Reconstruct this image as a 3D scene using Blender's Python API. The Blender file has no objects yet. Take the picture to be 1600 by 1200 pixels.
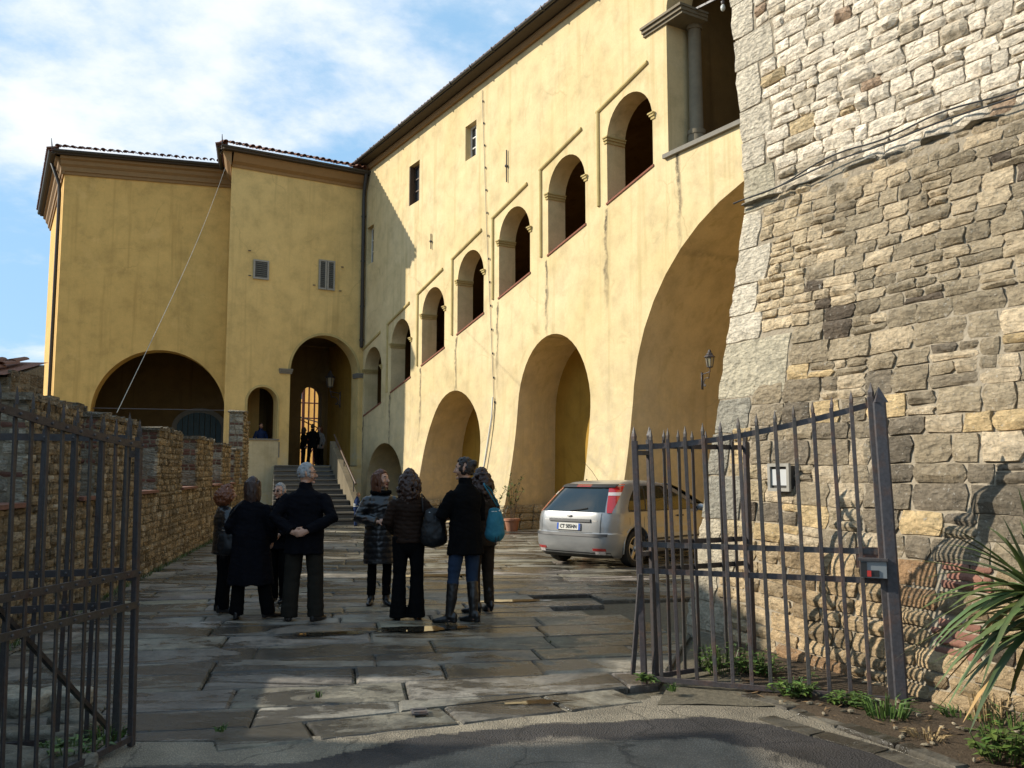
import bpy, bmesh, math, random
import numpy as np
from mathutils import Vector, Matrix, noise as mnoise, geometry as mgeo
random.seed(7); RNG = random.Random(11)
sc = bpy.context.scene
COL = sc.collection
# ------------------------------------------------------------------ camera
FPX, PITCH, EYE = 1390.0, math.atan(137/1390.0), 1.65
cam_d = bpy.data.cameras.new('camera'); cam = bpy.data.objects.new('camera', cam_d); COL.objects.link(cam)
cam_d.sensor_width = 36; cam_d.lens = 36*FPX/1600; cam_d.clip_end = 3000; cam_d.clip_start = 0.05
cam.location = (0, 0, EYE); cam.rotation_euler = (math.pi/2+PITCH, 0, 0)
sc.camera = cam
# ------------------------------------------------------------------ light
SUN_A, SUN_EL = math.radians(6.5), math.radians(31)      # azimuth: from the left (-x), a little ahead of the viewer
SUN = Vector((-math.cos(SUN_A)*math.cos(SUN_EL), math.sin(SUN_A)*math.cos(SUN_EL), math.sin(SUN_EL)))
sun_d = bpy.data.lights.new('sun', 'SUN'); sun = bpy.data.objects.new('sun', sun_d); COL.objects.link(sun)
sun_d.energy = 4.8; sun_d.angle = math.radians(0.53); sun_d.color = (1.0, 0.93, 0.80)
sun.rotation_euler = SUN.to_track_quat('Z', 'Y').to_euler(); sun.location = (-30, 5, 30)
world = bpy.data.worlds.new('World'); sc.world = world; world.use_nodes = True
def build_world():
    nt = world.node_tree; nt.nodes.clear()
    def n(t, **k):
        x = nt.nodes.new(t)
        for a, v in k.items(): setattr(x, a, v)
        return x
    L = nt.links.new
    out = n('ShaderNodeOutputWorld'); bg = n('ShaderNodeBackground'); bg.inputs['Strength'].default_value = 0.073
    sky = n('ShaderNodeTexSky', sky_type='NISHITA'); sky.sun_disc = False
    sky.sun_elevation = SUN_EL; sky.sun_rotation = math.atan2(SUN.x, SUN.y)
    sky.air_density = 1.0; sky.dust_density = 0.6; sky.ozone_density = 1.5
    tc = n('ShaderNodeTexCoord'); sep = n('ShaderNodeSeparateXYZ'); L(tc.outputs['Generated'], sep.inputs[0])
    add = n('ShaderNodeMath', operation='ADD'); L(sep.outputs['Z'], add.inputs[0]); add.inputs[1].default_value = 0.22
    mx = n('ShaderNodeMath', operation='MAXIMUM'); L(add.outputs[0], mx.inputs[0]); mx.inputs[1].default_value = 0.05
    dx = n('ShaderNodeMath', operation='DIVIDE'); L(sep.outputs['X'], dx.inputs[0]); L(mx.outputs[0], dx.inputs[1])
    dy = n('ShaderNodeMath', operation='DIVIDE'); L(sep.outputs['Y'], dy.inputs[0]); L(mx.outputs[0], dy.inputs[1])
    cmb = n('ShaderNodeCombineXYZ'); L(dx.outputs[0], cmb.inputs[0]); L(dy.outputs[0], cmb.inputs[1]); cmb.inputs[2].default_value = CLOUD_SEED
    n1 = n('ShaderNodeTexNoise'); n1.inputs['Scale'].default_value = 1.15; n1.inputs['Detail'].default_value = 9; n1.inputs['Roughness'].default_value = 0.60
    n1.inputs['Distortion'].default_value = 0.25
    L(cmb.outputs[0], n1.inputs['Vector'])
    n2 = n('ShaderNodeTexNoise'); n2.inputs['Scale'].default_value = 3.4; n2.inputs['Detail'].default_value = 10; n2.inputs['Roughness'].default_value = 0.62
    L(cmb.outputs[0], n2.inputs['Vector'])
    mxn = n('ShaderNodeMix', data_type='FLOAT'); mxn.inputs[0].default_value = 0.38; L(n1.outputs['Fac'], mxn.inputs[2]); L(n2.outputs['Fac'], mxn.inputs[3])
    rp = n('ShaderNodeValToRGB'); L(mxn.outputs[0], rp.inputs[0])
    rp.color_ramp.elements[0].position = CLOUD_LO; rp.color_ramp.elements[0].color = (0.04, 0.04, 0.04, 1)
    rp.color_ramp.elements[1].position = CLOUD_HI; rp.color_ramp.elements[1].color = (1, 1, 1, 1)
    rp.color_ramp.interpolation = 'EASE'
    # thin high haze over the blue, then the clouds themselves
    veil = n('ShaderNodeMix', data_type='RGBA'); veil.inputs[0].default_value = 0.62
    L(sky.outputs[0], veil.inputs[6]); veil.inputs[7].default_value = (4.7, 8.9, 13.4, 1)
    cl = n('ShaderNodeMix', data_type='RGBA'); L(rp.outputs[0], cl.inputs[0]); L(veil.outputs[2], cl.inputs[6])
    cshade = n('ShaderNodeMix', data_type='RGBA'); L(n2.outputs['Fac'], cshade.inputs[0])
    cshade.inputs[6].default_value = (9.4, 10.4, 11.5, 1); cshade.inputs[7].default_value = (11.6, 11.9, 12.2, 1)
    L(cshade.outputs[2], cl.inputs[7])
    L(cl.outputs[2], bg.inputs['Color']); L(bg.outputs[0], out.inputs[0])
CLOUD_SEED, CLOUD_LO, CLOUD_HI = 3.7, 0.45, 0.63
build_world()
sc.view_settings.view_transform = 'Standard'; sc.view_settings.look = 'None'
sc.view_settings.gamma = 1; sc.view_settings.use_curve_mapping = False
sc.view_settings.exposure = 0.36
sc.cycles.use_denoising = True
sc.cycles.max_bounces = 8; sc.cycles.diffuse_bounces = 4; sc.cycles.glossy_bounces = 4; sc.cycles.transparent_max_bounces = 12
sc.cycles.caustics_reflective = False; sc.cycles.caustics_refractive = False
sc.cycles.sample_clamp_indirect = 4

# ------------------------------------------------------------------ survey helpers (bearing from the eye point -> place on a known plane)
def ray(px, py):
    dx = (px-800)/FPX; dy = (600-py)/FPX
    return np.array([dx, math.cos(PITCH)-dy*math.sin(PITCH), math.sin(PITCH)+dy*math.cos(PITCH)])
EYEP = np.array([0, 0, EYE])
def gpt(px, py, z=0.0):
    r = ray(px, py); return EYEP+r*((z-EYE)/r[2])
def ppt(px, py, p, n):
    r = ray(px, py); n = np.array([n[0], n[1], 0.0]); p = np.array([p[0], p[1], 0.0])
    return EYEP+r*(((p-EYEP)@n)/(r@n))
# ------------------------------------------------------------------ object helpers
def props(o, label=None, cat=None, group=None, kind=None):
    if label: o['label'] = label
    if cat: o['category'] = cat
    if group: o['group'] = group
    if kind: o['kind'] = kind
    return o
def empty(name, loc=(0, 0, 0), rz=0.0, parent=None, **k):
    o = bpy.data.objects.new(name, None); COL.objects.link(o)
    o.location = loc; o.rotation_euler = (0, 0, rz); o.empty_display_size = 0.2
    if parent: o.parent = parent
    return props(o, **k)
def copy_tree(o, parent=None):
    c = o.copy(); COL.objects.link(c)
    c.parent = parent
    if parent is not None: c.matrix_parent_inverse = o.matrix_parent_inverse.copy()
    for ch in list(o.children): copy_tree(ch, c)
    return c
def V(*a): return np.array(a, float)
def nrm(v):
    v = np.asarray(v, float); l = np.linalg.norm(v); return v/l if l > 1e-12 else v
def smooth01(x):
    x = min(1, max(0, x)); return x*x*(3-2*x)
def ns(x, y=0.0, z=0.0): return mnoise.noise(Vector((x, y, z)))

class MB:
    """collects faces of one mesh, each with a tint"""
    def __init__(s): s.v = []; s.f = []; s.c = []; s.uv = None; s.mi = []
    def add(s, verts, faces, tint=(1, 1, 1), mi=0):
        b = len(s.v); s.v.extend([tuple(map(float, p)) for p in verts])
        for f in faces: s.f.append(tuple(i+b for i in f)); s.c.append(tint); s.mi.append(mi)
        return b
    def box(s, lo, hi, tint=(1, 1, 1), M=None, mi=0):
        x0, y0, z0 = lo; x1, y1, z1 = hi
        P = [(x0,y0,z0),(x1,y0,z0),(x1,y1,z0),(x0,y1,z0),(x0,y0,z1),(x1,y0,z1),(x1,y1,z1),(x0,y1,z1)]
        if M is not None: P = [tuple(M @ Vector(p)) for p in P]
        F = [(0,3,2,1),(4,5,6,7),(0,1,5,4),(1,2,6,5),(2,3,7,6),(3,0,4,7)]
        s.add(P, F, tint, mi)
    def bar(s, a, b, w, h, up=(0, 0, 1), tint=(1, 1, 1), mi=0, bev=0.0):
        """straight bar of section w x h from a to b (h along up)"""
        a = V(*a); b = V(*b); t = nrm(b-a); upv = V(*up); x = np.cross(t, upv)
        if np.linalg.norm(x) < 1e-6: x = np.cross(t, V(1, 0, 0))
        x = nrm(x); y = np.cross(x, t)
        if bev <= 0: sec = [(-w/2,-h/2),(w/2,-h/2),(w/2,h/2),(-w/2,h/2)]
        else:
            e = bev; sec = [(-w/2+e,-h/2),(w/2-e,-h/2),(w/2,-h/2+e),(w/2,h/2-e),(w/2-e,h/2),(-w/2+e,h/2),(-w/2,h/2-e),(-w/2,-h/2+e)]
        n = len(sec)
        P = [a+x*p+y*q for p, q in sec]+[b+x*p+y*q for p, q in sec]
        F = [(i, (i+1) % n, (i+1) % n+n, i+n) for i in range(n)]+[tuple(range(n))[::-1], tuple(range(n, 2*n))]
        s.add(P, F, tint, mi)
    def tube(s, pts, rad, seg=8, ref=(1, 0, 0), cap=True, tint=(1, 1, 1), round_cap=True, mi=0):
        pts = [V(*p) for p in pts]; n = len(pts); ref = V(*ref)
        rad = [r if isinstance(r, (tuple, list)) else (r, r) for r in (rad if isinstance(rad, (list, tuple)) and len(rad) == n else [rad]*n)]
        P = []; prevx = None; fr = []
        for i in range(n):
            t = nrm(pts[min(i+1, n-1)]-pts[max(i-1, 0)])
            base = ref if prevx is None else prevx
            x = base-t*(base@t)
            if np.linalg.norm(x) < 1e-4:
                x = np.cross(t, V(0, 0, 1)) if abs(t[2]) < .9 else np.cross(t, V(0, 1, 0))
            x = nrm(x); prevx = x; y = np.cross(t, x); fr.append((t, x, y))
            for k in range(seg):
                a = 2*math.pi*k/seg
                P.append(pts[i]+x*(rad[i][0]*math.cos(a))+y*(rad[i][1]*math.sin(a)))
        F = []
        for i in range(n-1):
            for k in range(seg):
                k2 = (k+1) % seg
                F.append((i*seg+k, i*seg+k2, (i+1)*seg+k2, (i+1)*seg+k))
        if cap:
            for end in (0, n-1):
                t, x, y = fr[end]; sgn = -1 if end == 0 else 1
                h = (rad[end][0]+rad[end][1])/2*(0.6 if round_cap else 0)
                if round_cap:
                    b0 = len(P)
                    for k in range(seg):
                        a = 2*math.pi*k/seg
                        P.append(pts[end]+t*sgn*h*.6+x*(rad[end][0]*.7*math.cos(a))+y*(rad[end][1]*.7*math.sin(a)))
                    c = len(P); P.append(pts[end]+t*sgn*h)
                    for k in range(seg):
                        k2 = (k+1) % seg; q = (end*seg+k, end*seg+k2, b0+k2, b0+k); w = (b0+k, b0+k2, c)
                        F.append(q if sgn > 0 else q[::-1]); F.append(w if sgn > 0 else w[::-1])
                else:
                    q = tuple(end*seg+k for k in range(seg)); F.append(q if sgn > 0 else q[::-1])
        s.add(P, F, tint, mi)
    def ball(s, c, r, seg=12, rings=8, tint=(1, 1, 1), M=None, mi=0, fn=None):
        r = r if isinstance(r, (tuple, list)) else (r, r, r); P = [];
        for i in range(1, rings):
            th = math.pi*i/rings
            for k in range(seg):
                a = 2*math.pi*k/seg; P.append((math.sin(th)*math.cos(a), math.sin(th)*math.sin(a), math.cos(th)))
        P += [(0, 0, 1), (0, 0, -1)]; top = len(P)-2; bot = len(P)-1; F = []
        for i in range(rings-2):
            for k in range(seg):
                k2 = (k+1) % seg; F.append((i*seg+k, (i+1)*seg+k, (i+1)*seg+k2, i*seg+k2))
        for k in range(seg):
            k2 = (k+1) % seg; F.append((top, k, k2)); F.append((bot, (rings-2)*seg+k2, (rings-2)*seg+k))
        Q = []
        for p in P:
            q = fn(p) if fn else p
            q = Vector((q[0]*r[0], q[1]*r[1], q[2]*r[2]))
            if M is not None: q = M @ q
            Q.append((q.x+c[0], q.y+c[1], q.z+c[2]))
        s.add(Q, F, tint, mi)
    def mesh(s, name, mats, smooth=False, uv=None):
        me = bpy.data.meshes.new(name); me.from_pydata(s.v, [], s.f)
        for m in (mats if isinstance(mats, (list, tuple)) else [mats]): me.materials.append(m)
        if isinstance(mats, (list, tuple)): me.polygons.foreach_set('material_index', s.mi)
        lt = np.empty(len(s.f), np.int32); me.polygons.foreach_get('loop_total', lt)
        col = np.ones((len(s.f), 4), np.float32); col[:, :3] = np.array(s.c, np.float32).reshape(-1, 3)
        att = me.color_attributes.new('tint', 'FLOAT_COLOR', 'CORNER')
        att.data.foreach_set('color', np.repeat(col, lt, axis=0).ravel())
        if uv is not None:
            ul = me.uv_layers.new(name='UVMap'); li = np.empty(len(me.loops), np.int32); me.loops.foreach_get('vertex_index', li)
            ul.data.foreach_set('uv', np.array(uv, np.float32)[li].ravel())
        if smooth is True: me.polygons.foreach_set('use_smooth', [True]*len(s.f))
        elif smooth:
            me.polygons.foreach_set('use_smooth', [True]*len(s.f)); me.set_sharp_from_angle(angle=math.radians(smooth))
        me.update(); return me
    def build(s, name, mats, parent=None, smooth=False, uv=None, **k):
        o = bpy.data.objects.new(name, s.mesh(name, mats, smooth, uv)); COL.objects.link(o)
        if parent is not None: o.parent = parent
        return props(o, **k)

def fuse(mb, name, mat, voxel, parent=None, smooth_it=2, disp=None, loc=None, M=None, **k):
    """overlapping closed shapes -> one continuous surface"""
    me = bpy.data.meshes.new('tmp'); me.from_pydata(mb.v, [], mb.f); o = bpy.data.objects.new('tmp', me); COL.objects.link(o)
    r = o.modifiers.new('r', 'REMESH'); r.mode = 'VOXEL'; r.voxel_size = voxel; r.adaptivity = 0
    if smooth_it:
        sm = o.modifiers.new('s', 'SMOOTH'); sm.factor = 0.5; sm.iterations = smooth_it
    dg = bpy.context.evaluated_depsgraph_get(); out = bpy.data.meshes.new_from_object(o.evaluated_get(dg), depsgraph=dg)
    bpy.data.objects.remove(o); bpy.data.meshes.remove(me)
    out.name = name; out.materials.clear(); out.materials.append(mat)
    if disp:
        n = len(out.vertices); co = np.empty(n*3, np.float32); out.vertices.foreach_get('co', co); co = co.reshape(-1, 3)
        no = np.empty(n*3, np.float32); out.vertex_normals.foreach_get('vector', no); no = no.reshape(-1, 3)
        d = np.array([disp(c, q) for c, q in zip(co, no)], np.float32)
        out.vertices.foreach_set('co', (co+no*d[:, None]).ravel())
    out.polygons.foreach_set('use_smooth', [True]*len(out.polygons)); out.update()
    ob = bpy.data.objects.new(name, out); COL.objects.link(ob)
    if parent is not None: ob.parent = parent
    return props(ob, **k)

# ------------------------------------------------------------------ material helpers
class NT:
    def __init__(s, name):
        s.m = bpy.data.materials.new(name); s.m.use_nodes = True; s.t = s.m.node_tree; s.t.nodes.clear()
        s.out = s.n('ShaderNodeOutputMaterial'); s.b = s.n('ShaderNodeBsdfPrincipled'); s.l(s.b.outputs[0], s.out.inputs[0])
    def n(s, t, **k):
        x = s.t.nodes.new(t)
        for a, v in k.items(): setattr(x, a, v)
        return x
    def l(s, a, b): s.t.links.new(a, b)
    def co(s, scale=(1, 1, 1), kind='Object', rot=(0, 0, 0)):
        tc = s.n('ShaderNodeTexCoord'); mp = s.n('ShaderNodeMapping'); mp.inputs['Scale'].default_value = scale; mp.inputs['Rotation'].default_value = rot
        s.l(tc.outputs[kind], mp.inputs[0]); return mp.outputs[0]
    def noise(s, vec, scale, detail=5, rough=0.55, dist=0.0):
        x = s.n('ShaderNodeTexNoise'); x.inputs['Scale'].default_value = scale; x.inputs['Detail'].default_value = detail
        x.inputs['Roughness'].default_value = rough; x.inputs['Distortion'].default_value = dist
        if vec is not None: s.l(vec, x.inputs['Vector'])
        return x.outputs['Fac']
    def vor(s, vec, scale, feature='F1', out='Distance'):
        x = s.n('ShaderNodeTexVoronoi', feature=feature); x.inputs['Scale'].default_value = scale; s.l(vec, x.inputs['Vector']); return x.outputs[out]
    def ramp(s, fac, stops, interp='LINEAR'):
        r = s.n('ShaderNodeValToRGB'); s.l(fac, r.inputs[0]); e = r.color_ramp.elements; r.color_ramp.interpolation = interp
        while len(e) < len(stops): e.new(0.5)
        for el, (p, c) in zip(e, stops):
            el.position = p; el.color = (c, c, c, 1) if not isinstance(c, (tuple, list)) else (*c, 1)
        return r.outputs[0]
    def mix(s, fac, a, b, blend='MIX'):
        x = s.n('ShaderNodeMix', data_type='RGBA', blend_type=blend)
        for sock, v in ((x.inputs[0], fac), (x.inputs[6], a), (x.inputs[7], b)):
            if isinstance(v, (int, float)): sock.default_value = v
            elif isinstance(v, (tuple, list)): sock.default_value = (*v[:3], 1)
            else: s.l(v, sock)
        return x.outputs[2]
    def math(s, op, a, b=None, clamp=False):
        x = s.n('ShaderNodeMath', operation=op, use_clamp=clamp)
        for i, v in enumerate((a, b)):
            if v is None: continue
            if isinstance(v, (int, float)): x.inputs[i].default_value = v
            else: s.l(v, x.inputs[i])
        return x.outputs[0]
    def bump(s, h, strength=0.3, dist=0.02, prev=None):
        x = s.n('ShaderNodeBump'); x.inputs['Strength'].default_value = strength; x.inputs['Distance'].default_value = dist
        s.l(h, x.inputs['Height'])
        if prev is not None: s.l(prev, x.inputs['Normal'])
        return x.outputs[0]
    def tint(s):
        a = s.n('ShaderNodeAttribute', attribute_name='tint'); return a.outputs['Color']
    def set(s, **k):
        for a, v in k.items():
            sock = s.b.inputs[{'color': 'Base Color', 'rough': 'Roughness', 'metal': 'Metallic', 'normal': 'Normal', 'spec': 'Specular IOR Level',
                               'trans': 'Transmission Weight', 'ior': 'IOR', 'alpha': 'Alpha', 'coat': 'Coat Weight', 'coatr': 'Coat Roughness',
                               'sheen': 'Sheen Weight', 'sss': 'Subsurface Weight', 'emit': 'Emission Color', 'emits': 'Emission Strength'}[a]]
            if isinstance(v, (int, float)): sock.default_value = v
            elif isinstance(v, (tuple, list)): sock.default_value = (*v[:3], 1)
            else: s.l(v, sock)
        return s.m

def plain(name, col, rough=0.6, var=0.15, scale=8, bump=0.0, bscale=60, metal=0.0, tinted=False, spec=0.5, bdist=0.01, **kw):
    t = NT(name); c = t.co(); f = t.noise(c, scale, 6)
    lo = tuple(x*(1-var) for x in col); hi = tuple(min(1, x*(1+var)) for x in col)
    color = t.mix(f, lo, hi)
    if tinted: color = t.mix(1.0, color, t.tint(), 'MULTIPLY')
    t.set(color=color, rough=rough, metal=metal, spec=spec, **kw)
    if bump: t.set(normal=t.bump(t.noise(c, bscale, 4), bump, bdist))
    return t.m

def plaster(name, base, dark, streaks=False, patch=0.5, seed=0.0, weather=None):
    t = NT(name); c0 = t.co()
    mp = t.n('ShaderNodeMapping'); mp.inputs['Location'].default_value = (seed, seed*.7, seed*.3); t.l(c0, mp.inputs[0]); c = mp.outputs[0]
    big = t.ramp(t.noise(c, 0.28, 7, 0.6, 0.6), [(0.36, 0.0), (0.66, 1.0)])
    col = t.mix(t.math('MULTIPLY', big, patch), base, dark)
    med = t.ramp(t.noise(c, 1.7, 8, 0.62), [(0.32, 0.80), (0.5, 0.97), (0.7, 1.07)])
    col = t.mix(1.0, col, med, 'MULTIPLY')
    fine = t.ramp(t.noise(c, 24, 6, 0.65), [(0.3, 0.93), (0.7, 1.04)])
    col = t.mix(1.0, col, fine, 'MULTIPLY')
    vs = t.n('ShaderNodeMapping'); vs.inputs['Scale'].default_value = (2.2, 2.2, 0.10); t.l(c, vs.inputs[0])
    run = t.ramp(t.noise(vs.outputs[0], 1.6, 6, 0.6), [(0.54, 0.0), (0.76, 0.75)])
    col = t.mix(run, col, tuple(x*.72 for x in dark))
    pale = t.ramp(t.noise(c, 0.75, 9, 0.68, 0.4), [(0.58, 0.0), (0.66, 0.28)])
    col = t.mix(pale, col, tuple(min(1, x*1.12+.045) for x in base))
    grime = t.ramp(t.noise(c, 1.15, 10, 0.72, 0.8), [(0.60, 0.0), (0.70, 0.42)])
    col = t.mix(grime, col, tuple(x*.55+.02 for x in dark))
    ck = t.n('ShaderNodeTexVoronoi', feature='DISTANCE_TO_EDGE'); ck.inputs['Scale'].default_value = .42
    wv = t.n('ShaderNodeMix', data_type='RGBA'); wv.inputs[0].default_value = .35; nn = t.n('ShaderNodeTexNoise'); nn.inputs['Scale'].default_value = 1.6; nn.inputs['Detail'].default_value = 7; t.l(c, nn.inputs['Vector'])
    t.l(c, wv.inputs[6]); t.l(nn.outputs['Color'], wv.inputs[7]); t.l(wv.outputs[2], ck.inputs['Vector'])
    crack = t.math('MULTIPLY', t.ramp(ck.outputs['Distance'], [(0.0, 0.32), (0.006, 0.0)]), t.ramp(t.noise(c, .5, 3), [(.5, 0.0), (.6, 1.0)]))
    col = t.mix(crack, col, tuple(x*.45 for x in dark))
    if weather:                                            # old repairs and bare render on the lower walls
        z0, z1, wc = weather
        sx = t.n('ShaderNodeSeparateXYZ'); t.l(c0, sx.inputs[0])
        edge = t.math('ADD', sx.outputs[2], t.math('MULTIPLY', t.noise(c, 0.55, 6, 0.6), 3.4))
        mr = t.n('ShaderNodeMapRange', clamp=True); mr.inputs[1].default_value = z0+1.7; mr.inputs[2].default_value = z1+1.7
        mr.inputs[3].default_value = 1; mr.inputs[4].default_value = 0; t.l(edge, mr.inputs[0])
        blot = t.ramp(t.noise(c, 3.2, 9, 0.7), [(0.36, 0.1), (0.62, 0.95)])
        col = t.mix(t.math('MULTIPLY', mr.outputs[0], blot), col, wc)
    if streaks:
        uv = t.n('ShaderNodeUVMap'); uv.uv_map = 'UVMap'; su = t.n('ShaderNodeSeparateXYZ'); t.l(uv.outputs[0], su.inputs[0])
        wob = t.math('MULTIPLY', t.math('SUBTRACT', t.noise(c, 2.5, 4), 0.5), 0.35)
        fr = t.math('FRACT', t.math('DIVIDE', t.math('ADD', t.math('ADD', su.outputs[0], wob), 20*2.755-0.10+1.3775), 2.755))
        ds = t.math('ABSOLUTE', t.math('SUBTRACT', fr, 0.5))
        near = t.ramp(ds, [(0.010, 1.0), (0.034, 0.0)])
        sill = t.math('SUBTRACT', t.math('ADD', t.math('MULTIPLY', su.outputs[0], 0.735/2.755), 3.86), su.outputs[1])
        below = t.ramp(t.math('MULTIPLY', sill, 0.25), [(0.0, 0.0), (0.01, 1.0), (0.35, 0.75), (0.75, 0.0)])
        brk = t.ramp(t.noise(c, 5.0, 6, 0.7), [(0.36, 0.25), (0.58, 1.0)])
        m = t.math('MULTIPLY', t.math('MULTIPLY', near, below), brk)
        col = t.mix(t.math('MULTIPLY', m, 0.95), col, (0.06, 0.05, 0.036))
    b1 = t.bump(t.noise(c, 1.1, 6, 0.6), 0.25, 0.06); b2 = t.bump(t.noise(c, 38, 5, 0.65), 0.22, 0.012, b1)
    return t.set(color=col, rough=0.9, spec=0.2, normal=b2)

def stone_mat(name, lich=0.35, bumpd=0.03, runoff=False):
    t = NT(name); c = t.co(); tn = t.tint()
    f = t.ramp(t.noise(c, 9, 10, 0.74), [(0.29, 0.50), (0.45, 1.02), (0.70, 1.42)])
    col = t.mix(1.0, tn, f, 'MULTIPLY')
    ly = t.co((9, 9, 40)); lay = t.ramp(t.noise(ly, 1.0, 5, 0.6, 1.5), [(0.33, 0.76), (0.60, 1.16)])
    col = t.mix(1.0, col, lay, 'MULTIPLY')
    g = t.ramp(t.noise(c, 2.3, 8, 0.7), [(0.55, 0.0), (0.68, lich*.8)])
    col = t.mix(g, col, (0.13, 0.12, 0.095))
    sp = t.ramp(t.noise(c, 26, 5, 0.7), [(0.60, 0.0), (0.68, 0.6)])
    col = t.mix(sp, col, (0.66, 0.61, 0.52))
    pit = t.ramp(t.noise(c, 55, 3, 0.6), [(0.28, 0.0), (0.42, 1.0)])
    fac = t.n('ShaderNodeTexVoronoi', feature='F1'); fac.inputs['Scale'].default_value = 16; wv = t.n('ShaderNodeMix', data_type='RGBA'); wv.inputs[0].default_value = .12
    nv = t.n('ShaderNodeTexNoise'); nv.inputs['Scale'].default_value = 6; nv.inputs['Detail'].default_value = 6; t.l(c, nv.inputs['Vector']); t.l(t.co((.8, .8, 1.9)), wv.inputs[6]); t.l(nv.outputs['Color'], wv.inputs[7]); t.l(wv.outputs[2], fac.inputs['Vector'])
    n0 = t.bump(fac.outputs['Distance'], 0.8, bumpd*1.5); n1 = t.bump(t.noise(c, 16, 9, 0.74), 1.0, bumpd*1.5, n0); n2 = t.bump(pit, 0.6, 0.007, n1)
    return t.set(color=col, rough=0.92, spec=0.15, normal=n2)
# ------------------------------------------------------------------ materials of the setting
M = {}
M['plaster_wing'] = plaster('plaster_wing', (0.70, 0.552, 0.315), (0.61, 0.458, 0.205), streaks=True, patch=0.55, seed=3.1, weather=(0.3, 5.0, (0.43, 0.355, 0.235)))
M['plaster_mid'] = plaster('plaster_mid', (0.72, 0.51, 0.205), (0.62, 0.43, 0.165), patch=0.7, seed=9.2, weather=(0.8, 3.6, (0.56, 0.48, 0.34)))
M['plaster_left'] = plaster('plaster_left', (0.735, 0.455, 0.145), (0.65, 0.385, 0.115), patch=0.55, seed=14.7)
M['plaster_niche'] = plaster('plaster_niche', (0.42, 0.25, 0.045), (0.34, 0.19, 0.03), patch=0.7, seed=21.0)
M['plaster_dark'] = plaster('plaster_dark', (0.20, 0.125, 0.045), (0.13, 0.08, 0.03), patch=0.7, seed=5.0)  # shade of the passage, gallery and porch interiors is put into this colour
M['moulding'] = plaster('moulding', (0.52, 0.40, 0.17), (0.44, 0.33, 0.14), patch=0.6, seed=2.2)
M['cornice'] = plain('cornice', (0.27, 0.155, 0.06), 0.85, 0.18, 5, 0.2, 40)
M['pietra'] = plain('pietra', (0.20, 0.18, 0.145), 0.85, 0.25, 6, 0.35, 30)
M['gutter'] = plain('gutter', (0.045, 0.040, 0.034), 0.55, 0.3, 9, 0.1, 30)
M['soffit'] = plain('soffit', (0.06, 0.042, 0.026), 0.85, 0.25, 5, 0.2, 25)
M['terracotta'] = plain('terracotta', (0.30, 0.135, 0.075), 0.9, 0.35, 9, 0.4, 45, tinted=True)
M['stone'] = stone_mat('stone', 0.35, 0.035)
M['stone_low'] = stone_mat('stone_low', 0.5, 0.03)
M['pietra_dark'] = plain('pietra_dark', (0.19, 0.155, 0.10), 0.85, 0.3, 6, 0.35, 30)
M['mortar'] = plain('mortar', (0.30, 0.25, 0.18), 0.95, 0.4, 11, 0.8, 30, bdist=0.03)
M['mortar_dark'] = plain('mortar_dark', (0.17, 0.145, 0.10), 0.95, 0.4, 11, 0.8, 30, bdist=0.03)
M['brick'] = plain('brick', (0.20, 0.092, 0.062), 0.92, 0.35, 14, 0.6, 55, tinted=True, bdist=0.015)
def iron_mat():
    t = NT('iron'); c = t.co(); r = t.ramp(t.noise(c, 7, 8, .7), [(.50, 0.0), (.66, .85)]); f = t.ramp(t.noise(c, 40, 5, .7), [(.3, .7), (.7, 1.3)])
    col = t.mix(r, (.070, .064, .064), (.105, .06, .042)); col = t.mix(1.0, col, f, 'MULTIPLY'); col = t.mix(1.0, col, t.tint(), 'MULTIPLY')
    return t.set(color=col, rough=t.ramp(r, [(0, .45), (1, .85)]), spec=.4, normal=t.bump(t.noise(c, 55, 5, .7), .5, .004))
M['iron'] = iron_mat()
M['wood_grey'] = plain('wood_grey', (0.30, 0.28, 0.24), 0.8, 0.3, 12, 0.3, 60)
M['wood_dark'] = plain('wood_dark', (0.105, 0.10, 0.085), 0.85, 0.35, 14, 0.3, 60)
M['wood_brown'] = plain('wood_brown', (0.085, 0.05, 0.03), 0.6, 0.3, 12, 0.3, 60)
M['white_paint'] = plain('white_paint', (0.62, 0.60, 0.54), 0.6, 0.12, 10, 0.1, 40)
M['glass_dark'] = plain('glass_dark', (0.02, 0.025, 0.03), 0.08, 0.2, 3, 0, spec=0.6)
M['door_blue'] = plain('door_blue', (0.03, 0.065, 0.075), 0.6, 0.25, 10, 0.2, 40)
M['cable'] = plain('cable', (0.30, 0.27, 0.22), 0.6)
M['cable_black'] = plain('cable_black', (0.02, 0.02, 0.02), 0.5)
M['bulb_glass'] = plain('bulb_glass', (0.55, 0.55, 0.5), 0.15)

D2 = nrm([.512, -.859, 0]); MI = V(-D2[1], D2[0], 0); NO = -MI; E2 = -MI.copy()   # along the wing, into it, out of it
C0 = V(-6.133, 36.359, 0)

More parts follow.
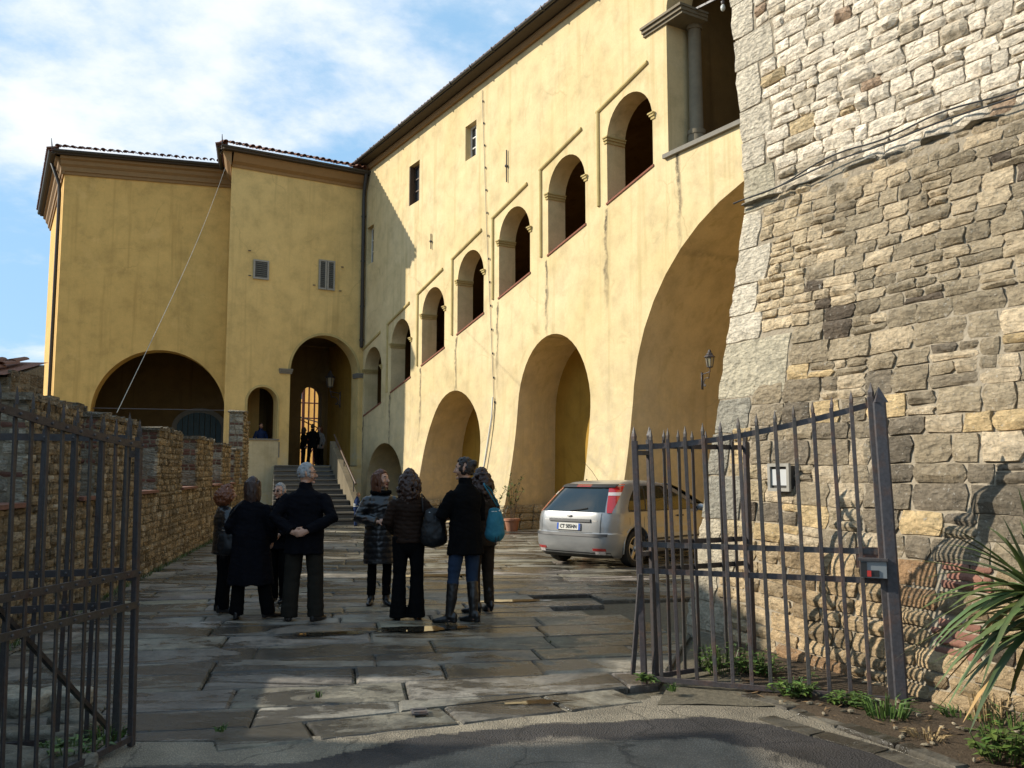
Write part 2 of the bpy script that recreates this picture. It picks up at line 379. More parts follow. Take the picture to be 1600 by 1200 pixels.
def arch_loop(u0, u1, zb0, zb1, zs, za, n=18, zl=None, zr=None):
    """opening from sill (zb0 left, zb1 right) with jambs up to zs and an elliptic head to za; counter-clockwise"""
    c = (u0+u1)/2; a = (u1-u0)/2; b = za-zs
    L = [(u0, zb0), (u1, zb1)]
    for k in range(n+1):
        t = math.pi*k/n; L.append((c+a*math.cos(t), zs+b*math.sin(t)))
    return L
def resample(loop, step):
    out = []
    for i in range(len(loop)):
        a = V(*loop[i]); b = V(*loop[(i+1) % len(loop)]); n = max(1, int(np.linalg.norm(b-a)/step))
        for k in range(n): out.append(tuple(a+(b-a)*k/n))
    return out
def inside(p, loops):
    x, y = p; c = False
    for L in loops:
        n = len(L)
        for i in range(n):
            x1, y1 = L[i]; x2, y2 = L[(i+1) % n]
            if (y1 > y) != (y2 > y) and x < (x2-x1)*(y-y1)/(y2-y1)+x1: c = not c
    return c
def frame(C, d, no):
    return lambda u, z, off=0.0: C+d*u+no*off+V(0, 0, z)
def wall_panel(name, mats, W, outer, holes, depths, parent, off=lambda u, z: 0.0, step=0.6, splay=None, rim=0.0, **k):
    """front skin with openings, jambs running back `depth`; W maps (u, z, off) to the world"""
    loops = [resample(outer, step)]+[resample(h, step*.6) for h in holes]
    vs = []; ed = []
    for L in loops:
        b = len(vs); vs += [Vector(p) for p in L]; ed += [(b+i, b+(i+1) % len(L)) for i in range(len(L))]
    us = [p[0] for p in loops[0]]; zs = [p[1] for p in loops[0]]
    allp = np.array([tuple(v) for v in vs])
    u = min(us)+step*.5
    while u < max(us):
        z = min(zs)+step*.5
        while z < max(zs):
            if inside((u, z), loops) and np.min(np.abs(allp-np.array([u, z])).max(1)) > step*.25: vs.append(Vector((u, z)))
            z += step
        u += step
    r = mgeo.delaunay_2d_cdt(vs, ed, [], 0, 1e-5)
    P2 = [tuple(p) for p in r[0]]; tris = []
    for f in r[2]:
        c = np.mean([P2[i] for i in f], axis=0)
        if inside(c, loops):
            a, b, q = (V(*P2[i]) for i in f[:3])
            ar = (b[0]-a[0])*(q[1]-a[1])-(b[1]-a[1])*(q[0]-a[0])
            if abs(ar) > 1e-9: tris.append(tuple(f) if ar > 0 else tuple(f)[::-1])
    mb = MB(); uv = []
    flip = np.dot(np.cross(W(1, 0)-W(0, 0), V(0, 0, 1)), W(0, 0, 1)-W(0, 0)) < 0
    mb.add([W(p[0], p[1], off(*p)) for p in P2], [t[::-1] if flip else t for t in tris]); uv += P2
    for hi, (L, dep) in enumerate(zip(loops[1:], depths)):
        cx = np.mean([p[0] for p in L]); n = len(L); B = []
        for p in L: B.append(W(p[0], p[1], off(*p)))
        for p in L:
            sp = splay[hi] if splay else 0.0
            q = (p[0]+(-sp if p[0] < cx-0.05 else (sp if p[0] > cx+.05 else 0)), p[1])
            B.append(W(q[0], q[1], -dep))
        F = [(i, i+n, (i+1) % n+n, (i+1) % n) for i in range(n)]
        mb.add(B, [f[::-1] if flip else f for f in F], mi=1 if len(mats) > 1 else 0); uv += L+L
    o = mb.build(name, mats, parent, smooth=30, uv=uv, **k); return o
def strip(mb, a, b, nout, prof, tint=(1, 1, 1), mi=0):
    """extrude a closed profile [(out, z)...] from a to b"""
    a = V(*a); b = V(*b); n = len(prof)
    P = [a+nout*p+V(0, 0, z) for p, z in prof]+[b+nout*p+V(0, 0, z) for p, z in prof]
    F = [(i, (i+1) % n, (i+1) % n+n, i+n) for i in range(n)]+[tuple(range(n))[::-1], tuple(range(n, 2*n))]
    t = nrm(b-a)
    x0 = np.cross(nout, V(0, 0, 1))
    area = sum(prof[i][0]*prof[(i+1) % n][1]-prof[(i+1) % n][0]*prof[i][1] for i in range(n))
    if (np.dot(x0, t) > 0) != (area > 0): pass
    mb.add(P, F, tint, mi)
def fixnormals(o):
    bm = bmesh.new(); bm.from_mesh(o.data); bmesh.ops.recalc_face_normals(bm, faces=bm.faces); bm.to_mesh(o.data); bm.free()

TILE_ME = None
def tile_row(parent, a, b, nout, z, over, slope=0.30, pitch=0.24, rows=2, length=0.46):
    """clay pan-and-cover tiles along an eave from a to b; each tile a part sharing one mesh"""
    global TILE_ME
    if TILE_ME is None:
        mb = MB(); P = []; seg = 6
        for (y, r, zz) in ((0, .098, 0.0), (length, .078, 0.0)):
            for k in range(seg+1):
                t = math.pi*k/seg; P.append((r*math.cos(t), y, zz+r*.95*math.sin(t)))
            for k in range(seg+1):
                t = math.pi*k/seg; P.append(((r-.016)*math.cos(t), y, zz+(r-.016)*.95*math.sin(t)))
        n = seg+1; F = []
        for k in range(seg):
            F.append((k, k+1, 2*n+k+1, 2*n+k)); F.append((n+k+1, n+k, 3*n+k, 3*n+k+1)); F.append((k+1, k, n+k, n+k+1)); F.append((2*n+k, 2*n+k+1, 3*n+k+1, 3*n+k))
        mb.add(P, F, (.55, .52, .5)); TILE_ME = mb.mesh('roof_tile', M['terracotta'], smooth=40)
    a = V(*a); b = V(*b); t = nrm(b-a); L = np.linalg.norm(b-a); n = int(L/pitch)
    yaw = math.atan2(-nout[1], -nout[0])-math.pi/2
    for r in range(rows):
        for i in range(n):
            p = a+t*((i+.5)*L/n)+nout*(over-r*length*.86)+V(0, 0, z+r*length*.86*slope+RNG.uniform(-.012, .012))
            o = bpy.data.objects.new('roof_tile', TILE_ME); COL.objects.link(o); o.parent = parent
            o.location = p; o.rotation_euler = (math.atan(slope)+RNG.uniform(-.03, .03), RNG.uniform(-.05, .05), yaw+RNG.uniform(-.05, .05))

# ================================================================== the long arcaded wing
wing = empty('arcaded_wing', tuple(C0), label='long yellow plastered wing with a rising row of small arches and tall blind arches below', cat='building')
PAR0 = Matrix.Translation(Vector(C0))
def adopt(o, p):
    """parent without moving: data is in world coordinates"""
    o.parent = p; o.matrix_parent_inverse = Matrix.Translation(-Vector(p.location)) if p.rotation_euler.z == 0 else p.matrix_basis.inverted()
    return o
WF = frame(C0, D2, NO)
def batter(u, z):
    zt = 3.6
    if z >= zt or u < 4.0: return 0.0
    return 0.55*((zt-z)/zt)**1.5*smooth01((u-4.0)/1.2)
ARC = [(0.18+2.755*i, 3.92+0.75*i, 4.34+0.755*i, 6.64+0.722*i) for i in range(7)]
holes = []; deps = []; spl = []
for (u0, z0, z1, za) in ARC:
    holes.append(arch_loop(u0, u0+1.80, z0, z1, za-0.92, za, 16)); deps.append(0.58); spl.append(0)
NICHE = [(0.62, 4.12, 2.75, 1.15, 1.6, 0.0), (6.15, 10.30, 4.32, 1.9, 1.55, 0.30), (12.30, 15.92, 5.42, 3.3, 1.55, 0.35), (17.62, 28.0, 7.85, 3.0, 3.6, 0.0)]
for (u0, u1, za, zs, dep, sp) in NICHE:
    fl = 0.16 if u0 > 5 else 0.0                      # the piers flare out at the foot
    L = arch_loop(u0, u1, 0.0, 0.0, zs, za, 22)
    L[0] = (u0-fl*.5, -0.02); L[1] = (u1+fl*.3, -0.02); holes.append(L); deps.append(dep); spl.append(sp)
LOG = (19.06, 22.7, 8.97, 14.0)
holes.append(arch_loop(LOG[0], LOG[1], LOG[2], LOG[2], 12.3, LOG[3], 20)); deps.append(0.75); spl.append(0)
WINS = [(-0.05+0.28, 0.95, 10.15, 11.72), (4.42, 5.35, 11.55, 13.08), (8.95, 9.72, 11.90, 13.08)]
for (u0, u1, z0, z1) in WINS:
    holes.append([(u0, z0), (u1, z0), (u1, z1), (u0, z1)]); deps.append(0.26); spl.append(0)
EAVE = 14.45
wl = wall_panel('wall', [M['plaster_wing'], M['plaster_wing']], WF, [(0, -0.03), (31, -0.03), (31, EAVE), (0, EAVE)], holes, deps, None, batter, 0.55, spl)
adopt(wl, wing)
# niche backs, loggia interior
def quadwall(mb, pts, tint=(1, 1, 1)): mb.add(pts, [tuple(range(len(pts)))], tint)
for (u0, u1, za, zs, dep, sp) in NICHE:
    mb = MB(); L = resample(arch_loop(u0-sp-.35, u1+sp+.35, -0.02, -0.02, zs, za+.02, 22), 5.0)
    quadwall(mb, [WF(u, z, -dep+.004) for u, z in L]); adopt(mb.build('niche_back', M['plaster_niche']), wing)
mb = MB()
uA, uB, dp = -0.2, 30.5, 4.1
fl = lambda u: 3.0+0.272*(u-.18)
quadwall(mb, [WF(uA, 0, -dp), WF(uB, 0, -dp), WF(uB, 14.4, -dp), WF(uA, 14.4, -dp)])
quadwall(mb, [WF(uA, fl(uA), -.62), WF(18.8, fl(18.8), -.62), WF(18.8, fl(18.8), -dp+.005), WF(uA, fl(uA), -dp+.005)])
quadwall(mb, [WF(18.8, 8.5, -.8), WF(uB, 8.5, -.8), WF(uB, 8.5, -dp+.005), WF(18.8, 8.5, -dp+.005)])
quadwall(mb, [WF(uA, fl(uA)+4.4, -.6), WF(18.8, fl(18.8)+4.4, -.6), WF(18.8, fl(18.8)+4.4, -dp+.005), WF(uA, fl(uA)+4.4, -dp+.005)])
quadwall(mb, [WF(uA, 14.38, -.3), WF(uB, 14.38, -.3), WF(uB, 14.38, -dp), WF(uA, 14.38, -dp)])
quadwall(mb, [WF(18.8, 8.0, -.59), WF(18.8, 14.3, -.59), WF(18.8, 14.3, -dp), WF(18.8, 8.0, -dp)])
quadwall(mb, [WF(uB, 0, -.2), WF(uB, 14.3, -.2), WF(uB, 14.3, -dp), WF(uB, 0, -dp)])
quadwall(mb, [WF(uA, 0, -.62), WF(uA, 14.3, -.62), WF(uA, 14.3, -dp), WF(uA, 0, -dp)])
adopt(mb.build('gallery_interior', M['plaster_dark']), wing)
# mouldings, imposts and sills of the seven openings
for i, (u0, z0, z1, za) in enumerate(ARC):
    mb = MB(); w = 0.10; p = 0.055
    a = (u0-.36, za-.02); b = (u0+1.66, za+.50); c = (u0-.36, z0+.02)
    for (s, e) in ((c, a), (a, b)):
        du = V(e[0]-s[0], e[1]-s[1]); du = nrm(du); nn = V(-du[1], du[0])
        if s is a: s = (a[0]-.05, a[1]-.013)
        Q = [V(*s)+nn*w/2, V(*e)+nn*w/2, V(*e)-nn*w/2, V(*s)-nn*w/2]
        ins = .03
        I = [V(*s)+nn*(w/2-ins), V(*e)+nn*(w/2-ins), V(*e)-nn*(w/2-ins), V(*s)-nn*(w/2-ins)]
        pr = p if s is c else p+.003
        P = [WF(q[0], q[1], -.01) for q in Q]+[WF(q[0], q[1], pr*.6) for q in Q]+[WF(q[0], q[1], pr) for q in I]
        mb.add(P, [(0,1,5,4),(1,2,6,5),(2,3,7,6),(3,0,4,7),(4,5,9,8),(5,6,10,9),(6,7,11,10),(7,4,8,11),(8,9,10,11)])
    o = mb.build('hood_moulding', M['moulding']); fixnormals(o); adopt(o, wing)
    zi = za-0.98
    for side in (0, 1):
        mb = MB(); uu = u0 if side == 0 else u0+1.80; sg = 1 if side == 0 else -1
        for (hh, z_, ex) in ((.07, zi, .035), (.06, zi+.07, .07), (.035, zi+.13, .10)):
            lo = uu-sg*.10; hi = uu+sg*ex
            q = [WF(lo, z_, -.56), WF(hi, z_, -.56), WF(hi, z_, ex*.8), WF(lo, z_, ex*.8)]
            P = q+[x+V(0, 0, hh-.001) for x in q]; mb.add(P, [(0,1,2,3),(4,5,6,7),(0,1,5,4),(1,2,6,5),(2,3,7,6),(3,0,4,7)])
        o = mb.build('impost', M['moulding']); fixnormals(o); adopt(o, wing)
    mb = MB(); d = .05
    q = [WF(u0-.03, z0-.04, .03), WF(u0+1.83, z1-.03, .03), WF(u0+1.83, z1-.03, -.6), WF(u0-.03, z0-.04, -.6)]
    P = q+[x+V(0, 0, .05) for x in q]; mb.add(P, [(0,1,2,3),(4,5,6,7),(0,1,5,4),(1,2,6,5),(2,3,7,6),(3,0,4,7)], (1.2, .95, .8))
    o = mb.build('sill', M['brick']); fixnormals(o); adopt(o, wing)
# big loggia: grey stone column, impost, sill, tie rod
mb = MB(); uc = LOG[0]+.26
mb.tube([WF(uc, 8.97, -.64), WF(uc, 9.5, -.64), WF(uc, 9.56, -.64), WF(uc, 12.05, -.64)], [.20, .20, .165, .15], 16, round_cap=False)
for (z_, r_) in ((9.0, .225), (9.46, .215), (12.02, .18)): mb.tube([WF(uc, z_, -.64), WF(uc, z_+.10, -.64)], [r_, r_], 16, round_cap=False)
adopt(mb.build('column', M['pietra_dark'], smooth=35), wing)
mb = MB()
for (z_, hh, ex) in ((12.12, .07, .05), (12.19, .08, .10), (12.27, .06, .15)):
    q = [WF(LOG[0]-.80, z_, -.2), WF(uc+.32+ex*.5, z_, -.2), WF(uc+.32+ex*.5, z_, ex), WF(LOG[0]-.80, z_, ex)]
    P = q+[x+V(0, 0, hh-.001) for x in q]; mb.add(P, [(0,1,2,3),(4,5,6,7),(0,1,5,4),(1,2,6,5),(2,3,7,6),(3,0,4,7)])
    q = [WF(uc-.32-ex*.4, z_+.002, -.74), WF(uc+.32+ex*.4, z_+.002, -.74), WF(uc+.32+ex*.4, z_+.002, -.19), WF(uc-.32-ex*.4, z_+.002, -.19)]
    P = q+[x+V(0, 0, hh-.005) for x in q]; mb.add(P, [(0,1,2,3),(4,5,6,7),(0,1,5,4),(1,2,6,5),(2,3,7,6),(3,0,4,7)])
o = mb.build('impost', M['pietra_dark']); fixnormals(o); adopt(o, wing)
mb = MB(); q = [WF(LOG[0]-.12, 8.88, -.7), WF(LOG[1]+.1, 8.88, -.7), WF(LOG[1]+.1, 8.88, .09), WF(LOG[0]-.12, 8.88, .09)]
P = q+[x+V(0, 0, .10) for x in q]; mb.add(P, [(0,1,2,3),(4,5,6,7),(0,1,5,4),(1,2,6,5),(2,3,7,6),(3,0,4,7)]); o = mb.build('sill', M['pietra']); fixnormals(o); adopt(o, wing)
mb = MB(); mb.bar(WF(uc+.2, 12.32, -.36), WF(LOG[1]+.1, 12.0, -.36), .04, .05); adopt(mb.build('tie_rod', M['iron']), wing)
# hanging bulb lamp in the loggia
pl = WF(20.55, 12.05, -.36); lam = empty('hanging_lamp', tuple(pl), label='small glass lamp hanging from the iron tie rod in the big upper arch', cat='lamp')
mb = MB(); mb.tube([(0,0,.18),(0,0,.0)], .008, 6); mb.tube([(0,0,.02),(0,0,-.04)], [.05,.035], 8); mb.build('holder', M['iron'], lam, smooth=True)
mb = MB(); mb.ball((0,0,-.12), (.055,.055,.085), 10, 8); mb.build('bulb', M['bulb_glass'], lam, smooth=True)
# windows of the wing
for i, (u0, u1, z0, z1) in enumerate(WINS):
    wf = MB(); t = .05; y = -.20
    def wbar(mb, ua, za, ub, zb, w, dth, yy):
        q = [WF(ua, za, yy), WF(ub, za, yy), WF(ub, zb, yy), WF(ua, zb, yy)]; r = [WF(ua, za, yy-dth), WF(ub, za, yy-dth), WF(ub, zb, yy-dth), WF(ua, zb, yy-dth)]
        mb.add(q+r, [(0,1,2,3),(7,6,5,4),(0,4,5,1),(1,5,6,2),(2,6,7,3),(3,7,4,0)])
    t = .07
    wbar(wf, u0, z0, u1, z0+t, t, .05, y); wbar(wf, u0, z1-t, u1, z1, t, .05, y)
    wbar(wf, u0, z0+t, u0+t, z1-t, t, .05, y); wbar(wf, u1-t, z0+t, u1, z1-t, t, .05, y)
    um = (u0+u1)/2; wbar(wf, um-.03, z0+t, um+.03, z1-t, t, .05, y)
    for zz in (z0+(z1-z0)*.36, z0+(z1-z0)*.66):
        wbar(wf, u0+t, zz-.02, um-.03, zz+.02, t, .045, y); wbar(wf, um+.03, zz-.02, u1-t, zz+.02, t, .045, y)
    w = adopt(wf.build('window', [M['white_paint'], M['wood_brown']][i == 1]), wing); fixnormals(w)
    g = MB(); quadwall(g, [WF(u0+.02, z0+.02, y-.03), WF(u1-.02, z0+.02, y-.03), WF(u1-.02, z1-.02, y-.03), WF(u0+.02, z1-.02, y-.03)])
    g = g.build('pane', M['glass_dark'], w)
    if i == 1:                                     # an open shutter leaf inside the reveal
        sh = MB(); wbar(sh, u0+.005, z0+.02, u0+.05, z1-.02, .02, .17, -.01); s_ = adopt(sh.build('shutter', M['wood_brown']), wing); fixnormals(s_)
# wall anchors, conduits
for (u, z, h) in ((11.72, 10.9, 1.0), (6.45, 9.75, .55)):
    mb = MB(); mb.bar(WF(u, z-h/2, .04), WF(u, z+h/2, .04), .035, .035); mb.ball(tuple(WF(u, z, .05)), .05, 8, 6); adopt(mb.build('wall_anchor', M['iron']), wing)
mb = MB(); mb.tube([WF(10.15, 13.9, .03), WF(10.45, 9.5, .03), WF(10.98, 3.6, .03), WF(10.84, 2.2, .20), WF(10.72, .2, .58)], .009, 6, tint=(1.6, 1.4, 1.1)); adopt(mb.build('conduit', M['cable']), wing)
mb = MB(); mb.tube([WF(10.93, 3.9, .06), WF(10.90, 3.3, .08), WF(10.80, 1.9, .27), WF(10.74, .25, .60)], .022, 8); adopt(mb.build('drain_pipe', M['white_paint'], smooth=True), wing)
mb = MB()
for k in range(14):
    z = 13.5-k*.75; u = 10.17+(13.9-z)*.082; mb.box((-.02, -.02, -.03), (.02, .02, .03), M=Matrix.Translation(Vector(WF(u, z, .035))))
adopt(mb.build('conduit_clip', M['iron'], kind='stuff'), wing)
# eave of the wing
mb = MB(); a = WF(-.3, 0); b = WF(31, 0)
strip(mb, a, b, NO, [(0.005, 14.15), (.10, 14.15), (.14, 14.25), (.14, 14.33), (.0, 14.34)], mi=0); o = mb.build('cornice', M['cornice']); fixnormals(o); adopt(o, wing)
mb = MB(); strip(mb, a, b, NO, [(-.2, 14.36), (.50, 14.36), (.50, 14.44), (-.2, 14.58)]); o = mb.build('eave_soffit', M['soffit']); fixnormals(o); adopt(o, wing)
mb = MB()
prof = [(.49+.065*math.cos(t)+.065, 14.46+.065*math.sin(t)) for t in [math.pi+math.pi*k/8 for k in range(9)]]
prof = prof+[(x-(x-.555)*.16, z+.012) for x, z in prof[::-1]]
strip(mb, a, b, NO, prof); o = mb.build('gutter', M['gutter'], smooth=40); fixnormals(o); adopt(o, wing)
for k in range(22):
    u = .6+k*1.4; mb = MB(); mb.bar(WF(u, 14.385, .40), WF(u, 14.385, .63), .03, .02); mb.bar(WF(u, 14.38, .63), WF(u, 14.50, .64), .03, .02); adopt(mb.build('gutter_bracket', M['gutter']), wing)
mb = MB(); q = [WF(-.6, 14.50, .52), WF(31, 14.50, .52), WF(31, 16.8, -6.5), WF(-.6, 16.8, -6.5)]
P = [V(*x) for x in q]+[V(*x)+V(0, 0, .08) for x in q]; mb.add(P, [(0,1,2,3),(4,5,6,7),(0,1,5,4),(1,2,6,5),(2,3,7,6),(3,0,4,7)], (.8, .7, .65)); o = mb.build('roof', M['terracotta']); fixnormals(o); adopt(o, wing)
tile_row_parent = wing
def tiles_on(bld, a, b, nout, z, over, **k):
    n0 = set(bld.children)
    tile_row(bld, a, b, nout, z, over, **k)
    for c in bld.children:
        if c not in n0: c.matrix_parent_inverse = bld.matrix_basis.inverted() if bld.rotation_euler.z else Matrix.Translation(-Vector(bld.location))
tiles_on(wing, WF(-.2, 0), WF(30.8, 0), NO, 14.46, .54, pitch=.25, rows=1)
# rough stone plinths at the feet of the piers (built with the stone-laying routine further down)
# ================================================================== the gate block in the corner (shaded front with the stair arch)
mid = empty('gate_block', tuple(C0), label='yellow middle block with a tall passage arch, small window niche and two louvred shutters', cat='building')
WM = frame(C0, E2, D2)
MW = 5.52
PASS = (0.20, 3.02, 1.86, 5.62, 7.12)
h1 = arch_loop(PASS[0], PASS[1], 1.86, 1.86, PASS[3], PASS[4], 22)
h2 = arch_loop(3.50, 4.66, 2.92, 2.92, 4.32, 4.92, 16)
mw = wall_panel('wall', [M['plaster_mid']], WM, [(0, -.03), (MW, -.03), (MW, 13.9), (0, 13.9)], [h1, h2], [0.75, 0.55], None, step=.6)
adopt(mw, mid)
mb = MB()
def q4(mb, a, b, c, d, tint=(1, 1, 1)): mb.add([a, b, c, d], [(0, 1, 2, 3)], tint)
SDIR = nrm([-.27, .963, 0]); SNO = V(-SDIR[1], SDIR[0], 0); ME = WM(MW, 0)
q4(mb, ME, ME+SDIR*5, ME+SDIR*5+V(0, 0, 13.9), ME+V(0, 0, 13.9)); q4(mb, WM(0, 6.2, -8), WM(3.2, 6.2, -8), WM(3.2, 13.9, -8), WM(0, 13.9, -8))
adopt(mb.build('side_wall', M['plaster_mid']), mid)
# passage: side walls, end wall with a narrow arch towards the bright yard, ceiling, room behind the niche
EN = 4.0
en = wall_panel('passage_end_wall', [M['plaster_dark']], lambda u, z, off=0.0: WM(u, z, off-EN), [(.08, 1.9), (3.4, 1.9), (3.4, 7.2), (.08, 7.2)],
                [arch_loop(.36, 1.30, 1.91, 1.91, 4.95, 5.42, 12)], [.5], None, step=.8); adopt(en, mid)
mb = MB()
q4(mb, WM(.08, 0, -.7), WM(.08, 0, -EN-.5), WM(.08, 7.25, -EN-.5), WM(.08, 7.25, -.7)); adopt(mb.build('passage_wall', M['plaster_niche']), mid)
mb = MB()
q4(mb, WM(3.2, 0, -.7), WM(3.2, 0, -EN), WM(3.2, 7.25, -EN), WM(3.2, 7.25, -.7))
q4(mb, WM(-.2, 7.22, -.7), WM(3.3, 7.22, -.7), WM(3.3, 7.22, -8), WM(-.2, 7.22, -8)); q4(mb, WM(3.3, 7.22, -.5), WM(4.85, 7.22, -.5), WM(4.75, 7.22, -2.6), WM(3.3, 7.22, -2.6))
q4(mb, WM(3.2, 2.0, -2.6), WM(4.75, 2.0, -2.6), WM(4.75, 7.2, -2.6), WM(3.2, 7.2, -2.6))
q4(mb, WM(3.25, 1.94, -.56), WM(4.85, 1.94, -.56), WM(4.75, 1.94, -2.6), WM(3.25, 1.94, -2.6))
q4(mb, WM(4.85, 1.9, -.5), WM(4.85, 7.2, -.5), WM(4.75, 7.2, -2.6), WM(4.75, 1.9, -2.6))
q4(mb, WM(1.9, 1.9, -EN-.5), WM(1.9, 7.2, -EN-.5), WM(1.9, 7.2, -8), WM(1.9, 1.9, -8))
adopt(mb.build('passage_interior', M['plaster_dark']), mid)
mb = MB(); q4(mb, WM(-.2, 1.895, .02), WM(3.3, 1.895, .02), WM(3.3, 1.895, -12), WM(-.2, 1.895, -12)); adopt(mb.build('passage_floor', M['pietra']), mid)
# arch rim, impost ledges, niche rim and sill, plastered repair panel under it
def rim_arch(W, u0, u1, zs, za, w, p, n=26, legs=None):
    c = (u0+u1)/2; a = (u1-u0)/2; b = za-zs; I = []; O_ = []
    for k in range(n+1):
        t = math.pi*k/n; I.append((c+a*math.cos(t), zs+b*math.sin(t))); O_.append((c+(a+w)*math.cos(t), zs+(b+w)*math.sin(t)))
    if legs is not None:
        I = [(u1, legs)]+I+[(u0, legs)]; O_ = [(u1+w, legs)]+O_+[(u0-w, legs)]
    mb = MB(); m_ = len(I)
    P = [W(*q, p) for q in I]+[W(*q, p) for q in O_]+[W(*q, -.01) for q in O_]+[W(*q, -.03) for q in I]
    F = []
    for k in range(m_-1): F += [(k, k+1, m_+k+1, m_+k), (m_+k, m_+k+1, 2*m_+k+1, 2*m_+k), (k+1, k, 3*m_+k, 3*m_+k+1)]
    F += [(0, m_, 2*m_, 3*m_), (m_-1, 4*m_-1, 3*m_-1, 2*m_-1)]
    mb.add(P, F); return mb
o = rim_arch(WM, PASS[0], PASS[1], PASS[3], PASS[4], .09, .025).build('arch_rim', M['moulding']); fixnormals(o); adopt(o, mid)
o = rim_arch(WM, 3.50, 4.66, 4.32, 4.92, .08, .03, legs=2.95).build('niche_rim', M['moulding']); fixnormals(o); adopt(o, mid)
def ledge(W, u0, u1, z, hs, dep, parent, name='impost', mat='pietra'):
    mb = MB()
    for (hh, ex) in hs:
        q = [W(u0-ex*.3, z, -dep), W(u1+ex*.3, z, -dep), W(u1+ex*.3, z, ex), W(u0-ex*.3, z, ex)]
        P = q+[x+V(0, 0, hh-.001) for x in q]; mb.add(P, [(0,1,2,3),(4,5,6,7),(0,1,5,4),(1,2,6,5),(2,3,7,6),(3,0,4,7)]); z += hh
    o = mb.build(name, M[mat]); fixnormals(o); adopt(o, parent); return o
ledge(WM, 2.98, 3.44, 5.48, [(.07, .05), (.07, .09), (.05, .12)], .5, mid)
ledge(WM, .02, .24, 5.48, [(.07, .03), (.07, .06), (.05, .08)], .5, mid)
ledge(WM, 3.42, 4.74, 2.86, [(.06, .05)], .5, mid, 'sill', 'pietra')
mb = MB(); mb.add([WM(3.46, .9, .006), WM(4.78, .75, .006), WM(4.74, 2.85, .006), WM(3.44, 2.85, .006)], [(0, 1, 2, 3)]); adopt(mb.build('repair_panel', plaster('plaster_panel', (.58, .50, .33), (.52, .41, .22), patch=.8, seed=31.0)), mid)
mb = MB(); mb.bar(WM(3.40, 2.80, .02), WM(3.40, 2.2, .02), .05, .03); adopt(mb.build('stain_gutter', M['pietra']), mid)
# louvred shutters
def shutter(W, u0, u1, z0, z1, leaves, parent, tilt=0.0):
    s = empty('shutter', tuple(W((u0+u1)/2, z0, .03)), parent=None)
    s.parent = parent; s.matrix_parent_inverse = Matrix.Translation(-Vector(parent.location))
    wl = (u1-u0)/leaves
    for k in range(leaves):
        a = u0+k*wl+.012; b = u0+(k+1)*wl-.012; mb = MB(); t = .065
        def bx(ua, za, ub, zb, y0, y1):
            q = [W(ua, za, y0), W(ub, za, y0), W(ub, zb, y0), W(ua, zb, y0), W(ua, za, y1), W(ub, za, y1), W(ub, zb, y1), W(ua, zb, y1)]
            mb.add(q, [(3,2,1,0),(4,5,6,7),(0,1,5,4),(1,2,6,5),(2,3,7,6),(3,0,4,7)])
        bx(a, z0, b, z0+t, .02, .07); bx(a, z1-t, b, z1, .02, .07); bx(a, z0+t, a+t, z1-t, .02, .07); bx(b-t, z0+t, b, z1-t, .02, .07)
        o = mb.build('shutter_frame', M['wood_grey']); fixnormals(o); o.parent = s; o.matrix_parent_inverse = Matrix.Translation(-Vector(W((u0+u1)/2, z0, .03)))
        mb = MB(); n = max(6, int((z1-z0-2*t)/.075))
        for i in range(n):
            z = z0+t+(i+.5)*(z1-z0-2*t)/n
            q = [W(a+t, z-.035, .066), W(b-t, z-.035, .066), W(b-t, z+.025, .026), W(a+t, z+.025, .026)]
            mb.add(q+[x+V(0, 0, .012) for x in q], [(0,1,2,3),(7,6,5,4),(0,4,5,1),(2,6,7,3)])
        o = mb.build('slat_panel', M['wood_dark'], kind='stuff'); fixnormals(o); o.parent = s; o.matrix_parent_inverse = Matrix.Translation(-Vector(W((u0+u1)/2, z0, .03)))
    mb = MB(); mb.add([W(u0+.02, z0+.02, .004), W(u1-.02, z0+.02, .004), W(u1-.02, z1-.02, .004), W(u0+.02, z1-.02, .004)], [(0, 1, 2, 3)])
    o = mb.build('backing', M['glass_dark']); o.parent = s; o.matrix_parent_inverse = Matrix.Translation(-Vector(W((u0+u1)/2, z0, .03)))
shutter(WM, 3.97, 4.60, 9.12, 9.88, 1, mid); shutter(WM, 1.28, 1.98, 8.98, 10.2, 2, mid)
for (u, z) in ((4.72, 9.22), (2.15, 9.12), (1.05, 9.0), (.98, 10.0), (4.75, 10.2)):
    mb = MB(); mb.bar(WM(u-.05, z, .05), WM(u+.05, z, .05), .03, .03); mb.bar(WM(u, z, 0), WM(u, z, .06), .02, .02); adopt(mb.build('shutter_hook', M['iron']), mid)
# its eave
mb = MB(); a = WM(0.10, 0); b = WM(MW, 0)
strip(mb, a, b, D2, [(0.004, 13.42), (.05, 13.42), (.07, 13.52), (.20, 13.62), (.32, 13.86), (.32, 13.92), (.004, 13.92)]); o = mb.build('cornice', M['cornice']); fixnormals(o); adopt(o, mid)
mb = MB(); a2 = ME-SDIR*.34; b2 = ME+SDIR*5
strip(mb, a2, b2, SNO, [(0.004, 13.42), (.05, 13.42), (.07, 13.52), (.20, 13.62), (.32, 13.86), (.32, 13.92), (.004, 13.92)]); o = mb.build('cornice', M['cornice']); fixnormals(o); adopt(o, mid)
def gutter_on(a, b, nout, z, ov, parent, r=.075):
    prof = [(ov+r+r*math.cos(t), z+r*math.sin(t)) for t in [math.pi+math.pi*k/8 for k in range(9)]]
    prof = prof+[(x-(x-ov-r)*.16, zz+.012) for x, zz in prof[::-1]]
    mb = MB(); strip(mb, a, b, nout, prof); o = mb.build('gutter', M['gutter'], smooth=40); fixnormals(o); adopt(o, parent)
gutter_on(WM(-.05, 0), WM(MW+.52, 0), D2, 14.06, .42, mid); gutter_on(ME-SDIR*.45, ME+SDIR*5, SNO, 14.06, .42, mid)
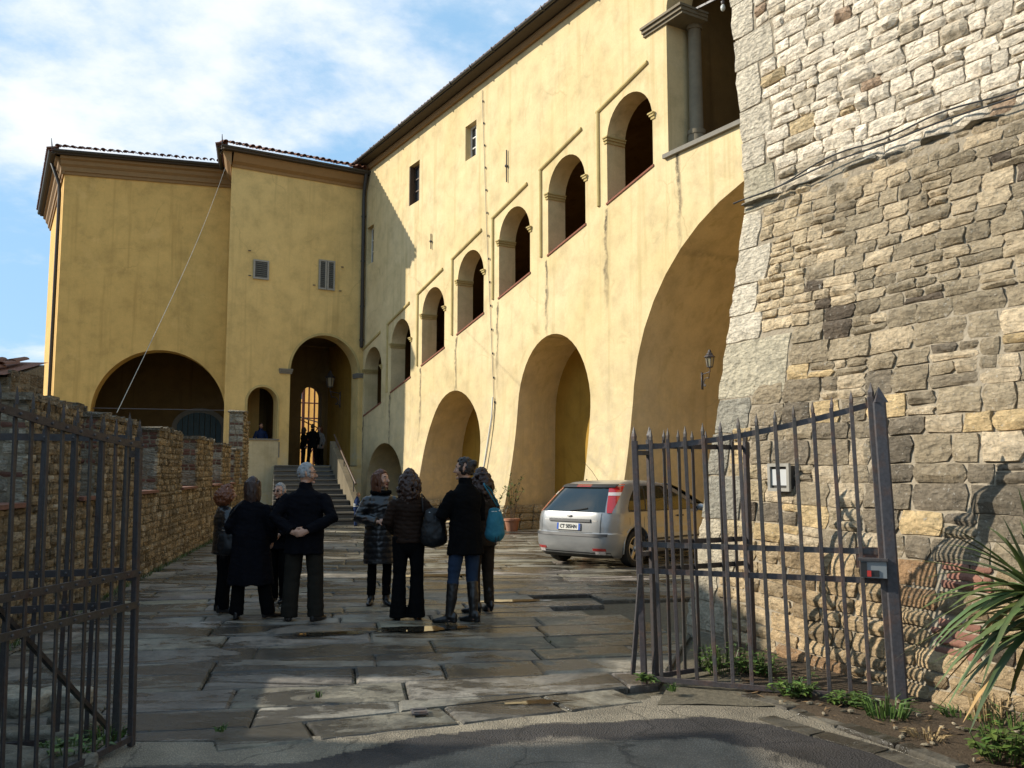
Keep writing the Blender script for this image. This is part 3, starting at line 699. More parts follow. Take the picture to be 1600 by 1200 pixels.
mb = MB(); strip(mb, WM(-.2, 0), WM(MW+.42, 0), D2, [(-.2, 13.93), (.5, 13.93), (.5, 14.06), (-.2, 14.20)]); o = mb.build('eave_soffit', M['soffit']); fixnormals(o); adopt(o, mid)
mb = MB(); q = [WM(-.3, 14.06, .52), WM(MW+.52, 14.06, .52), WM(MW-3.4, 15.6, -5), WM(-.3, 15.6, -5)]; r = [ME+SDIR*7.5+SNO*.5+V(0, 0, 14.06), WM(-.3, 14.06, -8)]
mb.add(q+r, [(0,1,2,3), (1,4,2), (4,5,3,2), (0,3,5), (0,5,4,1)], (.8, .7, .65)); adopt(mb.build('roof', M['terracotta']), mid)
tiles_on(mid, WM(-.1, 0), WM(MW+.5, 0), D2, 14.16, .60, pitch=.25, rows=2); tiles_on(mid, ME-SDIR*.4, ME+SDIR*2.5, SNO, 14.16, .60, pitch=.25, rows=1)
mb = MB(); mb.tube([WM(MW+.5, 14.1, .52), WM(MW+.52, 14.45, .54)], [.03, .012], 6); adopt(mb.build('finial', M['iron']), mid)
# downpipe in the corner
mb = MB(); mb.tube([WM(.16, 14.05, .45), WM(.16, 13.85, .42), WM(.13, 13.3, .16), WM(.13, 13.0, .13), WM(.13, 6.75, .13)], .075, 10); adopt(mb.build('downpipe', M['gutter'], smooth=True), mid)
for z in (12.2, 10.3, 8.4, 7.0): 
    mb = MB(); mb.tube([WM(.13, z, .13), WM(.13, z+.06, .13)], .095, 10, round_cap=False); adopt(mb.build('pipe_collar', M['gutter']), mid)

# ================================================================== the left block
PL, DL, NL = V(-11.5, 36.0, 0), nrm([-.962, -.273, 0]), nrm([.273, -.962, 0])
left = empty('left_block', tuple(PL), label='darker ochre block at far left with a wide low porch arch and moulded cornice', cat='building')
WLF = frame(PL, DL, NL); LW = 6.46
ha = arch_loop(.12, 5.13, -.02, -.02, 3.9, 6.49, 28)
lw = wall_panel('wall', [M['plaster_left']], WLF, [(-1.2, -.03), (LW, -.03), (LW, 14.0), (-1.2, 14.0)], [ha], [0.8], None, step=.6); adopt(lw, left)
CL = WLF(LW, 0); DS = nrm([-.5, .86, 0]); NS = V(-DS[1], DS[0], 0); WLS = frame(CL, DS, NS)
h = [(2.6, 5.6), (3.7, 5.6), (3.7, 8.0), (2.6, 8.0)]; h_ = [(2.6, 9.4), (3.7, 9.4), (3.7, 11.4), (2.6, 11.4)]
lw2 = wall_panel('side_wall', [M['plaster_left']], WLS, [(0, -.03), (9.6, -.03), (9.6, 14.0), (0, 14.0)], [h, h_], [.3, .3], None, step=.8); adopt(lw2, left)
for (z0, z1) in ((5.6, 8.0), (9.4, 11.4)):
    mb = MB()
    for uu in (2.6, 3.16): mb.add([WLS(uu, z0, .05), WLS(uu+.54, z0, .05), WLS(uu+.54, z1, .05), WLS(uu, z1, .05), WLS(uu, z0, -.01), WLS(uu+.54, z0, -.01), WLS(uu+.54, z1, -.01), WLS(uu, z1, -.01)], [(0,1,2,3),(7,6,5,4),(0,4,5,1),(1,5,6,2),(2,6,7,3),(3,7,4,0)])
    o = mb.build('shutter', M['wood_brown']); fixnormals(o); adopt(o, left)
# porch interior
mb = MB(); PD = 5.5
q4(mb, WLF(-1.2, 7.2, -.78), WLF(6.3, 7.2, -.78), WLF(6.3, 7.2, -PD), WLF(-1.2, 7.2, -PD))
q4(mb, WLF(-1.2, 0, -PD), WLF(6.3, 0, -PD), WLF(6.3, 7.2, -PD), WLF(-1.2, 7.2, -PD))
q4(mb, WLF(6.3, 0, -.7), WLF(6.3, 7.2, -.7), WLF(6.3, 7.2, -PD), WLF(6.3, 0, -PD)); q4(mb, WLF(-1.19, 0, -.7), WLF(-1.19, 7.2, -.7), WLF(-1.19, 7.2, -PD), WLF(-1.19, 0, -PD))
adopt(mb.build('porch_interior', M['plaster_dark']), left)
pb = WLF(0, 0, -PD+.02)
def on_porch(px, py):
    q = ppt(px, py, pb, NL); return float((q-pb) @ DL), float(q[2])
uL, zA = on_porch(275, 700); uR, _ = on_porch(345, 700); _, zT = on_porch(310, 645)
WPD = frame(WLF(0, 0, -PD), DL, NL)
u0, u1 = min(uL, uR), max(uL, uR); zs = zT-(u1-u0)*.36
n = 8
for k in range(n):
    a = u0+(u1-u0)*k/n+.012; b = u0+(u1-u0)*(k+1)/n-.012; c = (u0+u1)/2; w = (u1-u0)/2
    tz = lambda u: zs+(zT-zs)*math.sqrt(max(0, 1-((u-c)/w)**2))
    mb = MB(); P = [WPD(a, 0.1, .09), WPD(b, .1, .09), WPD(b, tz(b), .09), WPD((a+b)/2, tz((a+b)/2), .09), WPD(a, tz(a), .09)]; Q = [p-NL*.06 for p in P]
    mb.add(P+Q, [(0,1,2,3,4)]+[(i, i+5, (i+1) % 5+5, (i+1) % 5) for i in range(5)]); o = mb.build('plank', M['door_blue']); fixnormals(o); adopt(o, left)
o = rim_arch(WPD, u0, u1, zs, zT, .22, .07, legs=.1).build('door_surround', M['pietra']); fixnormals(o); adopt(o, left)
mb = MB(); mb.bar(WLF(-.05, 4.15, -.4), WLF(5.3, 4.15, -.4), .035, .035); adopt(mb.build('tie_rod', M['iron']), left)
o = rim_arch(WLF, .12, 5.13, 3.9, 6.49, .10, .02).build('arch_rim', M['plaster_left']); fixnormals(o); adopt(o, left)
CP = [(0.004, 13.36), (.06, 13.36), (.08, 13.46), (.13, 13.48), (.15, 13.64), (.24, 13.73), (.26, 13.86), (.36, 13.92), (.36, 14.02), (.004, 14.02)]
ext = .22
mb = MB(); strip(mb, WLF(-1.1, 0), WLF(LW+ext*.5, 0), NL, CP); o = mb.build('cornice', M['cornice']); fixnormals(o); adopt(o, left)
mb = MB(); strip(mb, WLS(-ext*.5, 0), WLS(9.6, 0), NS, CP); o = mb.build('cornice', M['cornice']); fixnormals(o); adopt(o, left)
gutter_on(WLF(-1.2, 0), WLF(LW+.30, 0), NL, 14.17, .44, left, .09); gutter_on(WLS(-.30, 0), WLS(9.6, 0), NS, 14.17, .44, left, .09)
mb = MB(); strip(mb, WLF(-1.2, 0), WLF(LW+.3, 0), NL, [(-.2, 14.03), (.5, 14.03), (.5, 14.16), (-.2, 14.3)]); o = mb.build('eave_soffit', M['soffit']); fixnormals(o); adopt(o, left)
mb = MB(); strip(mb, WLS(-.3, 0), WLS(9.6, 0), NS, [(-.2, 14.03), (.5, 14.03), (.5, 14.16), (-.2, 14.3)]); o = mb.build('eave_soffit', M['soffit']); fixnormals(o); adopt(o, left)
apex = WLF(2.5, 15.4, -6)
mb = MB(); P = [WLF(-1.2, 14.18, .52), WLF(LW+.33, 14.18, .52), WLS(9.6, 14.18, .52), WLF(-1.2, 14.18, -9), apex]
mb.add(P, [(0,1,4), (1,2,4), (2,3,4), (3,0,4), (3,2,1,0)], (.8, .7, .65)); adopt(mb.build('roof', M['terracotta']), left)
tiles_on(left, WLF(-.3, 0), WLF(LW+.3, 0), NL, 14.26, .66, pitch=.27, rows=2); tiles_on(left, WLS(-.2, 0), WLS(9.5, 0), NS, 14.26, .66, pitch=.27, rows=1)
mb = MB(); mb.tube([WLF(LW+.38, 14.2, .5), WLF(LW+.42, 14.6, .54)], [.03, .012], 6); adopt(mb.build('finial', M['iron']), left)
mb = MB(); mb.tube([WLS(.95, 14.1, .45), WLS(.95, 13.2, .12), WLS(.95, 12.8, .10), WLS(.95, .2, .10)], .07, 8); adopt(mb.build('downpipe', M['gutter'], smooth=True), left)
# overhead wire from the eave junction down to the parapet
A = ppt(352, 262, WM(MW, 0, .45), D2); B = gpt(178, 640, 2.62); 
B = V(-5.05, 11.35, 2.40)
mb = MB(); pts = [tuple(V(*A)+(B-V(*A))*t-V(0, 0, 1.1*math.sin(math.pi*t)*.25)) for t in np.linspace(0, 1, 20)]
mb.tube(pts, .0062, 6); mb.build('overhead_wire', M['cable'], label='pale overhead wire slanting from the roof junction down to the crumbling parapet', cat='cable')

# ================================================================== the stair, its side wall and rail
ST = V(-7.55, 34.95, 0); AX = nrm([.285, -.9585, 0]); SX = V(-AX[1], AX[0], 0)      # towards the viewer / to the right
stair = empty('stone_staircase', tuple(ST), label='grey stone staircase climbing to the passage arch', cat='staircase')
NST, RISE = 11, 1.895/11
W_ = lambda r, a, z: ST+SX*r+AX*a+V(0, 0, z)
aa = 0.0
for k in range(NST):
    z1 = 1.895-RISE*k; tread = .52+.028*k; wl_, wr = -1.7-.02*k, .40+.035*k
    mb = MB(); q = [W_(wl_, aa-.3, z1-RISE-.02), W_(wr, aa-.3, z1-RISE-.02), W_(wr, aa+tread, z1-RISE-.02), W_(wl_, aa+tread, z1-RISE-.02)]
    P = q+[x+V(0, 0, RISE-.05) for x in q]; mb.add(P, [(0,1,2,3),(4,5,6,7),(0,1,5,4),(1,2,6,5),(2,3,7,6),(3,0,4,7)], (.75, .75, .75))
    q = [W_(wl_, aa-.3, z1-.045), W_(wr, aa-.3, z1-.045), W_(wr, aa+tread+.03, z1-.045), W_(wl_, aa+tread+.03, z1-.045)]
    P = q+[x+V(0, 0, .045) for x in q]; mb.add(P, [(0,1,2,3),(4,5,6,7),(0,1,5,4),(1,2,6,5),(2,3,7,6),(3,0,4,7)], (1.35, 1.3, 1.2))
    if k == NST-1: pass
    o = mb.build('step', plain('step_stone', (.085, .078, .066), .5, .3, 6, .3, 40, tinted=True) if k == 0 else stair.children[0].data.materials[0]); fixnormals(o); adopt(o, stair); aa += tread
RUN = aa
mb = MB()
top = [(.42, -.2, 1.9+.95), (.44, 1.0, 2.55), (.58, 3.8, 1.55), (.74, RUN-1.6, .62), (.76, RUN-1.3, .58)]
P = []
for (r, a, z) in top: P += [W_(r, a, 0), W_(r, a, z), W_(r+.2, a, z), W_(r+.2, a, 0)]
F = []
for i in range(len(top)-1):
    for k in range(4): F.append((4*i+k, 4*i+(k+1) % 4, 4*i+4+(k+1) % 4, 4*i+4+k))
F += [(0,1,2,3), (4*len(top)-1, 4*len(top)-2, 4*len(top)-3, 4*len(top)-4)]
mb.add(P, F); o = mb.build('stair_side_wall', plaster('plaster_stair', (.20, .165, .11), (.13, .105, .065), patch=.8, seed=41.0)); fixnormals(o); adopt(o, stair)
mb = MB(); r0 = W_(.52, .5, 3.05); r1 = W_(.80, RUN-1.8, 1.25)
mb.tube([r0+V(0, 0, .03), r0+(r1-r0)*.5, r1], .035, 8); adopt(mb.build('handrail', M['wood_brown'], smooth=True), stair)
for t in (.1, .5, .92):
    p = r0+(r1-r0)*t; mb = MB(); mb.bar(p+V(0, 0, -.42), p, .03, .03); adopt(mb.build('rail_post', M['iron']), stair)
# ================================================================== what shows through the passage: a sunny yellow house behind scaffolding
far_c = V(-11.9, 53.0, 0); FN = nrm([-.52, -.85, 0]); FD = V(-FN[1], FN[0], 0); WFH = frame(far_c, FD, FN)
fh = empty('far_house', tuple(far_c), label='sunlit orange yellow house seen through the passage arch', cat='building')
fm = plaster('plaster_far', (.72, .40, .10), (.62, .32, .07), patch=.5, seed=50.0)
hw = [[(-1.6+2.2*k, 6.0), (-.8+2.2*k, 6.0), (-.8+2.2*k, 7.5), (-1.6+2.2*k, 7.5)] for k in range(-1, 3)]
o = wall_panel('wall', [fm], WFH, [(-6, 0), (7, 0), (7, 10), (-6, 10)], hw, [.25]*4, None, step=1.2); adopt(o, fh)
mb = MB(); q4(mb, WFH(-6, 10, .3), WFH(7, 10, .3), WFH(7, 11.5, -4), WFH(-6, 11.5, -4)); adopt(mb.build('roof', M['terracotta']), fh)
for k in range(-1, 3):
    mb = MB(); u = -1.6+2.2*k; q4(mb, WFH(u, 6, -.2), WFH(u+.8, 6, -.2), WFH(u+.8, 7.5, -.2), WFH(u, 7.5, -.2)); adopt(mb.build('window', M['glass_dark']), fh)
scf = empty('scaffolding', (-10.45, 46.9, 1.9), label='rusty red tube scaffolding in front of the sunlit house beyond the passage', cat='scaffolding')
red = plain('rust_red', (.17, .04, .022), .6, .3, 9)
SCO = V(-10.45, 46.4, 1.9); WS = lambda u, z, o=0.0: SCO+V(u, o, z)
for u in (-.75, -.42, .12, .46, .80):
    for o_ in (0, 1.1):
        mb = MB(); mb.tube([WS(u, 0, o_), WS(u, 6.5, o_)], .045, 6); adopt(mb.build('pole', red), scf)
for z in (1.0, 1.7, 2.5, 3.3):
    mb = MB(); mb.tube([WS(-1.1, z+.1, .55), WS(1.2, z, .55)], .035, 6); adopt(mb.build('ledger', red), scf)
for (u0_, z0_, u1_, z1_) in ((-.75, .8, .5, 2.6), (-.8, 2.5, .9, 1.7), (.1, .5, .8, 2.4), (.8, .9, .1, 2.4), (-.4, .4, .3, 1.8)):
    mb = MB(); mb.tube([WS(u0_, z0_, .9), WS(u1_, z1_, .9)], .03, 6); adopt(mb.build('brace', red), scf)
mb = MB(); mb.bar(WS(-1.2, 2.75, .6), WS(.2, 2.35, .6), .9, .06); adopt(mb.build('platform', M['wood_grey']), scf)

def lantern(loc, yaw, label, scale=1.0, arm=True):
    r = empty('wall_lantern', tuple(loc), yaw, label=label, cat='lantern', group='iron wall lanterns')
    s = scale; b = .105*s; t = .165*s; h = .36*s; zc = .30*s; xo = .42*s
    mb = MB()
    B = [(xo+b*math.cos(a), b*math.sin(a), zc) for a in [math.pi/6+math.pi/3*k for k in range(6)]]; T = [(xo+t*math.cos(a), t*math.sin(a), zc+h) for a in [math.pi/6+math.pi/3*k for k in range(6)]]
    for k in range(6): mb.bar(B[k], T[k], .022*s, .022*s); mb.bar(B[k], B[(k+1) % 6], .025*s, .03*s); mb.bar(T[k], T[(k+1) % 6], .03*s, .03*s)
    mb.build('lantern_frame', M['iron'], r)
    mb = MB()
    mb.tube([(xo, 0, zc+h+.01*s), (xo, 0, zc+h+.04*s), (xo, 0, zc+h+.12*s)], [.225*s, .20*s, .10*s], 6, round_cap=False); mb.tube([(xo, 0, zc+h+.12*s), (xo, 0, zc+h+.15*s), (xo, 0, zc+h+.20*s)], [.13*s, .11*s, .055*s], 6, round_cap=False)
    mb.tube([(xo, 0, zc+h+.20*s), (xo, 0, zc+h+.27*s)], [.07*s, .05*s], 8); mb.build('lantern_cap', M['iron'], r)
    mb = MB(); mb.add([tuple(V(*p)*V(.995, .97, 1)) for p in B+T], [(k, (k+1) % 6, (k+1) % 6+6, k+6) for k in range(6)])
    gl = bpy.data.materials.get('lantern_glass') or plain('lantern_glass', (.34, .30, .20), .25, .2, 12)
    mb.build('lantern_pane', gl, r)
    mb = MB(); mb.tube([(xo, 0, zc), (xo, 0, .12*s)], .02*s, 6); mb.tube([(xo, 0, .13*s), (0, 0, .06*s)], .02*s, 6)
    sc_ = [(xo-.02*s, 0, .12*s)]+[(xo*.62-.20*s*t+.09*s*math.cos(t*7.2), 0, -.12*s-.26*s*t+.09*s*math.sin(t*7.2)) for t in np.linspace(0, 1, 18)]+[(0, 0, -.44*s)]
    mb.tube(sc_, .017*s, 6); mb.box((-.015, -.04*s, -.5*s), (.012, .04*s, .14*s)); mb.build('bracket', M['iron'], r, smooth=True)
    return r
pz = WM(.09, 4.95, -2.4); lantern(pz, math.atan2(E2[1], E2[0]), 'dark iron lantern on the right wall inside the stair passage', 1.1)
# ================================================================== laid stone
def px_of(p):
    v = V(*p)-EYEP; y = v[1]*math.cos(PITCH)+v[2]*math.sin(PITCH); z = -v[1]*math.sin(PITCH)+v[2]*math.cos(PITCH)
    if y < .2: return None
    return 800+FPX*v[0]/y, 600-FPX*z/y
def stone_geo(W, a, b, z0f, z1f, relief, rnd, gap=.012, nx=5, nz=4, back=.05, nrot=0.0):
    """one rough stone between s=a..b, lower/upper bed functions; returns verts, faces"""
    P = []; sd = rnd.uniform(0, 100); jm = min(.018, (b-a)*.06); jl = [rnd.uniform(-jm, jm) for _ in range(nz)]; jr = [rnd.uniform(-jm, jm) for _ in range(nz)]
    tilt = rnd.uniform(-.3, .3); tz = rnd.uniform(-.3, .3); rr = relief*rnd.uniform(.5, 1.35)
    for j in range(nz):
        v = j/(nz-1)
        for i in range(nx):
            u = i/(nx-1)
            s_ = a+gap+(b-a-2*gap)*u; zz0, zz1 = z0f(s_)+gap, z1f(s_)-gap
            z_ = zz0+(zz1-zz0)*v
            if i == 0: s_ += jl[j]+(.012 if j in (0, nz-1) else 0)
            if i == nx-1: s_ += jr[j]-(.012 if j in (0, nz-1) else 0)
            edge = (i in (0, nx-1)) or (j in (0, nz-1))
            n_ = ns(s_*9+sd, z_*9, sd)
            if j in (0, nz-1): z_ += .014*ns(s_*6+sd, j*5.0, sd)
            off = (.20 if edge else .75)*rr+rr*.85*n_*(.5 if edge else 1)+rr*.9*(tilt*(u-.5)+tz*(v-.5))
            if not edge: s_ += (b-a)*.06*ns(sd, i*3.1, j*2.7); z_ += .02*ns(sd+9, i*2.1, j*3.7)
            P.append(W(s_, z_, off))
    F = []
    for j in range(nz-1):
        for i in range(nx-1):
            q = (j*nx+i, j*nx+i+1, (j+1)*nx+i+1, (j+1)*nx+i); F.append(q)
    ring = [i for i in range(nx)]+[j*nx+nx-1 for j in range(1, nz)]+[(nz-1)*nx+i for i in range(nx-2, -1, -1)]+[j*nx for j in range(nz-2, 0, -1)]
    base = len(P)
    c = np.mean(P, axis=0); o0 = W((a+b)/2, (z0f((a+b)/2)+z1f((a+b)/2))/2, 0); nn = nrm(W((a+b)/2, (z0f((a+b)/2)+z1f((a+b)/2))/2, 1.0)-o0)
    for i in ring: P.append(P[i]-nn*back)
    m_ = len(ring)
    for k in range(m_): F.append((ring[(k+1) % m_], ring[k], base+k, base+(k+1) % m_))
    return P, F
def lay_courses(rows, s0, s1, lens, rnd, split=0.12, wav=.018):
    """rows: list of (z0, z1); yields (a, b, z0f, z1f)"""
    out = []
    for k, (z0, z1) in enumerate(rows):
        f0 = (lambda z, kk: (lambda s: z+wav*ns(s*.9, kk*3.3)))(z0, k); f1 = (lambda z, kk: (lambda s: z+wav*ns(s*.9, kk*3.3)))(z1, k+1)
        a = s0(0.5*(z0+z1)) if callable(s0) else s0
        e = s1(0.5*(z0+z1)) if callable(s1) else s1
        while a < e-.02:
            h = z1-z0; L = rnd.uniform(*lens)*(.7+h*2.2); b = a+L
            if e-b < lens[0]*.6: b = e
            if rnd.random() < split and h > .13:
                m_ = rnd.uniform(.38, .62); fm = (lambda f0, f1, m_: (lambda s: f0(s)*(1-m_)+f1(s)*m_))(f0, f1, m_)
                out.append((a, b, f0, fm)); c = a+(b-a)*rnd.uniform(.35, .65)
                if b-a > .3: out.append((a, c, fm, f1)); out.append((c, b, fm, f1))
                else: out.append((a, b, fm, f1))
            else: out.append((a, b, f0, f1))
            a = b
    return out
def place_stones(items, W, parent, mat, tintf, relief, rnd, nparts, name='stone', rest='small_stones', nx=5, nz=4, gap=.012, back=.05, grid_small=True):
    """builds every stone; the ones that show largest become parts, the rest one stuff part"""
    rec = []
    for (a, b, f0, f1) in items:
        c = W((a+b)/2, (f0((a+b)/2)+f1((a+b)/2))/2, 0); q = px_of(c); size = 0
        if q is not None and -30 < q[0] < 1630 and -30 < q[1] < 1230:
            q1 = px_of(W(a, f0(a), 0)); q2 = px_of(W(b, f0(b), 0)); q3 = px_of(W(a, f1(a), 0))
            if q1 and q2 and q3: size = math.hypot(q2[0]-q1[0], q2[1]-q1[1])*math.hypot(q3[0]-q1[0], q3[1]-q1[1])
        rec.append((size, a, b, f0, f1, c, q))
    rec.sort(key=lambda r: -r[0]); mbr = MB(); n = 0
    for i, (size, a, b, f0, f1, c, q) in enumerate(rec):
        t = tintf((a+b)/2, (f0(a)+f1(a))/2, rnd)
        small = size < 150
        P, F = stone_geo(W, a, b, f0, f1, relief, rnd, gap, 3 if small else nx, 3 if small else nz, back)
        if i < nparts and size > 60:
            mb = MB(); mb.add(P, F, t); adopt(mb.build(name, mat, smooth=22), parent); n += 1
        else: mbr.add(P, F, t)
    if mbr.f: adopt(mbr.build(rest, mat, smooth=22, kind='stuff'), parent)
    return n

# ================================================================== the stone tower on the right
B0 = V(1.805, 9.5, 0); ZS = None
_m0 = ppt(1165, 322, B0+MI*.9, MI); ZS = float(_m0[2]); M0 = V(_m0[0], _m0[1], 0); DB = V(.4365, -1.213, 0)
tower = empty('stone_tower', tuple(B0), label='rough stone tower wall with a leaning base and large pale corner stones, right side', cat='tower')
def WT(s, z, off=0.0):
    if z <= ZS:
        t = max(0, z/ZS)**.97; p = (B0+DB*s)*(1-t)+(M0+D2*s)*t
        nn = nrm(NO+V(0, 0, .22)); return p+V(0, 0, z)+nn*off
    return M0+D2*s+NO*off+V(0, 0, z)
def s_corner(z): return 0.0 if z <= ZS else -.06*(z-ZS)
TS1, TZ = 6.6, 9.0
mb = MB()
zz = [-.4+.4*k for k in range(24)]; ss = [0]+[.4*k for k in range(1, 18)]
P = []; 
for z in zz:
    for s in ss: P.append(WT(s if s else s_corner(z)+.02, z, -.008+.02*ns(s*3, z*3)))
nS = len(ss); F = [(j*nS+i, j*nS+i+1, (j+1)*nS+i+1, (j+1)*nS+i) for j in range(len(zz)-1) for i in range(nS-1)]
mb.add(P, F)
for j in range(len(zz)-1):                                  # the return face and the back of the shell
    a, b = WT(s_corner(zz[j])+.02, zz[j], -.02), WT(s_corner(zz[j+1])+.02, zz[j+1], -.02)
    mb.add([a, b, b+MI*4.5, a+MI*4.5], [(0, 1, 2, 3)])
a, b = WT(0, zz[-1]), WT(ss[-1], zz[-1]); mb.add([a, b, b+MI*4.5, a+MI*4.5], [(0, 1, 2, 3)])
a, b = WT(ss[-1], -.4), WT(ss[-1], zz[-1]); mb.add([a, a+MI*4.5, b+MI*4.5, b], [(0, 1, 2, 3)])
o = mb.build('mortar_core', M['mortar'], smooth=60); adopt(o, tower)
rt = random.Random(5)
# quoins
quo = []; z = .06; k = 0
while z < TZ:
    big = (k % 2 == 0)
    if z < ZS: h = rt.uniform(.30, .46) if z > 1.0 else rt.uniform(.22, .32)
    else: h = rt.uniform(.34, .50)
    if 2.35 < z < 2.6: h = .62
    L = (rt.uniform(.46, .60) if big else rt.uniform(.28, .38))
    if h > .6: L = .92
    if z < ZS < z+h: h = ZS-z if ZS-z > .15 else ZS-z+.4
    quo.append((z, z+h, L)); z += h; k += 1
def quoin_len(zc):
    for (a, b, L) in quo:
        if a <= zc < b: return L
    return .4
rows = []; z = -.12
while z < TZ:
    if z < .75: h = rt.uniform(.10, .17)
    elif z < 2.95: h = rt.uniform(.15, .235)
    elif z < ZS-.1: h = rt.uniform(.10, .17)
    else: h = rt.uniform(.10, .175)
    if z < ZS < z+h+.07: h = ZS-z
    rows.append((z, z+h)); z += h
itemsT = []
for (z0, z1) in rows:
    lens = (.17, .40) if z0 < ZS else (.14, .42)
    itemsT += lay_courses([(z0, z1)], lambda zc: s_corner(zc)+quoin_len(zc), TS1, lens, rt, .14 if z0 > .75 else .05, .026)
# bricks patched into the wall: find the patch in wall coordinates
def find_sz(px, py):
    best = None
    for s in np.arange(0, 4.2, .03):
        for z in np.arange(0, 2.2, .03):
            q = px_of(WT(s, z))
            if q:
                d = (q[0]-px)**2+(q[1]-py)**2
                if best is None or d < best[0]: best = (d, s, z)
    return best[1], best[2]
PATCH = []
for (x0, y0, x1, y1) in ((1470, 888, 1548, 926), (1448, 976, 1532, 1030)):
    sa, zb = find_sz(x0, (y0+y1)/2+4); sb, _ = find_sz(x1, (y0+y1)/2-4); _, zt = find_sz((x0+x1)/2, y0); _, zl = find_sz((x0+x1)/2, y1)
    PATCH.append((sa, sb, zl, zt))
def in_patch(a, b, z0, z1):
    return any(a < p[1]-.02 and b > p[0]+.02 and z0 < p[3]-.03 and z1 > p[2]+.03 for p in PATCH)
kept = []
for it in itemsT:
    zc0, zc1 = it[2](it[0]), it[3](it[0])
    hit = [p for p in PATCH if it[0] < p[1] and it[1] > p[0] and zc0 < p[3]-.04 and zc1 > p[2]+.04]
    if not hit: kept.append(it); continue
    p = hit[0]
    if it[0] < p[0]-.10: kept.append((it[0], p[0], it[2], it[3]))
    if it[1] > p[1]+.10: kept.append((p[1], it[1], it[2], it[3]))
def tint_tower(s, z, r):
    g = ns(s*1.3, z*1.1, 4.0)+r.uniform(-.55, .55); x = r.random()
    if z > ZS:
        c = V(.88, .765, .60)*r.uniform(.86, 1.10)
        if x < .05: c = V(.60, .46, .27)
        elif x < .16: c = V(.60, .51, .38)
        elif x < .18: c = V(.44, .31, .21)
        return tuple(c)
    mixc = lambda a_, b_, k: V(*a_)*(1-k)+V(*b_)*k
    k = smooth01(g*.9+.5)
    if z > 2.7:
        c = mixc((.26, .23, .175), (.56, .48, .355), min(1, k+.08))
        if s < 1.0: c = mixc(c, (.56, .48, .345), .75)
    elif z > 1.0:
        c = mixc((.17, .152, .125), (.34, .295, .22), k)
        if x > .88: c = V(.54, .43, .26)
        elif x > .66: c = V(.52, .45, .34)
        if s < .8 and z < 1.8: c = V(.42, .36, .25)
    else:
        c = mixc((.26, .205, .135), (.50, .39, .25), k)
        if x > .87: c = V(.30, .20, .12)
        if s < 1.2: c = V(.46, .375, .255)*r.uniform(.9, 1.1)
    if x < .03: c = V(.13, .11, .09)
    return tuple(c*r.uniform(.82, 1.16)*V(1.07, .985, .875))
nq = 0
for (z0, z1, L) in quo:
    W_q = WT; a = s_corner((z0+z1)/2)-.012
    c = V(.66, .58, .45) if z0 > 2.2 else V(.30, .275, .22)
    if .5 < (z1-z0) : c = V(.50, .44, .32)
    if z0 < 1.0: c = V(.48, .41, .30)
    sc0 = s_corner
    P, F = stone_geo(lambda s, z, off=0.0: WT(s+(s_corner(z)-s_corner((z0+z1)/2) if z > ZS else 0), z, off), a, a+L, lambda s: z0, lambda s: z1, .022, rt, .008, 6, 5, .35)
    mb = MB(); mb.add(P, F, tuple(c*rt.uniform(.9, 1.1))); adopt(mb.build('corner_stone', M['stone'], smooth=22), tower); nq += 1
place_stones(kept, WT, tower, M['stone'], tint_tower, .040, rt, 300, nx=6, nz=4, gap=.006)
for (sa, sb, zl, zt) in PATCH:
    z = zl; k = 0
    while z < zt:
        h = .062; a = sa+(.05 if k % 2 else 0)
        while a < sb-.04:
            b = min(sb, a+rt.uniform(.13, .26))
            P, F = stone_geo(WT, a, b, (lambda zz_: (lambda s: zz_))(z), (lambda zz_: (lambda s: zz_))(z+h), .028, rt, .006, 4, 3, .05)
            mb = MB(); mb.add(P, F, tuple(V(1, 1, 1)*rt.uniform(.75, 1.3))); adopt(mb.build('brick', M['brick'], smooth=50), tower); a = b
        z += h; k += 1
# thin ledge course where the leaning base ends
a = -.03
while a < 6.4:
    b = a+rt.uniform(.28, .62); zt_ = rt.uniform(.045, .075)
    P, F = stone_geo(WT, a, b, lambda s: ZS-.02, lambda s: ZS-.02+zt_, .10, rt, .004, 5, 3, .14)
    mb = MB(); mb.add(P, F, tuple(V(.33, .30, .24)*rt.uniform(.7, 1.25))); adopt(mb.build('ledge_stone', M['stone'], smooth=50), tower); a = b+rt.choice([0, 0, .03, .12])
# two cables sagging along the ledge
for j, (dz, sag, lab) in enumerate(((.16, .05, 'upper of the two thin black cables along the tower ledge'), (.075, .02, 'lower black cable lying just above the tower ledge'))):
    mb = MB(); pts = [tuple(WT(-.05+6.4*t, ZS+.02+dz*min(1, t*4)-sag*math.sin(math.pi*t*5)**2, .13+.01*j)) for t in np.linspace(0, 1, 60)]
    mb.tube(pts, .008, 6); mb.build('tower_cable', M['cable_black'], label=lab, cat='cable', group='cables on the tower')
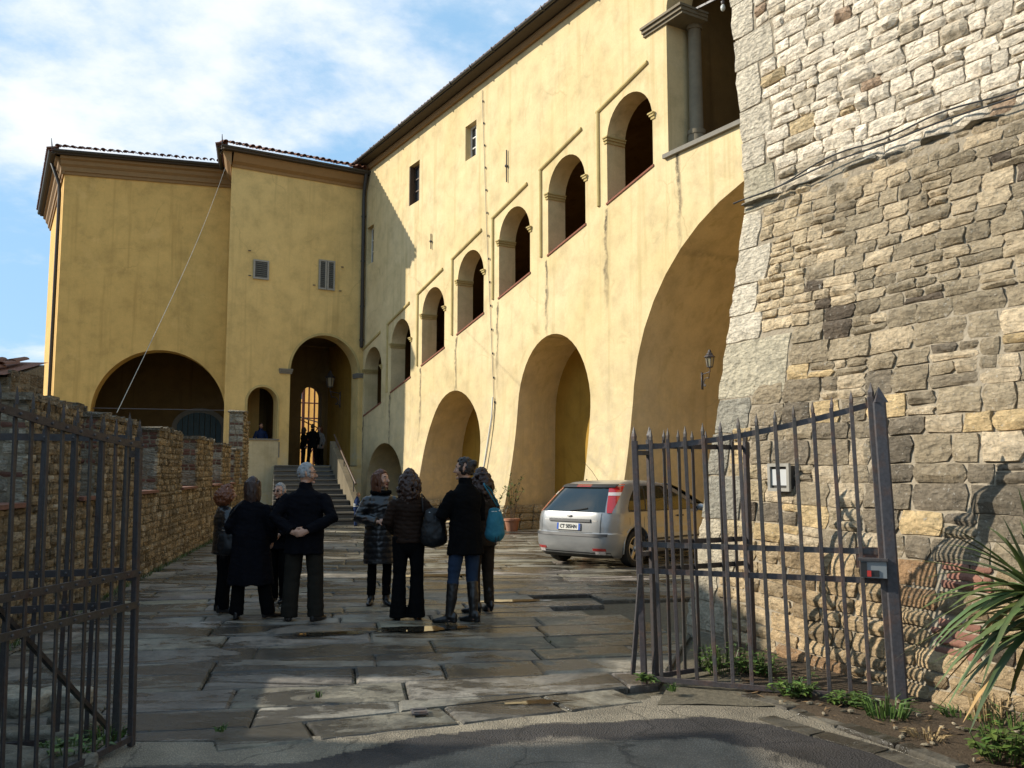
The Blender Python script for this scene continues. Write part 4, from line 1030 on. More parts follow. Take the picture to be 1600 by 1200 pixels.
# floodlight
sF, zF = None, None
best = None
for s in np.arange(0, 3, .02):
    for z in np.arange(1.2, 2.2, .02):
        q = px_of(WT(s, z, .08)); d = (q[0]-1222)**2+(q[1]-747)**2
        if best is None or d < best[0]: best = (d, s, z)
pF = WT(best[1], best[2], .08)
fl_ = empty('floodlight', tuple(pF), math.atan2(NO[1], NO[0]), label='small square white floodlight with black frame fixed low on the tower wall', cat='floodlight')
mb = MB(); mb.box((-.10, -.11, -.11), (.02, .11, .11)); mb.build('housing', M['gutter'], fl_)
mb = MB()
for (y0, z0, y1, z1) in ((-.13, -.13, .13, -.10), (-.13, .10, .13, .13), (-.13, -.10, -.10, .10), (.10, -.10, .13, .10)): mb.box((.021, y0, z0), (.05, y1, z1))
mb.build('bezel', M['wood_grey'], fl_)
mb = MB(); mb.box((.021, -.098, -.075), (.03, .098, .075)); mb.build('lens', plain('lens_white', (.52, .52, .51), .3, .05), fl_)
mb = MB(); mb.bar((-.3, 0, 0), (-.1, 0, 0), .04, .04); mb.build('arm', M['iron'], fl_)
# lantern on the wing behind the tower edge
pL = WF(20.1, 3.75, -4.15); 
lp = ppt(1109, 566, WF(18.9, 0, -.9), NO); LS = .62
lantern(V(lp[0], lp[1], lp[2]-.48*LS)-D2*.42*LS, math.atan2(D2[1], D2[0]), 'dark iron wall lantern under the great arch beside the tower edge', LS)
# ================================================================== plinth stones at the feet of the wing's piers
rp = random.Random(9); items = []
for (ua, ub, zt) in ((4.15, 6.05, .75), (10.35, 12.2, .72), (15.98, 17.5, .72)):
    for (z0, z1) in ((-.02, .26), (.26, .5), (.5, zt)): items += lay_courses([(z0, z1)], ua-.05, ub+.05, (.28, .55), rp, .1, .03)
place_stones(items, lambda s, z, off=0.0: WF(s, z, batter(s, z)+.02+off), wing, M['stone_low'], lambda s, z, r: tuple(V(.40, .33, .21)*r.uniform(.7, 1.15)), .03, rp, 80, name='plinth_stone', gap=.016)

for ni in (1, 2):
    u0 = NICHE[ni][0]; items = []
    for (z0, z1) in ((-.02, .24), (.24, .46), (.46, .70)): items += lay_courses([(z0, z1)], .0, 1.75, (.26, .5), rp, .1, .03)
    place_stones(items, lambda s, z, off=0.0: WF(u0-.09+.08*z, z, batter(u0-.1, z)*.9-s)+D2*(.03+off), wing, M['stone_low'], lambda s, z, r: tuple(V(.38, .31, .20)*r.uniform(.7, 1.15)), .03, rp, 40, name='plinth_stone', gap=.016)
# ================================================================== ground and paving
def ground_mat():
    t = NT('ground_soil'); c = t.co(); f = t.noise(c, 1.2, 8, .65); g = t.noise(c, 18, 6, .7)
    col = t.mix(f, (.10, .085, .06), (.17, .145, .10)); col = t.mix(1.0, col, t.ramp(g, [(.3, .6), (.7, 1.25)]), 'MULTIPLY')
    return t.set(color=col, rough=.95, spec=.2, normal=t.bump(g, .7, .03))
M['soil'] = ground_mat()
mb = MB(); R_ = 400; mb.add([(-R_, -R_, -.055), (R_, -R_, -.055), (R_, R_, -.055), (-R_, R_, -.055)], [(0, 1, 2, 3)]); mb.build('ground', M['soil'], kind='structure')
# asphalt apron in the foreground, with an old grey surface and a darker relaid strip
def asphalt_mat():
    t = NT('asphalt'); c = t.co(); tn = t.tint(); sp = t.vor(c, 85); g = t.noise(c, 2.2, 8, .65); w = t.noise(c, .9, 5, .6)
    col = t.mix(1.0, tn, t.ramp(sp, [(.05, 1.7), (.45, .75)]), 'MULTIPLY'); col = t.mix(1.0, col, t.ramp(g, [(.3, .75), (.7, 1.2)]), 'MULTIPLY')
    cr = t.n('ShaderNodeTexVoronoi', feature='DISTANCE_TO_EDGE'); cr.inputs['Scale'].default_value = 1.5; wv = t.n('ShaderNodeMix', data_type='RGBA'); wv.inputs[0].default_value = .22; nn_ = t.n('ShaderNodeTexNoise'); nn_.inputs['Scale'].default_value = 3; nn_.inputs['Detail'].default_value = 6; t.l(c, nn_.inputs['Vector']); t.l(c, wv.inputs[6]); t.l(nn_.outputs['Color'], wv.inputs[7]); t.l(wv.outputs[2], cr.inputs['Vector'])
    crk = t.ramp(cr.outputs['Distance'], [(.0, .45), (.012, 1.0)]); col = t.mix(1.0, col, crk, 'MULTIPLY')
    rg = t.ramp(w, [(.40, .55), (.62, .95)])
    return t.set(color=col, rough=rg, spec=.4, normal=t.bump(sp, .7, .012))
M['asphalt'] = asphalt_mat()
G = lambda px, py, z=0.0: V(*gpt(px, py, z))
def slab_poly(pts, z0, z1):
    mb = MB(); n = len(pts); P = [V(p[0], p[1], z0) for p in pts]+[V(p[0], p[1], z1) for p in pts]
    mb.add(P, [tuple(range(n, 2*n))]+[(i, (i+1) % n, (i+1) % n+n, i+n) for i in range(n)]); return mb
def wobble(pts, step, amp, seed=0):
    out = []
    for i in range(len(pts)):
        a = V(*pts[i][:2]); b = V(*pts[(i+1) % len(pts)][:2]); n = max(1, int(np.linalg.norm(b-a)/step))
        for k in range(n):
            p = a+(b-a)*k/n; out.append((p[0]+amp*ns(p[0]*2.3, p[1]*2.3, seed), p[1]+amp*ns(p[0]*2.3, p[1]*2.3, seed+7)))
    return out
# one continuous forecourt sheet: gritty old concrete by the paving, grey asphalt, and a darker relaid band along the kerb
edgeL = [G(470, 1190), G(640, 1152), G(860, 1130), G(1010, 1124), G(1100, 1122), G(1190, 1128), G(1300, 1156), G(1452, 1200), G(1640, 1275)]
inner = [G(560, 1215), G(700, 1176), G(800, 1158), G(900, 1154), G(1010, 1158), G(1100, 1152), G(1180, 1164), G(1240, 1186), G(1330, 1215), G(1420, 1260)]
def ybound(line, x):
    for i in range(len(line)-1):
        if line[i][0] <= x <= line[i+1][0]: t = (x-line[i][0])/(line[i+1][0]-line[i][0]); return line[i][1]+(line[i+1][1]-line[i][1])*t
    return line[0][1]-(line[0][0]-x)*.10 if x < line[0][0] else line[-1][1]-(x-line[-1][0])*1.2
def fbm(x, y, sc, seed): return ns(x*sc, y*sc, seed)+.5*ns(x*sc*2.1, y*sc*2.1, seed+3)+.28*ns(x*sc*4.3, y*sc*4.3, seed+5)+.15*ns(x*sc*9, y*sc*9, seed+8)
xs = list(np.arange(-14, -3.0, .5))+list(np.arange(-3.0, 4.2, .035)); ys = list(np.arange(-6, 3.9, .5))+list(np.arange(3.9, 7.3, .035))
def fore_lim(x): return (5.70+.418*max(0.0, x+1.263)) if x < 1.0 else 6.72+.25*min(1, x-1.0)
nx_, ny_ = len(xs), len(ys); P = []; C_ = []
for y in ys:
    for x in xs:
        P.append((x, y, -.006+.009*fbm(x, y, 1.3, 2)+.003*fbm(x, y, 6, 7)))
F = []; T = []
for j in range(ny_-1):
    for i in range(nx_-1):
        x, y = xs[i], ys[j]
        if y > fore_lim(x)+.06: continue
        d1 = (ybound(edgeL, x)-y)+.055*fbm(x, y, 2.6, 1.0)+.02*fbm(x, y, 14, 4.0); d2 = (ybound(inner, x)-y)+.09*fbm(x, y, 2.2, 9.0)+.03*fbm(x, y, 12, 5.0)
        grain = 1+.22*fbm(x, y, 3.1, 6.0)+.10*ns(x*31, y*31)
        conc_ = V(.25, .21, .15)*(1+.25*fbm(x, y, 1.7, 12.0)); drk = V(.042, .036, .033); gry = V(.19, .160, .122)
        k1 = smooth01(d1/.035+.5); k2 = smooth01(d2/.10+.5)
        if x < -1.2: k2 *= smooth01((x+2.4)/1.2)
        c = (conc_*(1-k1)+drk*k1)*(1-k2*k1)+gry*(k2*k1); wetp = smooth01((fbm(x, y, 1.5, 21.0)-.35)/.2)*.35
        F.append((j*nx_+i, j*nx_+i+1, (j+1)*nx_+i+1, (j+1)*nx_+i)); T.append(tuple(c*grain*(1-wetp)))
mb = MB(); mb.v = P; mb.f = F; mb.c = T; mb.mi = [0]*len(F); mb.build('road', M['asphalt'], smooth=True, kind='structure')
# ------------------------------------------------ big stone flags
def flag_mat():
    t = NT('flagstone'); c = t.co(); tn = t.tint()
    f = t.ramp(t.noise(c, 2.4, 9, .68, .4), [(.28, .50), (.72, 1.42)]); col = t.mix(1.0, tn, f, 'MULTIPLY')
    g = t.ramp(t.noise(c, 21, 8, .74), [(.3, .66), (.7, 1.28)]); col = t.mix(1.0, col, g, 'MULTIPLY')
    br = t.ramp(t.noise(c, 1.3, 7, .7), [(.45, 0.0), (.62, .22)]); col = t.mix(br, col, t.mix(1.0, col, (.62, .50, .36), 'MULTIPLY'))
    st = t.co((1.0, 2.6, 1.0)); wet = t.ramp(t.noise(st, .62, 8, .66, .8), [(.47, 0.0), (.53, 1.0)])
    sp = t.ramp(t.noise(c, 3.4, 5, .62), [(.54, 0.0), (.575, 1.0)])
    sy = t.n('ShaderNodeSeparateXYZ'); t.l(t.co(), sy.inputs[0]); dry = t.n('ShaderNodeMapRange', clamp=True); t.l(sy.outputs[1], dry.inputs[0]); dry.inputs[1].default_value = 6.7-5.75; dry.inputs[2].default_value = 8.6-5.75  # marks the shaded yard behind the sunny front strip, for painted shade and damp
    col = t.mix(t.math('MULTIPLY', dry.outputs[0], .75), col, t.mix(1.0, col, (.31, .30, .285), 'MULTIPLY'))  # courtyard shade darkened into the stone colour, on top of real damp
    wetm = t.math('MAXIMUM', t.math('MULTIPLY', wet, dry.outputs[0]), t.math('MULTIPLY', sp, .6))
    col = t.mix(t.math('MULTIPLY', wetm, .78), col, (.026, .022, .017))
    ml = t.ramp(t.noise(c, 1.1, 6, .7), [(.62, 0.0), (.74, .35)]); col = t.mix(ml, col, (.06, .06, .025))
    lg = t.ramp(t.noise(c, 8, 6, .7), [(.62, 0.0), (.70, .45)]); col = t.mix(lg, col, (.26, .235, .18))
    wl_ = t.n('ShaderNodeTexWave', wave_type='BANDS'); wl_.inputs['Scale'].default_value = 9; wl_.inputs['Distortion'].default_value = 2.5; wl_.inputs['Detail'].default_value = 3
    t.l(t.co((1, 1, 1), rot=(0, 0, .9)), wl_.inputs['Vector'])
    b1 = t.bump(t.noise(c, 5, 9, .68), .75, .03); b2 = t.bump(wl_.outputs['Fac'], .10, .010, b1); b3 = t.bump(t.noise(c, 60, 6, .75), .6, .008, b2)
    rg = t.n('ShaderNodeMapRange'); t.l(wetm, rg.inputs[0]); rg.inputs[3].default_value = .82; rg.inputs[4].default_value = .15
    return t.set(color=col, rough=rg.outputs[0], spec=.45, normal=b3)
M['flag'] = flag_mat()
PX_, PY_ = nrm([1, .187, 0]), nrm([-.187, 1, 0]); PO = V(-1.4, 5.75, 0)
pav = empty('courtyard_pavement', tuple(PO), kind='structure')
rf = random.Random(21); items = []
def pav_edge(x): return 5.66+.418*max(0.0, x+1.263)              # y of the front edge of the paving at x
v = -1.0
k = 0
while v < 33:
    h = rf.uniform(.36, .62) if v < 12 else rf.uniform(.5, .8)
    uu = -6.5+rf.uniform(0, .8); umax = 4.2+v*.20 if v < 4.5 else 6.0+v*.2
    while uu < umax:
        L = rf.uniform(.7, 1.9); items.append((uu, v, uu+L, v+h)); uu += L
    v += h
WP = lambda u, v, z=0.0: PO+PX_*u+PY_*v+V(0, 0, z)
def clip(poly, p0, n):
    """keep the side of the line through p0 that n points to"""
    out = []
    for i in range(len(poly)):
        a, b = poly[i], poly[(i+1) % len(poly)]; da, db = np.dot(a-p0, n), np.dot(b-p0, n)
        if da >= 0: out.append(a)
        if (da >= 0) != (db >= 0): out.append(a+(b-a)*(da/(da-db)))
    return out
EW = .44                                                     # the last flags follow the edge
e0 = V(-1.263, 5.66, 0); ed = nrm([1, .418, 0]); en = V(-ed[1], ed[0], 0); side0 = V(.98, 6.62, 0); side_n = -nrm(V(2.7, -.85, 0))
polys = []
for (a, v0, b, v1) in items:
    g = .005; jit = lambda: rf.uniform(-.008, .008)
    cs_ = [(a+g, v0+g), (b-g, v0+g), (b-g, v1-g), (a+g, v1-g)]; loop = []
    for j in range(4):
        p, q = cs_[j], cs_[(j+1) % 4]; nseg = 4 if j % 2 == 0 else 2
        for t in range(nseg): t /= nseg; loop.append(WP(p[0]+(q[0]-p[0])*t+jit(), p[1]+(q[1]-p[1])*t+jit()))
    loop = clip(loop, e0+V(0, .011, 0), V(0, 1, 0)); 
    if loop: loop = clip(loop, e0+en*(EW+.012), en) if np.mean([p[0] for p in loop]) > -1.9 else loop
    if loop: loop = clip(loop, side0, side_n) if np.mean([p[1] for p in loop]) < 9.8 else loop
    if len(loop) >= 4: polys.append(loop)
t = -.55
for L in (.62, .95, .78, .62):
    q = [e0+ed*(t+.012)+en*.008, e0+ed*(t+L-.012)+en*.008, e0+ed*(t+L-.012)+en*EW, e0+ed*(t+.012)+en*EW]
    loop = []
    for j in range(4):
        for i in range(5 if j % 2 == 0 else 2): loop.append(q[j]+(q[(j+1) % 4]-q[j])*i/(5 if j % 2 == 0 else 2)+V(rf.uniform(-.008, .008), rf.uniform(-.008, .008), 0))
    polys.append(loop); t += L
rec = []
for loop in polys:
    c = np.mean(loop, axis=0); xs = [p[0] for p in loop]; ys = [p[1] for p in loop]; ar = abs(sum(loop[i][0]*loop[(i+1) % len(loop)][1]-loop[(i+1) % len(loop)][0]*loop[i][1] for i in range(len(loop))))/2
    if ar < .03: continue
    if np.dot(c-C0, NO) < -.3 and c[1] > 20: continue
    if np.dot(c-B0, NO) < -.15 and c[1] < 12: continue
    q = px_of(c); vis = q is not None and -60 < q[0] < 1660 and q[1] < 1300
    rec.append((-ar/np.linalg.norm(c-EYEP)**3 if vis else 0, len(rec), loop, c))
rec.sort(key=lambda r: r[:2]); mbr = MB()
for i, (sz, _, loop, c) in enumerate(rec):
    tx = rf.uniform(-.004, .004); ty = rf.uniform(-.004, .004); tz = rf.uniform(-.003, .004); n = len(loop)
    zf = lambda p: tz+tx*(p[0]-c[0])+ty*(p[1]-c[1])*1.5
    ins = [p+(c-p)*min(.25, rf.uniform(.016, .030)/max(.05, np.linalg.norm(c-p))) for p in loop]
    loop = [p+V(.006*ns(p[0]*9, p[1]*9, i), .006*ns(p[0]*9, p[1]*9, i+50), 0) for p in loop]
    P = [V(p[0], p[1], zf(p)) for p in ins]+[V(p[0], p[1], zf(p)-.014) for p in loop]+[V(p[0], p[1], -.07) for p in loop]
    F = [tuple(range(n))]+[(j+n, (j+1) % n+n, (j+1) % n, j) for j in range(n)]+[(j+2*n, (j+1) % n+2*n, (j+1) % n+n, j+n) for j in range(n)]
    base = V(.44, .40, .325)*rf.uniform(.62, 1.30)*V(1, rf.uniform(.96, 1.03), rf.uniform(.9, 1.06))
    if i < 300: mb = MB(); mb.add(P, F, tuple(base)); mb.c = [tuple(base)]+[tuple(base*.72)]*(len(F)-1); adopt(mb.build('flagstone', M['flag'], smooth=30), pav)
    else: mbr.add(P, F, tuple(base)); mbr.c[-len(F)+1:] = [tuple(base*.72)]*(len(F)-1)
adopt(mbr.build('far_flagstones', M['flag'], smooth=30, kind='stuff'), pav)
rm = random.Random(12); mb = MB()
for (sz, _, loop, c) in rec[:150]:
    for j in range(len(loop)):
        a, b = loop[j], loop[(j+1) % len(loop)]; L = np.linalg.norm(b-a)
        if ns(a[0]*1.7, a[1]*1.7, 3) < .05: continue
        for _q in range(int(L*rm.uniform(4, 16))):
            p = a+(b-a)*rm.random()+V(rm.uniform(-.012, .012), rm.uniform(-.012, .012), -.012); r_ = rm.uniform(.004, .012); an = rm.uniform(0, 6.28); d = V(math.cos(an), math.sin(an), 0)*r_
            mb.add([p-d, p+V(-d[1], d[0], 0), p+d, p+V(0, 0, rm.uniform(.008, .020))], [(0, 1, 3), (1, 2, 3), (2, 0, 3)], tuple(V(.06, .055, .028)*rm.uniform(.5, 1.6)*V(1, rm.uniform(.8, 1.25), .8)))
adopt(mb.build('joint_moss', plain('joint_moss', (1, 1, 1), .95, .3, 20, tinted=True), kind='stuff'), pav)
# trodden earth between the paving and the foot of the tower
mb = MB(); P = []; nA = 12
for i in range(nA+1):
    t = i/nA; a = side0+V(-.85, -2.7, 0)*(-1.0*t)*1.0+V(.05, -.1, 0); b = WT(max(0, 2.6*(1-t)), 0, -.1)
    for s in np.linspace(0, 1, 7): q = a+(b-a)*s; P.append((q[0], q[1], -.004+.045*s+.02*ns(q[0]*5, q[1]*5)))
mb.add(P, [(i*7+j, (i+1)*7+j, (i+1)*7+j+1, i*7+j+1) for i in range(nA) for j in range(6)]); o = mb.build('earth_strip', M['soil'], smooth=True, kind='structure'); fixnormals(o)
if o.data.polygons[0].normal.z < 0: o.data.flip_normals()
# joint bed under the flags
jb = [(-10.5, 5.7), (-1.3, 5.7), (.95, 6.64), (1.9, 9.4), (3.4, 10), (9, 14), (12, 40), (-16, 40)]
mb = MB(); mb.add([V(*p, -.026) for p in jb], [tuple(range(len(jb)))]); mb.build('joint_bed', M['soil'], pav)
# little iron cover set into the front flag
cv = G(655, 1116); t_ = empty('drain_cover', (cv[0], cv[1], .012), .2, label='tiny dark iron cover lying on the sunny front flagstone', cat='drain cover')
mb = MB(); mb.box((-.055, -.07, 0), (.055, .07, .012)); mb.box((-.04, -.055, .012), (.04, -.02, .018)); mb.box((-.04, .02, .012), (.04, .055, .018)); mb.build('plate', M['iron'], t_)
# puddles
def water_mat():
    t = NT('puddle_water'); c = t.co(); return t.set(color=(.030, .024, .016), rough=.03, spec=.8, normal=t.bump(t.noise(c, 9, 3), .02, .01))
M['water'] = water_mat()
for (px, py, rx, ry, sd) in ((660, 984, .55, .13, 1), (505, 992, .5, .07, 2), (800, 940, .5, .10, 4), (838, 1100, .22, .05, 5), (690, 900, .6, .16, 9)):
    c = G(px, py); pts = []
    for k in range(72):
        a = 2*math.pi*k/72; r = 1+.6*ns(math.cos(a)*1.6, math.sin(a)*1.6, sd*5.1)+.45*ns(math.cos(a)*5, math.sin(a)*5, sd*3.3)+.2*ns(math.cos(a)*14, math.sin(a)*14, sd*2.3)
        pts.append(c+PX_*rx*r*math.cos(a)+PY_*ry*r*math.sin(a)+V(0, 0, .0135))
    mb = MB(); mb.add(pts, [tuple(range(72))]); mb.build('puddle', M['water'], kind='structure')

# ================================================================== kerb and planting bed by the tower
def along(pts, n):
    out = []; seg = [np.linalg.norm(pts[i+1]-pts[i]) for i in range(len(pts)-1)]; L = sum(seg)
    for k in range(n+1):
        d = L*k/n; i = 0
        while i < len(seg)-1 and d > seg[i]: d -= seg[i]; i += 1
        out.append(pts[i]+(pts[i+1]-pts[i])*min(1, d/seg[i]))
    return out
kerb_line = [G(1165, 1086), G(1250, 1112), G(1340, 1146), G(1420, 1172), G(1500, 1203), G(1640, 1262), V(3.75, 2.6, 0)]
kp = along(kerb_line, 10); kerb = empty('kerb', tuple(kp[0]), kind='structure')
kst = M['flag']
for i in range(10):
    a, b = kp[i], kp[i+1]; d = nrm(b-a); n_ = V(-d[1], d[0], 0); a = a+d*.008; b = b-d*.008
    j = [rf.uniform(-.012, .012) for _ in range(4)]; z = .022+rf.uniform(-.012, .012)
    lo = [a-n_*.06+n_*j[0], b-n_*.06+n_*j[1], b+n_*(.06+j[2]), a+n_*(.06+j[3])]
    c = sum(lo)/4; P = [p+(c-p)*.06+V(0, 0, z) for p in lo]+[p+V(0, 0, z-.018) for p in lo]+[p+V(0, 0, -.1) for p in lo]
    mb = MB(); mb.add(P, [(0,1,2,3)]+[(k+4, (k+1) % 4+4, (k+1) % 4, k) for k in range(4)]+[(k+8, (k+1) % 4+8, (k+1) % 4+4, k+4) for k in range(4)], tuple(V(.21, .185, .14)*rf.uniform(.8, 1.2)))
    o = mb.build('kerb_stone', kst); fixnormals(o); adopt(o, kerb)
gl = [G(1195, 1120), G(1290, 1150), G(1390, 1178), G(1500, 1222), G(1640, 1280), V(3.55, 2.6, 0)]
gp = along(gl, 9)
for i in range(9):
    a, b = gp[i], gp[i+1]; d = nrm(b-a); n_ = V(-d[1], d[0], 0); a = a+d*.01; b = b-d*.01
    lo = [a-n_*.07, b-n_*.07, b+n_*.075, a+n_*.075]; P = [p+V(0, 0, .004+rf.uniform(-.004, .004)) for p in lo]+[p+V(0, 0, -.1) for p in lo]
    mb = MB(); mb.add(P, [(0,1,2,3)]+[(k+4, (k+1) % 4+4, (k+1) % 4, k) for k in range(4)], tuple(V(.19, .165, .12)*rf.uniform(.75, 1.2))); o = mb.build('gutter_stone', kst); fixnormals(o); adopt(o, kerb)
def bed_mat():
    t = NT('bed_soil'); c = t.co(); f = t.noise(c, 5, 8, .7); g = t.vor(c, 38); s = t.ramp(t.vor(c, 26, out='Distance'), [(.10, 1.0), (.17, 0.0)])
    pick = t.ramp(t.noise(c, 31, 2), [(.60, 0.0), (.64, 1.0)])
    col = t.mix(f, (.05, .036, .023), (.14, .10, .064)); col = t.mix(t.math('MULTIPLY', s, pick), col, (.34, .28, .20))
    return t.set(color=col, rough=.95, spec=.2, normal=t.bump(t.noise(c, 34, 8, .7), 1.0, .04))
bed_pts = [kerb_line[i]+V(0, .05, 0) for i in range(len(kerb_line))]
mb = MB(); P = []; nb = 14; kk = along(kerb_line, nb)
for i, p in enumerate(kk):
    s = max(0, min(6.2, .55+i*5.2/nb)); w = WT(s, 0, -.08)
    for t in np.linspace(0, 1, 8):
        q = p+(w-p)*t; P.append((q[0], q[1], .012+.05*t+.03*ns(q[0]*4, q[1]*4)))
F = [(i*8+j, (i+1)*8+j, (i+1)*8+j+1, i*8+j+1) for i in range(nb) for j in range(7)]
mb.add(P, F); o = mb.build('planting_bed', bed_mat(), smooth=True, kind='structure'); fixnormals(o)
if o.data.polygons[0].normal.z < 0: o.data.flip_normals()
rb = random.Random(4); mb = MB()
for _ in range(90):
    i = rb.randrange(1, nb-1); t = rb.random(); j = int(t*6); c = V(*P[i*8+j])*(1-rb.random())+V(*P[(i+1)*8+j+1])*1
    a, b = V(*P[i*8+j]), V(*P[(i+1)*8+j+1]); c = a+(b-a)*rb.random()
    mb.ball(c+V(rb.uniform(-.05, .05), rb.uniform(-.05, .05), .012), (rb.uniform(.008, .03), rb.uniform(.008, .03), rb.uniform(.006, .016)), 6, 4, tuple(V(.35, .29, .2)*rb.uniform(.5, 1.5)))
mb.build('pebbles', M['stone_low'], kind='stuff')
mb = MB()
for _ in range(420):
    i = rb.randrange(0, nb-1); j = rb.randrange(0, 7); a, b = V(*P[i*8+j]), V(*P[(i+1)*8+j+1]); c = a+(b-a)*rb.random()+V(rb.uniform(-.15, .15), rb.uniform(-.12, .12), .012); an = rb.uniform(0, 6.28); L = rb.uniform(.012, .05); d = V(math.cos(an), math.sin(an), rb.uniform(-.2, .3))*L; sd = V(-math.sin(an), math.cos(an), rb.uniform(-.3, .3))*L*rb.uniform(.08, .35)
    mb.add([c-d, c+sd, c+d, c-sd], [(0, 1, 2, 3)], tuple(V(.9, .8, .65)*rb.uniform(.25, 1.3)))
mb.build('leaf_litter', plain('litter', (.24, .16, .085), .95, .4, 12, tinted=True), kind='stuff')

# ================================================================== crumbling parapet along the left edge
PW0 = V(-4.05, 4.6, 0); PWd = nrm([-.187, 1, 0]); PWn = nrm([1, .187, 0])
parapet = empty('parapet_wall', tuple(PW0), label='crumbling stone and brick parapet along the left edge with piers between gaps', cat='wall')
WPW = frame(PW0, PWd, PWn)
def face_items(s0, s1, z0, z1, hmin, hmax, lens, r, split=.05):
    it = []; z = z0
    while z < z1-.03:
        h = r.uniform(hmin, hmax)
        if z1-z-h < hmin*.6: h = z1-z
        it += lay_courses([(z, z+h)], s0, s1, lens, r, split, .012); z += h
    return it
rw = random.Random(17)
def tint_par(s, z, r):
    x = r.random(); c = V(.28, .215, .13)
    if x < .25: c = V(.16, .125, .08)
    elif x < .36: c = V(.36, .30, .21)
    elif x < .34: c = V(.20, .095, .06)
    return tuple(c*r.uniform(.75, 1.2))
LEN = 25.2; BZ = 1.30; NEAR = -3.6
core = MB()
def core_box(s0, s1, z0, z1, x0, x1):
    q = [WPW(s0, z0, x0), WPW(s1, z0, x0), WPW(s1, z0, x1), WPW(s0, z0, x1)]; P = q+[p+V(0, 0, z1-z0) for p in q]
    core.add(P, [(3,2,1,0),(4,5,6,7),(0,1,5,4),(1,2,6,5),(2,3,7,6),(3,0,4,7)])
core_box(NEAR, LEN, -.1, BZ-.02, -.46, -.015)
items = face_items(NEAR, LEN, -.02, BZ, .09, .15, (.12, .30), rw)
# piers (start, end, top)
PIERS = [(2.6, 5.6, 1.75), (5.75, 7.05, 2.38), (8.1, 10.0, 2.36), (11.3, 13.6, 2.36), (15.3, 17.3, 2.36), (19.3, 21.2, 2.34), (21.9, 23.0, 2.30), (23.3, 24.3, 3.62), (24.32, 25.0, 3.3)]
PIERS = [(4.45, 6.3, 2.42), (7.0, 9.3, 2.40), (10.75, 13.1, 2.40), (14.8, 17.2, 2.40), (18.9, 20.6, 2.38), (21.6, 22.9, 2.3), (23.6, 24.6, 3.55), (24.62, 25.2, 3.25)]
top_it = []
core_box(NEAR, 3.2, BZ-.02, 1.62, -.44, -.02); top_it += face_items(NEAR, 3.2, BZ, 1.62, .09, .14, (.11, .28), rw)  # out of view; wall extended and raised here to shade the left foreground
for (s0, s1, zt) in PIERS:
    core_box(s0+.02, s1-.02, BZ-.02, zt-.04, -.44, -.02)
    top_it += face_items(s0, s1, BZ, zt, .09, .14, (.11, .28), rw)
o = core.build('rubble_core', M['mortar_dark']); fixnormals(o); adopt(o, parapet)
n1 = place_stones(items+top_it, WPW, parapet, M['stone_low'], tint_par, .035, rw, 215, nx=4, nz=3, gap=.010)
# pier fronts facing the viewer: alternating stone and brick bands
ends = []
for (s0, s1, zt) in PIERS:
    Wf = (lambda s0: (lambda u, z, off=0.0: WPW(s0, z, 0)-PWd*off-PWn*u))(s0+.02)
    z = BZ
    adopt_brick = 0
    while z < zt-.03:
        brick = rw.random() < .45; nrow = 1
        h = .062*1.15 if brick else rw.uniform(.11, .18)
        h = min(h, zt-z)
        ends += [(Wf, it, brick) for it in lay_courses([(z, z+h)], .01, .43, (.12, .20) if brick else (.14, .30), rw, 0, .006)]; z += h
nb_ = 0; mbr = MB(); mbb = MB()
for (Wf, it, brick) in ends:
    P, F = stone_geo(Wf, it[0], it[1], it[2], it[3], .03, rw, .008, 3, 3, .05)
    q = px_of(np.mean(P, axis=0)); d = np.linalg.norm(np.mean(P, axis=0)-EYEP)
    t = tuple(V(.6, .6, .6)*rw.uniform(.6, 1.25)) if brick else tuple(V(.27, .245, .19)*rw.uniform(.6, 1.25))
    if d < 19 and nb_ < 85:
        mb = MB(); mb.add(P, F, t); adopt(mb.build('brick' if brick else 'stone', M['brick'] if brick else M['stone_low'], smooth=50), parapet); nb_ += 1
    else: (mbb if brick else mbr).add(P, F, t)
adopt(mbr.build('pier_stones', M['stone_low'], smooth=50, kind='stuff'), parapet); adopt(mbb.build('pier_bricks', M['brick'], smooth=50, kind='stuff'), parapet)
# brick ledges at the foot of the gaps, capping stones on the piers
for i, (s0, s1, zt) in enumerate(PIERS):
    if i < 6:
        mb = MB(); g0 = PIERS[i-1][1] if i else 2.4
        q = [WPW(g0, BZ-.0, -.5), WPW(s0+.0, BZ, -.5), WPW(s0, BZ, .05), WPW(g0, BZ, .05)]; P = q+[p+V(0, 0, .045) for p in q]
        mb.add(P, [(0,1,2,3),(4,5,6,7),(0,1,5,4),(1,2,6,5),(2,3,7,6),(3,0,4,7)], (.8, .8, .8)); o = mb.build('brick_ledge', M['brick']); fixnormals(o); adopt(o, parapet)
    s = s0-.04
    while s < s1:
        e = min(s1+.04, s+rw.uniform(.2, .42)); q = [WPW(s, zt-.05, -.48), WPW(e-.012, zt-.05, -.48), WPW(e-.012, zt-.05, .025), WPW(s, zt-.05, .025)]
        q = [p+V(rw.uniform(-.015, .015), rw.uniform(-.015, .015), 0) for p in q]
        P = q+[p+V(0, 0, .06+rw.uniform(-.035, .04)) for p in q]; mb = MB(); mb.add(P, [(0,1,2,3),(4,5,6,7),(0,1,5,4),(1,2,6,5),(2,3,7,6),(3,0,4,7)], tuple(V(.17, .145, .105)*rw.uniform(.6, 1.25)))
        o = mb.build('capping_stone', M['stone_low']); fixnormals(o); adopt(o, parapet); s = e
